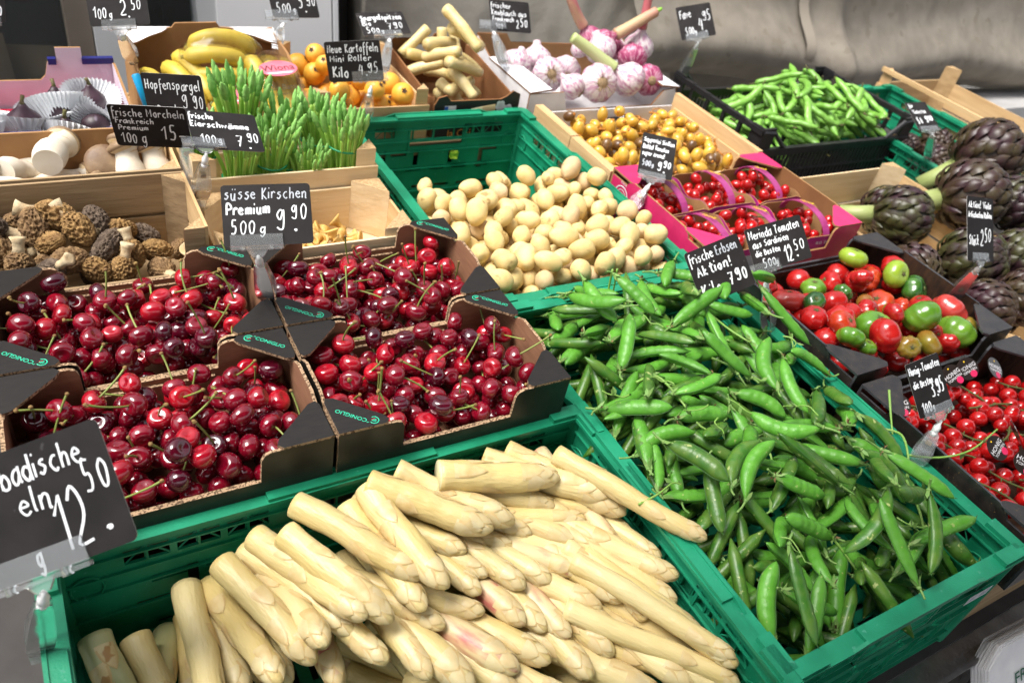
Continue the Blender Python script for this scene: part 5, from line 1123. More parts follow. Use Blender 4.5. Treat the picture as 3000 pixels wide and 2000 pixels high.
# ------------------------------------------------------------------ punnets of date tomatoes
band_m = mat('punnet_band', (.30, .02, .13), (.36, .05, .20), 40, .4, coat=.2)
def punnet(x, y, rz, lab, k):
    rng = random.Random(600 + k); t = thing('tomato_punnet', lab, 'punnet', T(x, y, -7.0) @ RZ(rz), 'punnets of date tomatoes'); a, b, h = 6.1, 6.4, 6.6
    for s in (-1, 1):
        mb = MB(); n = 12; P = [(-b, 0), (b, 0)] + [(b - 2 * b * i / n, h + .7 * sin(i * pi / n * 3) * (1 if i % 12 else 0)) for i in range(n + 1)]
        mb.prism(P, -.15, frame(Vector((s * a, 0, 0)), (0, s, 0), (0, 0, 1), (s, 0, 0)), (1, 0, 0)); part('side', mb, [kraft, magenta], t)
        mb = MB(); P = [(-a, 0), (a, 0), (a, h), (a - 1.5, h + .5), (-a + 1.5, h + .5), (-a, h)]
        F = frame(Vector((0, s * b, 0)), (-s, 0, 0), (0, 0, 1), (0, s, 0)); mb.prism(P, -.15, F, (1, 0, 0)); 
        if s < 0: add_type(mb, 'R.O. TAMIA', .95, F @ T(0, 5.6, .02), 2, .01)
        part('side', mb, [kraft, magenta, white_card], t)
    mb = MB(); mb.box((0, 0, .2), (2 * a - .4, 2 * b - .4, .2)); part('floor', mb, kraft, t)
    mb = MB(); n = 18; vs = []
    for i in range(n + 1):
        q = pi * i / n; X = -b * cos(q); Z = h - 1.5 + 4.6 * sin(q) ** .8
        vs += [(-.8, X, Z), (.8, X, Z), (-.8, X * .985, Z - .12), (.8, X * .985, Z - .12)]
    mb.add(vs, [f for i in range(n) for f in ((4 * i, 4 * i + 1, 4 * i + 5, 4 * i + 4), (4 * i + 3, 4 * i + 2, 4 * i + 6, 4 * i + 7), (4 * i + 2, 4 * i, 4 * i + 4, 4 * i + 6), (4 * i + 1, 4 * i + 3, 4 * i + 7, 4 * i + 5))])
    hd = part('handle', mb, band_m, t)
    mb = MB(); F = T(0, 1.6, h + 3.12) @ RX(radians(-17)) @ RZ(-pi / 2); add_type(mb, 'Tamia', 1.5, F @ T(.4, 0, .06), 0, .01); part('lettering', mb, yellow_print, hd)
    mb = MB(); pos = Heap(-a + .3, a - .3, -b + .3, b - .3, lambda X, Y: 4.3 - .02 * (X * X + Y * Y), .4)
    for q in range(22):
        p = pos.drop(1.15, 6, None, rng); tb = MB(); tb.blob(1.05, 1.05, 1.34, 16, 11); part('tomato', tb, cm[0], t, True, at(p, lean(1.5, rng)))
    for q in range(9):
        p = Vector((rng.uniform(-4.5, 4.5), rng.uniform(-4.8, 4.8), 0)); p.z = pos.rest(p.x, p.y, .1) + .15; P = [p]; an = rng.uniform(0, 6.28)
        for i in range(3): an += rng.uniform(-.6, .6); P.append(P[-1] + Vector((cos(an) * 1.1, sin(an) * 1.1, rng.uniform(-.35, .3))))
        mb.tube(smoothline(P, 3), .12, 5); 
        for i in range(4): mb.add([(0, -.1, 0), (0, .1, 0), (.7, 0, .1)], [(0, 1, 2)], 0, T(*P[2]) @ RZ(i * 1.57) @ RY(-.3))
    part('vine', mb, cm[1], t, True)
for k, (x, y, rz, lab) in enumerate(((48.4, 83.2, .06, 'cardboard punnet of date tomatoes right of the 9.90 date tomato card'), (61.2, 83.6, -.02, 'cardboard punnet of date tomatoes in the middle of the back row'), (73.8, 83.4, .03, 'cardboard punnet of date tomatoes in the back right of the pink tray'),
                                     (48.2, 69.8, .03, 'cardboard punnet of date tomatoes above the Erbsen card'), (60.8, 69.8, .04, 'cardboard punnet of date tomatoes behind the Merinda card'), (73.6, 69.8, -.05, 'cardboard punnet of date tomatoes right of the Merinda card'))):
    punnet(x, y, rz, lab, k)

# ------------------------------------------------------------------ yellow dates on their stalks
dm = [mat('yellow_date', (.56, .30, .025), (.62, .38, .06), 60, .3, coat=.3, rnd=.14, spots=(.35, .15, .02), sscale=160, samt=.74), mat('ripe_date', (.09, .04, .015), (.20, .10, .02), 60, .35, coat=.3)]
dst = mat('date_stalk', (.50, .20, .02), (.42, .15, .015), 50, .5)
def date_mesh(k, m):
    r_ = random.Random(k); mb = MB(); e = r_.uniform(1.15, 1.4); mb.blob(1, 1, e, 16, 11, None, 0, lambda x, y, z, a, t: (x * (1 - .10 * t), y * (1 - .10 * t), z)); mb.lathe([(.3, e - .06), (.26, e + .08), (.1, e + .1)], 8, None, 1); return mb.mesh('date', [m, dst], True)
DTM = [date_mesh(k, dm[0]) for k in range(4)] + [date_mesh(9, dm[1])]
rng = random.Random(41); hp = Heap(43.2, 78.4, 92.6, 120.2, -5.0, .4); bk = MB()
for q in range(110): p = hp.drop(1.15, 8, None, rng); bk.blob(1.1, 1.1, 1.4, 10, 8, at(p, spin(rng)))
tag(obj('date_layer', bk.mesh('date_layer', dm[0], True)), 'lower layer of yellow dates in the wooden crate', 'dates', None, 'stuff')
for q in range(120):
    r = rng.uniform(1.1, 1.38); p = hp.drop(r * 1.12, 8, (43.2, 78.4, 92.6, 117.5), rng); k = 4 if rng.random() < .12 else rng.randrange(4)
    lab = '%s date %s of the wooden crate, %s' % ('dark ripe' if k == 4 else 'plump yellow', 'at the back' if p[1] > 110 else ('at the front' if p[1] < 100 else 'in the middle'), 'left' if p[0] < 54 else ('right' if p[0] > 68 else 'centre'))
    tag(obj('date', DTM[k], None, at(p, lean(1.6, rng) @ Matrix.Scale(r, 4))), lab, 'date', 'dates in the wooden crate')
for k, (P, lab) in enumerate((([(64, 114, .6), (66, 110.5, .5), (69, 106, -.4), (70.5, 102, -1.2)], 'thick orange date stalk across the small date price card'), ([(47, 113, -.8), (53, 111, -.2), (59, 109, -.4), (66, 108.5, -.8)], 'long orange date stalk running across the yellow dates'), ([(69, 116, .6), (73, 113.5, .4), (75, 109, -.6)], 'orange date stalk at the back right of the crate'), ([(76, 101, .8), (75, 98, -.2), (76.5, 95, -1.2)], 'orange date stalk in the front right corner of the crate'), ([(50, 104, -.8), (47.5, 101, -1), (49, 97, -1.4), (53, 94.5, -1.6)], 'orange date stalk along the left rail of the crate'))):
    mb = MB(); S = smoothline(P, 6); mb.tube(S, [.26 - .1 * i / len(S) for i in range(len(S))], 7)
    for i in range(2, len(S), 3): mb.tube(smoothline([S[i], Vector(S[i]) + Vector((rng.uniform(-.8, .8), rng.uniform(-.8, .8), rng.uniform(.2, .8))), Vector(S[i]) + Vector((rng.uniform(-2, 2), rng.uniform(-2, 2), rng.uniform(-.3, 1.2)))], 3), .1, 5)
    tag(obj('date_stalk', mb.mesh('date_stalk', dst, True)), lab, 'date stalk', 'orange date stalks')

# ------------------------------------------------------------------ broad beans
bm = mat('broad_bean', (.15, .34, .045), (.20, .42, .07), 50, .36, .12, 400, spots=(.30, .46, .16), sscale=100, samt=.7, rnd=.12); bd = mat('bean_end', (.06, .05, .02), (.12, .12, .03), 200, .8)
def bean_mesh(seed):
    r_ = random.Random(seed); mb = MB(); L = 14.0; n = 26; b = r_.choice((-1, 1)) * r_.uniform(.02, .22); P = []; Rr = []
    for i in range(n):
        u = i / (n - 1); P.append(((u - .5) * L, b * L * (4 * (u - .5) ** 2 - .33), .12 * sin(u * 12))); e = min(1, u / .08 + .2, (1 - u) / .14 + .12); Rr.append(.86 * e * (1 + .06 * sin(u * 34)))
    mb.tube(P, Rr, 12, None, 0, True, .82)
    mb.tube([P[0], (P[0][0] - .7, P[0][1] + b * 2.5, .1), (P[0][0] - 1.3, P[0][1] + b * 5, .3)], [.3, .16, .2], 6, None, 1); mb.tube([P[-1], (P[-1][0] + .6, P[-1][1] + b * 2, 0)], [.12, .03], 5, None, 1)
    return mb.mesh('bean', [bm, bd], True)
BNM = [bean_mesh(1200 + k) for k in range(9)]
rng = random.Random(51); hp = Heap(100, 157, 108.5, 142, -16.5, .5); bk = MB()
for q in range(120):
    x, y = rng.uniform(106, 150), rng.uniform(114, 137)
    if hp.rest(x, y, .9) > -10.5: continue
    P, Q = hp.rod(x, y, rng.uniform(0, 3.14), 12, .9); bk.tube([P, P.lerp(Q, .15), P.lerp(Q, .85), Q], [.2, .9, .9, .2], 8)
tag(obj('bean_layer', bk.mesh('bean_layer', bm, True)), 'lower layer of broad beans inside the black crate', 'beans', None, 'stuff')
for q in range(90):
    x = min(max(rng.gauss(130, 15), 108), 150); y = min(max(rng.gauss(124, 8), 114), 137); L = rng.uniform(11, 15)
    if hp.rest(x, y, .85) > -1.8 - .12 * max(0, 118 - x): continue
    P, Q = hp.rod(x, y, rng.uniform(0, 3.14), L * .8, .85, .6)
    M = along(P, Q, rng.uniform(-.5, .5)) @ T((Q - P).length / 2, 0, 0) @ Matrix.Diagonal((L / 14, 1.15, 1.15, 1)) @ RZ(rng.choice((0, pi)))
    m = (P + Q) / 2
    tag(obj('broad_bean', rng.choice(BNM), None, M), 'green broad bean pod %s of the black crate, %s' % ('at the back' if m.y > 128 else ('at the front' if m.y < 119 else 'in the middle'), 'left' if m.x < 121 else ('right' if m.x > 140 else 'centre')), 'broad bean', 'broad beans in the black crate')

# ------------------------------------------------------------------ artichokes
am = {'g': [mat('artichoke_green', (.046, .046, .014), (.032, .013, .018), 24, .42, .15, 300, lo=.42, hi=.6, rnd=.1)], 'p': [mat('artichoke_purple', (.036, .012, .017), (.05, .036, .013), 24, .42, .15, 300, rnd=.1)]}
ast = mat('artichoke_stem', (.26, .32, .10), (.34, .38, .15), 40, .5, stretch=(1, 1, .2))
def artichoke(p, r, M, kind, label, stem=True, rows=9, name='artichoke', group='big artichokes'):
    rng = random.Random(int(r * 1000) + int(p[0])); mb = MB(); mb.blob(r * .86, r * .86, r * .84, 20, 12)
    for row in range(rows):
        f = row / (rows - 1); el = -1.15 + 2.45 * f; cnt = max(4, int(13 * cos(el * .86) ** .8)); w = 2.4 * pi * r * cos(min(abs(el), 1.25)) / cnt * .60; w = max(w, r * .14); l = r * (.62 - .18 * f)
        for k in range(cnt):
            a = 2 * pi * (k + .5 * (row % 2)) / cnt + rng.uniform(-.06, .06); e0 = el + rng.uniform(-.04, .04); vs = []; nu, nv = 6, 5
            for i in range(nu):
                u = i / (nu - 1); e = e0 + u * l / r; rr = r * (.89 + .05 * u + .07 * sin(pi * min(u * 1.15, 1)) + (.05 * u * u if f < .8 else -.04 * u)); hw = w * (1 - u ** 3.2) * (.8 + .35 * u) * .5 + .02
                for j in range(nv):
                    s = 2 * j / (nv - 1) - 1; q = rr - r * .05 * abs(s) ** 2; c = cos(min(e, 1.45)); dx = hw * s
                    v = Vector((q * c * cos(a) - dx * sin(a), q * c * sin(a) + dx * cos(a), q * sin(min(e, 1.5)))); vs.append(v)
            mb.add(vs, [(i * nv + j, i * nv + j + 1, (i + 1) * nv + j + 1, (i + 1) * nv + j) for i in range(nu - 1) for j in range(nv - 1)])
    o = tag(obj(name, mb.mesh('artichoke', am[kind], True), None, at(p, M)), label, 'artichoke', group)
    if stem:
        sb = MB(); L = r * .8; sb.lathe([(r * .30, -r * .75), (r * .25, -r - L * .4), (r * .24, -r - L), (r * .05, -r - L - .02)], 12, None, 0, lambda x, y, z, a, t: (x * (1 + .06 * cos(7 * a)), y * (1 + .06 * cos(7 * a)), z)); part('stem', sb, ast, o, True)
    return o
def aim(d, roll=0): d = Vector(d).normalized(); return d.to_track_quat('Z', 'Y').to_matrix().to_4x4() @ RZ(roll)
for p, r, d, kind, lab, st in (((148.5, 80.5, 2.2), 8.2, (.5, -.35, .6), 'p', 'large purple artichoke at the top of the heap', True), ((124.0, 67.5, .8), 7.6, (.75, -.5, .35), 'p', 'large purple artichoke behind the 2.50 card', True), ((103.5, 68.5, -2.6), 6.2, (.55, -.75, .3), 'g', 'green artichoke with a pale stem pointing to the left', True), ((136.0, 63.0, 0), 6.0, (.2, -.5, .8), 'g', 'olive green artichoke at the right edge above the 2.50 card', False),
                                ((107.5, 52.5, -4), 6.6, (.3, -.7, .6), 'g', 'olive green artichoke under the lower half of the 2.50 card', False), ((91.5, 54.6, -4.6), 4.9, (-.3, -.8, .2), 'p', 'dark violet artichoke beside the pale wooden rail', False), ((121.0, 50.0, -4), 6.0, (.2, -.5, .7), 'g', 'green artichoke at the right edge beside the 2.50 card', False), ((98.5, 41.5, -6), 5.2, (.3, -.75, .4), 'p', 'purple artichoke with open leaves behind the ribbed tomatoes', False), ((109.5, 40.5, -5), 5.4, (.4, -.7, .4), 'p', 'violet artichoke at the right edge below the 2.50 card', False), ((90.0, 38.0, -9), 4.6, (0, -.8, .5), 'p', 'small violet artichoke by the front end of the rail', False),
                                ((115.5, 79.0, -9), 5.6, (.3, -.6, .5), 'g', 'green artichoke low behind the others', True), ((134.5, 74.0, -8), 6.5, (.2, -.6, .5), 'p', 'purple artichoke underneath the largest one', False), ((97.5, 63.0, -13), 5.5, (0, 0, 1), 'g', 'artichoke hidden at the bottom of the crate', False), ((112, 46, -13), 6, (0, 0, 1), 'p', 'purple artichoke hidden at the bottom of the crate', False)):
    artichoke(p, r * 1.1, aim(d), kind, lab, st)
rng = random.Random(8)
for k, (x, y, z, r) in enumerate(((158.5, 108.5, -11, 4.2), (165.5, 110.5, -12, 3.9), (174.5, 108.0, -11, 5.2), (166.5, 101.5, -11.5, 4.8), (174.0, 101, -12, 4.8), (162.0, 95.5, -12, 4.2), (170.0, 93.0, -12.5, 4.6), (180, 100, -13, 4.8), (158, 100, -14, 4.5), (164, 87, -13, 4.5))):
    artichoke((x, y, z), r, aim((rng.uniform(-.6, .6), -.7, .5)), 'p', 'small violet artichoke in the green crate %s' % ('beside the black crate' if x < 163 else ('behind the big artichokes' if y > 99 else 'at the front of that crate')), False, 7, 'violet_artichoke', 'small violet artichokes')

# ------------------------------------------------------------------ garlic
def stripe(name, a, b, c):
    m = mat(name, a, None, rough=.45, sss=.1, sssr=(1, .8, .8)); nt = m.node_tree; N, L = nt.nodes, nt.links; tc = N.new('ShaderNodeTexCoord'); sx = N.new('ShaderNodeSeparateXYZ'); L.new(tc.outputs['Object'], sx.inputs[0])
    an = N.new('ShaderNodeMath'); an.operation = 'ARCTAN2'; L.new(sx.outputs[0], an.inputs[0]); L.new(sx.outputs[1], an.inputs[1]); cb = N.new('ShaderNodeCombineXYZ'); L.new(an.outputs[0], cb.inputs[0])
    z = N.new('ShaderNodeMath'); z.operation = 'MULTIPLY'; z.inputs[1].default_value = 14; L.new(sx.outputs[2], z.inputs[0]); L.new(z.outputs[0], cb.inputs[1]); oi = N.new('ShaderNodeObjectInfo'); L.new(oi.outputs['Random'], cb.inputs[2])
    n = N.new('ShaderNodeTexNoise'); n.inputs['Scale'].default_value = 7; n.inputs['Detail'].default_value = 5; L.new(cb.outputs[0], n.inputs['Vector']); r = N.new('ShaderNodeValToRGB'); e = r.color_ramp.elements; e[0].position = .36; e[0].color = (*c, 1); e[1].position = .58; e[1].color = (*a, 1); q = e.new(.48); q.color = (*b, 1)
    L.new(n.outputs['Fac'], r.inputs[0]); L.new(r.outputs[0], N['Principled BSDF'].inputs['Base Color']); return m
gm = {'w': stripe('white_garlic', (.66, .60, .58), (.56, .42, .48), (.40, .16, .26)), 'p': stripe('purple_garlic', (.50, .26, .33), (.36, .06, .15), (.24, .02, .08))}
gst = [mat('garlic_stalk_green', (.36, .46, .14), (.50, .52, .26), 40, .45, stretch=(1, 1, .2)), mat('garlic_stalk_pink', (.46, .12, .14), (.50, .36, .20), 22, .45, stretch=(1, 1, .4)), mat('garlic_tip_green', (.25, .50, .06), None, rough=.45)]
grt = mat('garlic_root', (.34, .24, .13), (.20, .13, .07), 300, .9)
def garlic(p, r, d, kind, lab, stalk=None, roots=False, roll=0):
    mb = MB(); k = 9
    mb.lathe([(.05, -.72), (.32, -.74), (.66, -.62), (.92, -.34), (1.0, 0), (.92, .34), (.70, .62), (.44, .82), (.28, 1.0), (.24, 1.25)], 30, Matrix.Scale(r, 4), 0, lambda x, y, z, a, t: (x * (1 + .035 * cos(k * a)), y * (1 + .035 * cos(k * a)), z))
    o = tag(obj('garlic_bulb', mb.mesh('garlic', gm[kind], True), None, at(p, aim(d, roll))), lab, 'garlic', 'fresh garlic in the white carton')
    if stalk:
        si, pts, r0 = stalk; sb = MB(); S = smoothline([(0, 0, r * 1.15)] + pts, 6); n = len(S); sb.tube(S, [r0 * (1 - .22 * i / n) for i in range(n)], 12)
        if si == 1: sb.tube([S[-1], Vector(S[-1]) + (Vector(S[-1]) - Vector(S[-3])).normalized() * 1.6], [r0 * .4, r0 * .25], 8, None, 1)
        part('stalk', sb, [gst[si], gst[2]], o, True)
    rb = MB(); rr = random.Random(int(p[0] * 10)); 
    rb.lathe([(r * .30, -r * .74), (r * .26, -r * .80), (.02, -r * .81)], 12)
    if roots:
        for q in range(26): a = rr.uniform(0, 6.28); l = rr.uniform(.5, 1.3); rb.tube([(r * .2 * cos(a), r * .2 * sin(a), -r * .78), (r * .4 * cos(a), r * .4 * sin(a), -r * .86), (r * .4 * cos(a) + l * .5 * cos(a + .6), r * .4 * sin(a) + l * .5 * sin(a + .6), -r * .9)], .06, 4)
    part('root_disc', rb, grt, o, True)
toC = (-.3, -.8, .35)
garlic((46.2, 139.5, 2.6), 3.6, (.5, .5, .5), 'w', 'white garlic bulb with roots at the back left of the carton', None, True)
garlic((52.6, 141.0, 3.0), 3.5, (.2, .6, .8), 'w', 'pale pink garlic bulb beside the back left one')
garlic((52.0, 134.0, 2.4), 3.9, (.3, .8, -.35), 'w', 'white garlic bulb showing brown roots in the left half', None, True)
garlic((58.0, 136.0, 2.2), 3.6, (.5, .7, .1), 'w', 'purple streaked garlic bulb in the middle of the carton', None, True)
garlic((61.2, 127.0, 3.0), 4.4, (.3, .85, -.4), 'w', 'big white garlic bulb showing its roots at the front', None, True)
garlic((55.5, 128.5, 1.6), 3.2, (-.4, .6, .3), 'w', 'small white garlic bulb behind the white side flap')
garlic((70.4, 127.4, 3.4), 4.1, (-.85, .45, .45), 'w', 'pink and white garlic bulb with a pale green stalk, at the front', (0, [(0, 0, 8), (.3, .2, 13), (.6, .2, 17.2)], 1.55))
garlic((77.2, 128.6, 2.6), 3.7, (.3, .85, -.3), 'p', 'dark purple garlic bulb at the front right corner')
garlic((75.6, 134.5, 5.6), 3.6, (.35, .75, .45), 'p', 'deep pink garlic bulb above the front right one')
garlic((67.2, 136.5, 6.8), 3.7, (-.3, .45, .8), 'w', 'white garlic bulb on top in the middle')
garlic((63.5, 139.5, 6.0), 2.4, (-.4, .4, .8), 'w', 'small white garlic bulb left of the top one')
garlic((69.5, 139.0, 8.0), 2.9, (.85, -.05, .48), 'p', 'red garlic bulb with a thick stalk slanting up to the right', (1, [(0, 0, 6.5), (.2, 0, 10.5), (.3, 0, 15.0)], 1.5))
garlic((67.6, 142.5, 7.6), 2.9, (-.62, .2, .72), 'p', 'red garlic bulb with a stalk rising to the left', (1, [(0, 0, 6), (0, .4, 9.6), (-.6, 1.0, 12.4)], 1.35))
garlic((80.6, 139.2, 6.4), 3.8, (.05, .15, 1), 'w', 'garlic bulb standing upright with a tall stalk at the right', (1, [(0, 0, 7.5), (.1, .1, 12), (0, .2, 17.5)], 1.15))
garlic((74.5, 142.0, 5.0), 3.4, (.3, .4, .8), 'p', 'purple garlic bulb half hidden behind the stalks', None, True)

# ------------------------------------------------------------------ cut asparagus pieces in the carton
rng = random.Random(61); hp = Heap(19, 37.4, 124.4, 149, lambda x, y: -3.6 + .10 * (y - 124), .4)
for k in range(15):
    L = rng.uniform(6.5, 10); x, y = rng.uniform(22, 34.5), rng.uniform(127.5, 146); a = rng.gauss(-.35, .5); P, Q = hp.rod(x, y, a, L, 1.25, .5)
    mb = MB(); n = 12; mb.tube([P.lerp(Q, i / (n - 1)) - P + Vector((0, 0, .2 * sin(i * .4))) for i in range(n)], [1.3 * (1.0 if 0 < i < n - 1 else .86) * (1 + .05 * sin(i * 1.1 + k)) * (1 - .15 * i / n) for i in range(n)], 12)
    tag(obj('asparagus_piece', mb.mesh('asparagus_piece', [asp_m[0]], True), None, T(*P)), 'cut piece of white asparagus %s of the brown carton, %s' % ('at the front' if y < 133 else ('at the back' if y > 141 else 'in the middle'), 'left' if x < 27 else 'right'), 'asparagus piece', 'cut asparagus in the brown carton')
for P, Q, lab in (((20.5, 146.5, 2.4), (27.0, 148.0, 7.6), 'long cut asparagus piece leaning on the back wall of the carton'), ((29.6, 144.5, 2.0), (30.2, 147.4, 8.0), 'cut asparagus piece standing upright at the back'), ((33.2, 143.6, 2), (33.0, 147.2, 7.4), 'second upright cut asparagus piece beside the standing one')):
    P, Q = Vector(P), Vector(Q); mb = MB(); mb.tube([(Q - P) * (i / 9) for i in range(10)], [1.15 + .05 * sin(i) for i in range(10)], 12); tag(obj('asparagus_piece', mb.mesh('asparagus_piece', asp_m[0], True), None, T(*P)), lab, 'asparagus piece', 'cut asparagus in the brown carton')

# ------------------------------------------------------------------ loquats
lqm = mat('loquat', (.78, .36, .03), (.80, .44, .06), 50, .42, .08, 500, rnd=.08, spots=(.40, .16, .02), sscale=120, samt=.76); lqe = mat('loquat_eye', (.06, .03, .015), None, rough=.9)
rng = random.Random(71); hp = Heap(-6, 16.4, 123.6, 148, lambda x, y: -5.6 + .05 * (y - 124), .4); LQ = MB(); LQ.blob(1, 1, 1.06, 20, 14, None, 0, lambda x, y, z, a, t: (x * (1 - .08 * (1 - t)), y * (1 - .08 * (1 - t)), z - .10 * math.exp(-((1 - t) / .1) ** 2))); LQM = LQ.mesh('loquat', lqm, True)
EY = MB()
for q in range(5): EY.add([(0, -.03, 0), (.16, -.09, .04), (.26, 0, .10), (.16, .09, .04), (0, .03, 0)], [(0, 1, 2, 3, 4)], 0, T(0, 0, .97) @ RZ(q * 1.257))
EY.lathe([(.15, .955), (.11, .985)], 8); EYM = EY.mesh('eye', lqe, True)
for k in range(36):
    r = rng.uniform(1.9, 2.4); p = hp.drop(r, 8, None, rng); o = tag(obj('loquat', LQM, None, at(p, aim((rng.uniform(-.8, .8), rng.uniform(-.9, .4), rng.uniform(.3, 1))) @ Matrix.Scale(r, 4))), 'orange loquat %s of the small crate, %s' % ('at the front' if p[1] < 131 else ('at the back' if p[1] > 140 else 'in the middle'), 'left' if p[0] < 2 else ('right' if p[0] > 9 else 'centre')), 'loquat', 'loquats in the small crate'); obj('eye', EYM, o)

# ------------------------------------------------------------------ bananas
bnm = mat('banana_peel', (.60, .43, .045), (.50, .37, .05), 40, .45, .15, 200, spots=(.16, .09, .02), sscale=160, samt=.70, rnd=.06); bne = mat('banana_end', (.07, .05, .02), (.22, .26, .05), 120, .8)
def banana(P, r, lab, group='baby bananas', sticker=False):
    r *= .82; P = [(x, y, z - 1.6 - max(0, z - 8) * .22) for x, y, z in P]
    mb = MB(); S = smoothline(P, 7); n = len(S); Rr = []
    for i in range(n): u = i / (n - 1); Rr.append(r * min(1, .35 + u * 5, .3 + (1 - u) * 4.2) * (1 + .03 * sin(u * 9)))
    nf = len(mb.f); mb.tube(S, Rr, 10); mb.tube([S[-1], Vector(S[-1]) + (Vector(S[-1]) - Vector(S[-2])) * .7], [r * .3, r * .22], 8, None, 1); mb.tube([S[0], Vector(S[0]) + (Vector(S[0]) - Vector(S[1])) * 1.6], [r * .36, r * .28], 8, None, 1)
    o = tag(obj('banana', mb.mesh('banana', [bnm, bne], True)), lab, 'banana', group)
    if sticker: sb = MB(); sb.blob(.8, .65, .12, 12, 6, T(*(Vector(S[n // 2]) + Vector((0, -r * .55, r * .82)))) @ RX(.7)); part('sticker', sb, white_card, o, True)
    return o
B0 = (-31.5, 131.0)
for k, (P, r, lab, st) in enumerate((([(-34.4, 134, 5.5), (-33.6, 130.5, 6.9), (-31.5, 126.5, 5.5), (-30.6, 123.5, 2.5)], 1.9, 'yellow banana with an oval sticker at the left of the carton', True), ([(-30.4, 135, 6.6), (-29.2, 131.5, 7.4), (-27.4, 127, 5.8), (-26.6, 124, 3)], 1.9, 'yellow banana second from the left', False), ([(-28.4, 137, 8), (-26.8, 134, 8.2), (-25.2, 130, 6.5), (-24.6, 126, 4)], 1.8, 'yellow banana third from the left', False),
                                   ([(-27.2, 133.5, 9.6), (-24.0, 131.5, 11.2), (-20.2, 131.0, 11.0), (-16.6, 132.0, 8.6)], 1.8, 'banana lying across the front of the upper bag', False), ([(-26.0, 135.5, 11.0), (-22.6, 134.5, 13.6), (-18.6, 134.0, 13.4), (-14.8, 134.0, 10.2)], 1.9, 'topmost banana of the upper bag', False), ([(-26.6, 132.0, 6.6), (-23, 129.5, 7.4), (-19, 129.4, 7.4), (-16.2, 130.5, 6.8)], 1.8, 'lowest banana of the upper bag', False), ([(-24.6, 136.6, 10.4), (-21, 136.8, 12.6), (-17, 136.6, 12.2), (-14, 136, 10)], 1.8, 'rear banana of the upper bag', False),
                                   ([(-16.8, 131.5, 10.2), (-15.6, 128.0, 8.6), (-13.9, 123.5, 4.2), (-12.6, 119.5, 1.4)], 1.9, 'left banana of the bag marked Baby Banana', False), ([(-13.4, 131.4, 9.0), (-12.4, 128.0, 7.4), (-10.9, 123.5, 3.4), (-9.9, 120, 1.0)], 1.8, 'middle banana of the bag marked Baby Banana', False), ([(-10.4, 131.5, 8.6), (-9.9, 127.5, 6.8), (-9.2, 123, 2.6), (-8.6, 119.5, .6)], 1.7, 'right banana of the bag marked Baby Banana', False),
                                   ([(-24.6, 124.5, 4.2), (-22.4, 121.0, 4.2), (-20.6, 117.5, 2.6), (-20, 115, 1)], 1.7, 'left banana in the bag behind the Hopfenspargel card', False), ([(-21.6, 125, 4.4), (-19.4, 121.4, 4.2), (-17.8, 118, 2.6), (-17.4, 115, 1)], 1.7, 'right banana in the bag behind the Hopfenspargel card', False))):
    banana(P, r, lab, sticker=st)
film = mat('clear_film', (.97, .97, .97), None, rough=.06, spec=.5, trans=1.0, alpha=.34, bump=1.0, bscale=60)
def bag(c, d, M, lab, words, seed):
    mb = MB(); mb.blob(d[0], d[1], d[2], 30, 20, None, 0, lambda x, y, z, a, t: tuple(Vector((x, y, z)) * (1 + .07 * noise.noise(Vector((x, y, z)) * .55 + Vector((seed, 0, 0))) + .04 * abs(noise.noise(Vector((x, y, z)) * 1.6)))))
    t = thing('banana_bag', lab, 'plastic bag', T(*c) @ M); part('film', mb, film, t, True)
    if words:
        lb = MB(); F = T(0, 2.2, d[2] * 1.02) @ RX(radians(-22)); lb.lathe([(3.5, 0), (3.5, .06)], 26, F @ Matrix.Diagonal((1, .62, 1, 1)), 0); add_type(lb, 'Wiona', 2.2, F @ T(0, .1, .08), 1, .012)
        lb.add([(-2.6, -1.1, .09), (2.6, -1.1, .09), (1.9, -1.5, .09), (-1.9, -1.5, .09)], [(0, 1, 2, 3)], 2, F)
        part('label', lb, [mat('pink_label_print', (.80, .16, .22), None, rough=.4), black_print, white_card], t)
        if words > 1: lb = MB(); add_type(lb, 'Baby Banana', 1.5, T(0, -1.6, d[2] * 1.06) @ RX(radians(8)), 0, .012); add_type(lb, 'the sweet snack', .8, T(0, -2.9, d[2] * 1.06) @ RX(radians(12)), 0, .012); part('lettering', lb, mat('brown_ink', (.10, .07, .03)), t)
bag((-20.6, 133.0, 7.4), (7.6, 5.0, 5.2), RX(radians(12)), 'clear plastic bag around the upper bananas', 0, 3)
bag((-12.6, 126.2, 4.2), (5.0, 8.0, 3.6), RX(radians(36)) @ RZ(radians(4)), 'clear plastic bag of bananas with a pink oval label and Baby Banana print', 2, 11)
bag((-21.0, 120.0, 2.2), (4.2, 6.0, 2.8), RX(radians(30)), 'clear plastic bag with a pink label behind the Hopfenspargel card', 1, 17)

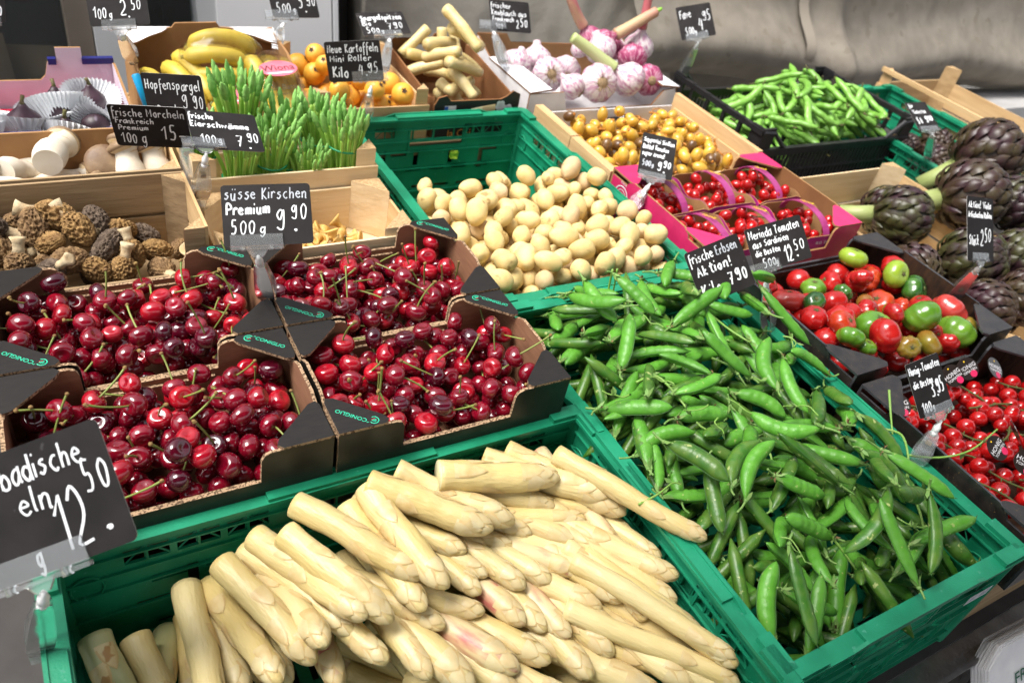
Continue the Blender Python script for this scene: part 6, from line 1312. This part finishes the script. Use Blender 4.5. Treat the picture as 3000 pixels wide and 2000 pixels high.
# ------------------------------------------------------------------ figs in paper cups
fgm = mat('fig_skin', (.026, .010, .016), (.055, .026, .038), 45, .45, .12, 300, stretch=(1, 1, .3), rnd=.2, spots=(.16, .12, .16), sscale=60, samt=.68); fgs = mat('fig_stalk', (.14, .14, .04), (.10, .07, .03), 150, .7)
paper = mat('tissue_cup', (.84, .85, .87), (.78, .79, .81), 60, .8, sss=.15, sssr=(1, 1, 1))
def fig(p, r, d, lab, cup=True, lean_=(0, 0, 1), cupr=1.5):
    mb = MB(); mb.lathe([(.03, -.86), (.5, -.80), (.86, -.45), (1, -.02), (.90, .38), (.62, .70), (.36, .95), (.22, 1.2), (.17, 1.3)], 22, Matrix.Scale(r, 4), 0, lambda x, y, z, a, t: (x * (1 + .02 * cos(12 * a)), y * (1 + .02 * cos(12 * a)), z))
    o = tag(obj('fig', mb.mesh('fig', fgm, True), None, at(p, aim(d))), lab, 'fig', 'figs in the navy carton'); sb = MB(); sb.tube([(0, 0, r * 1.26), (.1, 0, r * 1.5), (.3, .05, r * 1.75)], [.36, .26, .3], 8); part('stalk', sb, fgs, o, True)
    if cup: paper_cup((p[0], p[1], p[2] - r * .55), r * 1.05, r * cupr * 1.35, r * 1.25, lean_, lab)
def paper_cup(p, r0, r1, h, d, lab):
    mb = MB(); n = 88; k = 6; vs = []
    for i in range(k):
        u = i / (k - 1)
        for j in range(n):
            a = 2 * pi * j / n; q = (r0 + (r1 - r0) * u) * (1 + (.045 if j % 2 else -.045) * (.3 + u)) * (1 + .08 * sin(3 * a + p[0]) * u); vs.append((q * cos(a), q * sin(a), h * u * (1 + .12 * sin(2 * a + p[1])) - .2))
    mb.add(vs, [(i * n + j, i * n + (j + 1) % n, (i + 1) * n + (j + 1) % n, (i + 1) * n + j) for i in range(k - 1) for j in range(n)] + [tuple(range(n))])
    tag(obj('paper_cup', mb.mesh('paper_cup', paper, False), None, at(p, aim(d))), 'white pleated paper cup around the ' + lab if lab.endswith(')') is False and len(lab.split()) < 11 else lab, 'paper cup', 'paper cups in the fig carton')
fig((-54.0, 114.0, 5.6), 2.7, (.05, -.1, 1), 'dark fig upright in a wide cup', True, (.1, .35, .9), 1.65)
fig((-48.6, 110.6, 4.6), 2.8, (-.05, -.1, 1), 'violet fig at the front rim', True, (.3, .4, .8), 1.3)
fig((-49.6, 119.0, 5.4), 2.7, (.15, .5, .8), 'dark brown fig lying in the middle', True, (-.2, .5, .8), 1.3)
fig((-44.0, 122.6, 5.0), 2.2, (0, 0, 1), 'small dark fig at the back right', True, (.1, -.4, .9), 1.5)
fig((-60.8, 110.6, 4.6), 2.9, (-.2, -.3, .9), 'violet fig at the left edge', True, (-.2, .3, .9), 1.35)
fig((-61.0, 117.0, 5.0), 2.4, (-.3, .2, .9), 'dark fig at the left edge, second row', True, (.3, .1, .9), 1.4)
fig((-44.4, 115.6, 3.8), 2.3, (0, .8, .3), 'pale violet fig wrapped in its cup', False)
paper_cup((-43.6, 115.8, 3.0), 2.0, 3.4, 3.4, (-.55, -.5, .6), 'white pleated paper cup lying open at the right of the figs')
paper_cup((-46.2, 118.4, 3.2), 2.0, 3.2, 3.0, (-.1, -.6, .7), 'white pleated paper cup tipped towards the viewer')
paper_cup((-53.2, 108.9, 3.4), 1.9, 3.0, 2.8, (.2, -.5, .8), 'crumpled paper cup hanging over the front gap of the fig carton')
fig((-51.0, 107.6, 3.6), 2.0, (0, -.2, 1), 'small fig in the gap of the front rim', False)

# ------------------------------------------------------------------ king oyster mushrooms
kst = mat('mushroom_stem', (.72, .66, .56), (.66, .57, .44), 30, .6, .1, 200, sss=.15, sssr=(1, .9, .7)); kcp = mat('mushroom_cap', (.15, .085, .045), (.30, .20, .11), 40, .55, .15, 300); kgl = mat('mushroom_gill', (.52, .36, .18), (.62, .48, .30), 60, .7)
def king(p, d, L, r, rc, lab, roll=0, bend=.6):
    p = (p[0], p[1], p[2] - 2.2); L *= .84; r *= .86; rc *= .86
    """cut foot at the origin, cap towards d"""
    mb = MB(); n = 14; P = [(bend * sin(pi * i / (n - 1) * .8), 0, L * i / (n - 1)) for i in range(n)]; Rr = [r * (1.0 + .16 * sin(pi * min(i / 9, 1)) - .30 * max(0, (i - 7) / 6) ** 1.2 + .5 * max(0, (i - 10) / 3) ** 2) for i in range(n)]
    mb.tube(P, Rr, 20); o = tag(obj('king_oyster', mb.mesh('mushroom_stem', kst, 2), None, at(p, aim(d, roll))), lab, 'mushroom', 'king oyster mushrooms')
    cb = MB(); cb.lathe([(r * .85, -.9), (rc * .62, -.45), (rc * .92, .05), (rc * 1.0, .35), (rc * .96, .75), (rc * .72, 1.15), (rc * .35, 1.35), (.03, 1.4)], 24, T(P[-1][0], 0, L - .25) @ RY(.25), lambda i: 1 if i < 2 else 0); part('cap', cb, [kcp, kgl], o, True)
toV = Vector((-.1, -.75, .5))
king((-53.8, 95.4, 6.4), (-1, .15, .35), 9, 1.9, 2.6, 'white king oyster lying with its cut foot to the right'); king((-58.0, 99.4, 8.0), (.5, .75, -.4), 8, 2.1, 2.8, 'pale king oyster with a rounded foot at the back left')
king((-52.2, 98.8, 9.4), (.35, .8, -.05), 8, 2.2, 2.9, 'king oyster showing its round cut foot'); king((-44.2, 102.8, 4.6), (-.2, -.55, .6), 7, 1.6, 3.1, 'king oyster with its brown cap towards the viewer')
king((-41.4, 95.6, 5.4), (-.05, .55, .75), 8, 2.1, 3.0, 'fat king oyster standing in the right half'); king((-37.4, 96.2, 5.2), (-.15, .5, .8), 8, 2.0, 2.8, 'king oyster standing in the right corner, cap up')
king((-44.6, 94.2, 4.6), (-.5, .55, .5), 5, 1.5, 2.4, 'small king oyster at the front board, brown cap rim'); king((-49.6, 94.2, 4.6), (-.6, .5, .4), 5, 1.4, 2.2, 'small king oyster behind the front board, left of the dark cap'); king((-44.0, 100.2, 6.0), (.4, .5, .6), 6, 1.6, 2.6, 'tan king oyster leaning behind the dark cap'); king((-60, 95, 5), (.1, .8, .5), 7, 1.9, 2.6, 'king oyster at the left edge of the crate'); king((-54, 101.5, 4), (1, .1, .1), 8, 1.9, 2.6, 'king oyster hidden at the back of the crate')

# ------------------------------------------------------------------ morels
mrm = [mat('morel_brown', (.26, .155, .065), (.13, .07, .028), 110, .85, .5, 600), mat('morel_grey', (.15, .105, .07), (.07, .045, .03), 110, .85, .5, 600), mat('morel_ochre', (.34, .20, .07), (.18, .095, .03), 110, .85, .5, 600)]; mrs = mat('morel_stem', (.58, .47, .30), (.46, .33, .18), 80, .75, .3, 300)
def morel(p, d, r, l, k, lab, st=True):
    r *= .84; l *= .84
    ox = p[0] * 3.1; mb = MB()
    def fn(x, y, z, a, t):
        v = Vector((x / r * 2.0, y / r * 2.0, z / l * 1.5)) + Vector((ox, 0, 0)); dist, _ = noise.voronoi(v * 2.1 + noise.noise_vector(v * 1.5) * .35); e = min((dist[1] - dist[0]) * 2.6, 1); w = 1 + .14 * (1 - e) ** 2.0 - .20 * e + .10 * noise.noise(v)
        return x * w * (1 - .25 * t), y * w * (1 - .25 * t), z * (1 + .02 * w)
    mb.blob(r, r, l, 84, 60, None, 0, fn); o = tag(obj('morel', mb.mesh('morel', mrm[k], True), None, at(p, aim(d))), lab, 'morel', 'morels in the weathered crate')
    if st: sb = MB(); sb.lathe([(r * .42, -l * .85), (r * .34, -l * 1.15), (r * .40, -l * 1.5), (r * .52, -l * 1.75), (r * .3, -l * 1.74)], 14, None, 0, lambda x, y, z, a, t: (x * (1 + .12 * sin(3 * a + 5 * t)), y * (1 + .1 * cos(2 * a + t)), z)); part('stem', sb, mrs, o, True)
for p, d, r, l, k, lab in (((-60.5, 87.0, 5.4), (-.7, .1, .3), 2.3, 3.0, 1, 'dark grey morel at the left edge, on top'), ((-55.2, 85.6, 5.4), (-.1, .5, .7), 2.3, 3.1, 0, 'brown morel with ribs running down, left of centre'), ((-52.6, 86.8, 6.0), (.75, -.2, -.2), 2.5, 3.2, 2, 'ochre morel with a cut pale stem, in the middle'), ((-50.4, 84.6, 5.0), (.4, -.5, -.5), 2.3, 3.0, 2, 'ochre morel pointing down to the right'),
                           ((-48.2, 86.6, 4.8), (-.2, .7, .6), 2.1, 2.7, 1, 'grey morel with a white stem facing the viewer'), ((-59.8, 83.0, 4.4), (-.5, .5, .5), 2.3, 2.9, 0, 'brown morel at the left edge under the grey one'), ((-57.6, 79.6, 3.6), (-.1, -.3, -.8), 2.1, 2.6, 0, 'brown morel upside down with a pale cut stem'), ((-60.8, 78.6, 2.6), (-.8, -.2, .2), 2.1, 3.0, 0, 'brown morel at the bottom left by the front board'), ((-52.2, 80.2, 3.4), (.8, .1, .1), 2.2, 2.8, 0, 'brown ridged morel lying by the front board'), ((-47.4, 82.6, 3.6), (.6, .5, .4), 2.0, 3.0, 1, 'slender grey brown morel with its stem to the lower left'),
                           ((-45.4, 86.0, 3.4), (.7, .2, -.2), 2.0, 2.6, 2, 'ochre morel in the right half, behind'), ((-44.8, 81.2, 2.6), (.1, -.4, -.7), 2.0, 2.4, 2, 'ochre morel with a pale broken stem on top'), ((-41.6, 82.6, 1.8), (.9, -.1, -.2), 1.9, 2.6, 2, 'small ochre morel right of the broken stem'), ((-38.6, 83.0, 1.4), (.6, .4, .1), 1.6, 2.2, 0, 'small brown morel in the right corner'), ((-55, 81.5, 1.2), (0, .4, .8), 2.2, 2.8, 0, 'brown morel deep in the heap, centre left'), ((-49.5, 82, .6), (.3, .4, .8), 2.2, 2.8, 1, 'grey morel deep in the heap, centre'), ((-58, 86, .8), (.3, .4, .8), 2.4, 2.8, 0, 'brown morel deep in the heap, left')):
    morel(p, d, r, l, k, lab)
for k, (x, y, z) in enumerate(((-62.5, 81.5, 3.4), (-54.6, 79.0, 2.8), (-49.4, 79.2, 2.2), (-56.6, 88.6, 4.2), (-50.6, 89.0, 3.4), (-46.4, 79.0, 1.6), (-41.8, 79.6, .8), (-42.6, 86.6, 1.8), (-53.8, 83.4, 4.2))):
    rr = random.Random(70 + k); morel((x, y, z), (rr.uniform(-1, 1), rr.uniform(-.8, .8), rr.uniform(-.4, .8)), 2.0, 2.6, k % 3, ('small brown morel', 'small grey morel', 'small ochre morel')[k % 3] + (' along the front board' if y < 82 else ' along the back board' if y > 86 else ' between the larger ones') + (', left half' if x < -52 else ', right half'))
mb = MB(); mb.lathe([(.1, -.6), (1.5, -.2), (2.0, .3), (1.9, .34), (1.3, -.05), (.1, -.4)], 20, None, 0, lambda x, y, z, a, t: (x, y * .7, z + .2 * sin(2 * a))); tag(obj('mushroom_slice', mb.mesh('mushroom_slice', kgl, True), None, at((-37.2, 80.6, 2.6), RX(.6))), 'pale curved mushroom slice in the right corner of the morel crate', 'mushroom')

# ------------------------------------------------------------------ chanterelles
chm = mat('chanterelle', (.62, .34, .06), (.72, .50, .18), 90, .6, .2, 300, rnd=.12)
def chant(k):
    r_ = random.Random(k); mb = MB(); mb.lathe([(.30, 0), (.26, .5), (.34, 1.0), (.62, 1.45), (.9, 1.7), (.86, 1.85), (.5, 1.75), (.06, 1.6)], 14, None, 0, lambda x, y, z, a, t: (x * (1 + .14 * sin(3 * a + k) * t) + .25 * sin(2 * t + k), y * (1 + .14 * cos(2 * a + k) * t), z)); return mb.mesh('chanterelle', chm, True)
CHN = [chant(k) for k in range(5)]; rng = random.Random(81); hp = Heap(-33, -8, 77, 91, lambda x, y: -3.4 + max(0, 3.6 - .20 * (x + 30) - .10 * (y - 77)) * .7, .3)
for k in range(62):
    s = rng.uniform(.9, 1.4); p = hp.drop(.66 * s, 2, (-30, -12.6 if k % 3 else -15, 77.5, 88.5), rng); tag(obj('chanterelle', CHN[k % 5], None, at(p, spin(rng) @ T(0, 0, -.9 * s) @ Matrix.Scale(s, 4))), 'small orange chanterelle %s of the heap %s' % ('on the left' if p[0] < -26 else ('on the right' if p[0] > -19 else 'in the middle'), 'by the back board' if p[1] > 84 else 'towards the front'), 'chanterelle', 'chanterelles in the low crate')

# ------------------------------------------------------------------ wild asparagus bundles
wst = mat('wild_asparagus_stalk', (.26, .48, .06), (.34, .53, .11), 40, .45, rnd=.14); wtp = mat('wild_asparagus_tip', (.17, .40, .07), (.27, .50, .14), 120, .55, .3, 300, rnd=.14); rub = mat('rubber_band', (.006, .22, .09), None, rough=.5)
def stalk_mesh(k):
    r_ = random.Random(k); mb = MB(); L = 14; b = r_.uniform(.5, 2.2); P = smoothline([(0, 0, 0), (b * .03, 0, 6), (b * .3, 0, 10.4), (b, 0, L)], 4); mb.tube(P, [.29] * len(P), 6)
    d = (Vector(P[-1]) - Vector(P[-3])).normalized(); F = T(*P[-1]) @ aim(d); tl = r_.uniform(2.5, 3.5)
    mb.blob(.46, .46, tl / 2, 9, 12, F @ T(0, 0, tl / 2 - .3), 1, lambda x, y, z, a, t: (x * (1.08 - .45 * t * t) * (1 + .2 * sin(t * 30 + a * 2)), y * (1.08 - .45 * t * t) * (1 + .2 * cos(t * 30 + a)), z)); return mb.mesh('stalk', [wst, wtp], True)
WSM = [stalk_mesh(1500 + k) for k in range(8)]
def bundle(x, y, z, R_, n, h, tilt, az, lab, k, bands=(7.4,)):
    rng = random.Random(1600 + k); t = thing('asparagus_bundle', lab, 'green asparagus', T(x, y, z) @ RZ(az) @ RX(tilt), 'bundles of wild asparagus'); s = h / 17.0
    for i in range(n):
        q = sqrt((i + .5) / n); a = i * 2.4; rr = R_ * q * .80; M = T(rr * cos(a), rr * sin(a), rng.uniform(-.4, .4) - q * .6 + .3) @ RZ(a + rng.uniform(-.5, .5)) @ RY(.01 + .035 * q) @ Matrix.Diagonal((s * (.3 + .8 * q), s, s * rng.uniform(.97, 1.03), 1)); obj('stalk', WSM[rng.randrange(8)], t, M)
    for zb in bands:
        mb = MB(); mb.tube([((R_ * .86 + .03 * zb + .42) * cos(q * pi / 12), (R_ * .86 + .03 * zb + .42) * sin(q * pi / 12), zb + .15 * sin(q * .6)) for q in range(25)], .17, 6, None, 0, False); part('rubber_band', mb, rub, t, True)
for k, a in enumerate(((-10.6, 96.2, -3.4, 2.3, 24, 17.5, -.03, .1, 'green asparagus bundle with two bands in the front right corner', (4.6, 11.4)), (-16.6, 95.9, -3.6, 2.3, 24, 13.2, .06, -.1, 'short green asparagus bundle in front, in the middle', (6.0,)), (-22.2, 97.0, -3.4, 2.1, 22, 16.6, -.02, .1, 'green asparagus bundle right of the 7.90 card', (9.0, 4.4)), (-27.4, 96.0, -3.6, 2.1, 22, 16.2, .04, .1, 'green asparagus bundle at the front left, under the 7.90 card', (8.0,)), (-18.6, 101.6, -3.4, 2.3, 24, 17.5, -.08, .2, 'green asparagus bundle with slanting bands behind the short one', (6.0, 11.0)), (-12.6, 102.6, -3.4, 2.4, 26, 17.2, -.10, .1, 'green asparagus bundle at the back right', (9.0,)), (-25.0, 103.2, -2.6, 2.5, 28, 20.5, -.08, .1, 'tall dark green asparagus bundle at the back, in front of the bananas', (9.0,)), (-31.6, 102.0, -3.0, 2.2, 24, 15.5, -.06, .1, 'green asparagus bundle behind the Hopfenspargel card', (8.0,)))): bundle(*a[:8], a[8], k, a[9])

# ------------------------------------------------------------------ chalk price cards in clear clips
def round_rect(w, h, r, n=5):
    P = []
    for cx, cy, a0 in ((w / 2 - r, h / 2 - r, 0), (-w / 2 + r, h / 2 - r, pi / 2), (-w / 2 + r, -h / 2 + r, pi), (w / 2 - r, -h / 2 + r, 3 * pi / 2)):
        for i in range(n + 1): a = a0 + pi / 2 * i / n; P.append((cx + r * cos(a), cy + r * sin(a)))
    return P
def card_frame(key):
    c, R, w, h = SIGNS[key]; return Matrix(R).to_4x4(), Vector(c), w, h
def price_card(cards, label, clamp, bar, barw=5.4, grip=(0, 0, 1), k=1, tall=True, group='chalk price cards', gripdir=None):
    """cards = [(key, lines)], bar = (key, x, y) centre of the clear clip bar on that card, clamp = point on the crate rim"""
    clamp = Vector(clamp); t = thing('price_card', label, 'price card', T(*clamp), group); rng = random.Random(sum(map(ord, cards[0][0])))
    for key, lines in cards:
        R, c, w, h = card_frame(key); F = T(*(c - clamp)) @ R
        mb = MB(); mb.prism(round_rect(w, h, .045 * w), -.07, F, (0, 0, 1)); cd = part('card', mb, [slate, slate_edge], t)
        mb = MB()
        for ln in lines:
            tx, x, y, size, fit = ln[:5]; mi = 1 if len(ln) > 5 and 'g' in ln[5] else 0; bold = 1.45 if len(ln) > 5 and 'b' in ln[5] else 1.0; 
            write(mb, tx, (x - .5) * w, (.5 - y) * h, size * h, max(.085, .016 * h + .03) * bold * (1.5 if size > .3 else 1.15), mi, fit * w, .10, .02, rng)
        part('lettering', mb, [chalk, chalk_grey], cd, False, F)
    key, bx, by = bar; R, c, w, h = card_frame(key); F = T(*(c - clamp)) @ R @ T(bx, by, 0)
    mb = MB(); bh = 1.25 * barw / 5.4
    mb.box((0, bh * .42, .14), (barw, bh, .12), F); mb.box((0, -bh * .22, .05), (barw, .38, .55), F); mb.box((0, bh * .36, -.18), (barw * .96, bh * .8, .1), F)
    mb.prism([(-1.3, -.4), (1.3, -.4), (.55, -1.35), (-.55, -1.35)][::-1], .3, F @ T(0, 0, -.12)); part('clip_bar', mb, clear, t)
    for x in (-barw * .27, barw * .27): mb = MB(); mb.box((x, -bh * .2, .1), (.5, .75, .75), F); part('hinge', mb, clear, t)
    j0 = F @ Vector((0, -1.3, 0)); tot = -j0; d = tot.normalized(); L = tot.length
    mb = MB(); mb.tube([j0, j0 + d * min(.5, L * .2), j0 + d * min(.9, L * .3), j0 + d * min(1.9, L * .45)], [.2, .26, .46, .44], 10); mb.blob(.5, .5, .5, 10, 7, T(*(j0 + d * min(1.9, L * .45)))); part('ball_joint', mb, milky, t, True)
    p0 = j0 + d * min(2.1, L * .5); g = Vector(gripdir).normalized() if gripdir else d
    mb = MB(); e = Vector((0, 0, -.2)); X = along(p0, e); ll = max((e - p0).length, 1.2)
    for s in (-1, 1):
        P = smoothline([(-.3, 0, .22 * s), (ll * .3, 0, .42 * s), (ll * .62, 0, .75 * s), (ll * .92, 0, .62 * s), (ll + .6, 0, .36 * s), (ll + 1.5, 0, .75 * s)], 4); n = len(P); vs = []
        for i, q in enumerate(P):
            hw = .62 + .45 * sin(pi * min(i / n * 1.1, 1))
            vs += [(q[0], -hw, q[2]), (q[0], hw, q[2]), (q[0], hw, q[2] + .16 * s), (q[0], -hw, q[2] + .16 * s)]
        mb.add(vs, [(4 * i + a, 4 * i + (a + 1) % 4, 4 * i + 4 + (a + 1) % 4, 4 * i + 4 + a) for i in range(n - 1) for a in range(4)] + [(3, 2, 1, 0), (4 * n - 4, 4 * n - 3, 4 * n - 2, 4 * n - 1)], 0, X)
    part('clamp', mb, clear, t)
    mb = MB(); mb.tube([(ll * .30, .34 * cos(q * .9), .34 * sin(q * .9)) for q in range(8)], .09, 5, X); mb.box((ll * .32, 0, 0), (.5, .7, .8), X); part('spring', mb, spring, t)
    return t
price_card([('badische', [('badische', .37, .28, .20, .50), ('eln', .42, .52, .20, .21), ('12', .58, .90, .42, .22), ('50', .82, .52, .24, .16), ('.', .86, .84, .1, .05, 'b'), ('g', .42, .94, .17, .05)])], 'large black price card reading 12.50 at the lower left corner', (-60.6, 29.4, .6), ('badische', -1.5, -4.9), 8.6)
price_card([('kirschen', [('süsse Kirschen', .04, .24, .19, .94, 'g'), ('Premium', .05, .48, .19, .50, 'b'), ('500', .09, .80, .22, .28), ('g', .41, .80, .14, .08), ('9', .60, .74, .36, .13), ('90', .77, .57, .26, .19), ('.', .80, .78, .1, .04, 'b')])], 'black price card for süsse Kirschen, 9.90, in the middle of the cherry trays', (-32.1, 63.6, 6.4), ('kirschen', -1.3, -3.4), 5.6)
price_card([('morcheln', [('frische Morcheln', .04, .26, .19, .94), ('Frankreich', .06, .43, .12, .50), ('Premium', .08, .59, .12, .40), ('100 g', .08, .90, .24, .34), ('15-', .62, .80, .32, .34)]), ('eier', [('frische', .03, .22, .15, .36, 'b'), ('Eierschwämme', .03, .43, .14, .84, 'b'), ('100', .12, .84, .22, .22), ('g', .36, .84, .14, .06), ('7', .62, .88, .32, .12), ('90', .79, .76, .24, .17), ('.', .79, .92, .1, .03, 'b')])], 'pair of black cards, Morcheln 15- and Eierschwämme 7.90, in one clip', (-34.8, 86.6, 7.6), ('eier', -3.4, -2.8), 5.6)
price_card([('hopfen', [('Hopfenspargel', .05, .34, .22, .92), ('9', .62, .72, .30, .11), ('90', .80, .72, .30, .18), ('Bund', .18, .88, .22, .32)])], 'black price card reading Hopfenspargel above the wild asparagus', (-34.6, 93.0, 6.4), ('hopfen', 0, -3.0), 5.0)
price_card([('banan', [('Bananitos', .06, .34, .20, .72), ('100', .08, .80, .24, .22), ('g', .34, .80, .16, .06), ('2', .54, .76, .34, .12), ('50', .72, .62, .24, .18), ('.', .66, .80, .1, .03, 'b')])], 'black price card reading 2.50 clipped to the banana carton', (-36.2, 130.0, 9.2), ('banan', -.2, -3.0), 4.6)
price_card([('five', [('500', .12, .84, .28, .30), ('g', .46, .84, .16, .06), ('5', .60, .70, .36, .12), ('90', .78, .62, .30, .20), ('.', .72, .82, .1, .03, 'b')])], 'black price card reading 5.90 in front of the pale wall panel', (-9.2, 139.0, 8.6), ('five', -3.0, -3.2), 6.6)
price_card([('kart', [('Neue Kartoffeln', .05, .27, .20, .92), ('Mini Roller', .07, .49, .16, .76), ('Kilo', .09, .88, .25, .30, 'b'), ('4', .56, .84, .26, .11), ('95', .73, .80, .26, .21), ('.', .69, .86, .1, .03, 'b')])], 'black price card for Neue Kartoffeln, 4.95, at the back of the potato crate', (2.6, 121.0, .8), ('kart', 2.6, -3.2), 6.6)
price_card([('spitz', [('Spargelspitzen', .06, .34, .22, .88, 'b'), ('Bio', .06, .58, .20, .20), ('500', .10, .88, .22, .28), ('g', .40, .88, .14, .06), ('7', .56, .78, .28, .10), ('90', .70, .72, .26, .20), ('.', .66, .92, .1, .03, 'b')])], 'black price card reading Spargelspitzen 7.90, behind the potato card', (11.6, 134.6, 4.8), ('spitz', 0, -3.8), 6.4)
price_card([('knob', [('frischer', .04, .26, .17, .50), ('Knoblauch aus', .05, .48, .16, .88), ('Frankreich', .06, .68, .15, .54), ('100', .12, .90, .15, .18), ('2', .64, .86, .26, .08), ('50', .74, .80, .26, .20)])], 'grey price card reading Knoblauch 2.50 in front of the rough wall', (40.6, 136.0, 5.0), ('knob', -4.6, -2.8), 6.6)
price_card([('fave', [('Fave', .08, .36, .24, .34), ('500', .16, .86, .22, .26), ('g', .42, .86, .14, .06), ('4', .56, .80, .34, .14), ('95', .72, .50, .28, .24), ('.', .74, .84, .1, .03, 'b')])], 'black price card reading Fave 4.95 at the back corner of the bean crate', (100.4, 141.6, -1.4), ('fave', -.4, -4.2), 6.0)
price_card([('dattel', [('frische Datteln', .05, .34, .22, .82), ('100', .12, .74, .22, .22), ('g', .36, .74, .14, .06), ('2.5', .58, .86, .40, .30, 'b')])], 'black price card for Datteln lying against the dates', (59.0, 114.6, -3.2), ('dattel', 1.0, -3.4), 4.0)
price_card([('sapp', [('Sapporini Sizilien', .06, .20, .10, .90), ('Dattel Tomaten', .06, .37, .10, .76), ('super Aroma!', .06, .53, .10, .66), ('500', .10, .78, .13, .26, 'g'), ('g', .38, .78, .09, .08, 'g'), ('9', .56, .84, .22, .14), ('90', .72, .74, .16, .22), ('.', .74, .86, .1, .03, 'b')])], 'black upright price card for Sapporini Dattel Tomaten, 9.90', (38.9, 80.6, .8), ('sapp', -.5, -4.6), 5.0)
price_card([('erbsen', [('frische', .04, .24, .18, .46), ('Erbsen', .54, .24, .18, .40, 'g'), ('Aktion!', .10, .50, .19, .66, 'b'), ('Kilo', .08, .91, .25, .38, 'b'), ('7', .58, .84, .23, .10, 'b'), ('90', .73, .80, .22, .21, 'b')]), ('merinda', [('Merinda Tomaten', .05, .26, .19, .90), ('aus Sardinien', .07, .46, .15, .64), ('die Besten', .08, .65, .14, .44), ('500', .16, .92, .18, .24), ('g', .38, .92, .12, .05), ('12', .56, .92, .34, .15), ('50', .75, .74, .22, .19), ('.', .76, .88, .1, .03, 'b')])], 'pair of black cards, Erbsen 7.90 and Merinda Tomaten 12.50, in one clip', (38.9, 44.2, .6), ('merinda', -3.4, -3.2), 5.6)
price_card([('arti', [('Aktion! Viola', .06, .17, .10, .86), ('Artischocken', .05, .32, .09, .56), ('Italien', .64, .32, .09, .30), ('Stück', .07, .74, .15, .38), ('2', .50, .74, .24, .14), ('50', .66, .68, .20, .26)])], 'black upright price card reading Viola Artischocken 2.50', (82.4, 41.6, -1.4), ('arti', -.2, -4.8), 4.4)
price_card([('honig', [('Honig-Tomaten', .05, .22, .14, .92), ('die Besten', .07, .47, .13, .60), ('100', .14, .92, .18, .28), ('g', .44, .92, .10, .06), ('3', .52, .70, .26, .14, 'b'), ('95', .70, .66, .26, .24, 'b'), ('.', .68, .72, .08, .03, 'b')])], 'black upright price card reading Honig-Tomaten 3.95', (39.4, 15.6, .6), ('honig', .3, -3.6), 4.4)
price_card([('viol', [('für', .10, .18, .12, .22), ('Violetta', .14, .40, .12, .62), ('5 k', .16, .74, .20, .26, 'b'), ('9', .58, .72, .22, .12, 'b'), ('90', .72, .66, .16, .20, 'b')])], 'grey upright price card above the small violet artichokes', (155.0, 97.2, -7.4), ('viol', 0, -4.4), 5.6)
price_card([('corner', [('500', .10, .50, .26, .40), ('90', .70, .72, .36, .22, 'b')])], 'corner of a black price card at the top left of the picture', (-58.0, 118, 9), ('corner', 0, -1.8), 3.4)
# felt pen stuck between the cartons
t = thing('felt_pen', 'blue and light green chalk pen standing beside the banana carton', 'pen', along((-38.2, 112.2, 13.6), (-36.0, 108.4, 4.0)))
mb = MB(); mb.tube([(-.2, 0, 0), (0, 0, 0), (5.4, 0, 0)], [.42, .62, .62], 14); part('cap', mb, mat('blue_plastic', (.005, .34, .66), None, rough=.35), t, True)
mb = MB(); mb.tube([(5.4, 0, 0), (12.4, 0, 0), (12.8, 0, 0)], [.66, .66, .45], 14); part('barrel', mb, mat('light_green_plastic', (.18, .72, .22), None, rough=.35), t, True)

# the stall top slopes: bring everything that stands on it into the world
bpy.context.view_layer.update()
for o in ROOTS: o.matrix_basis = STALL @ o.matrix_basis
bpy.context.view_layer.update()
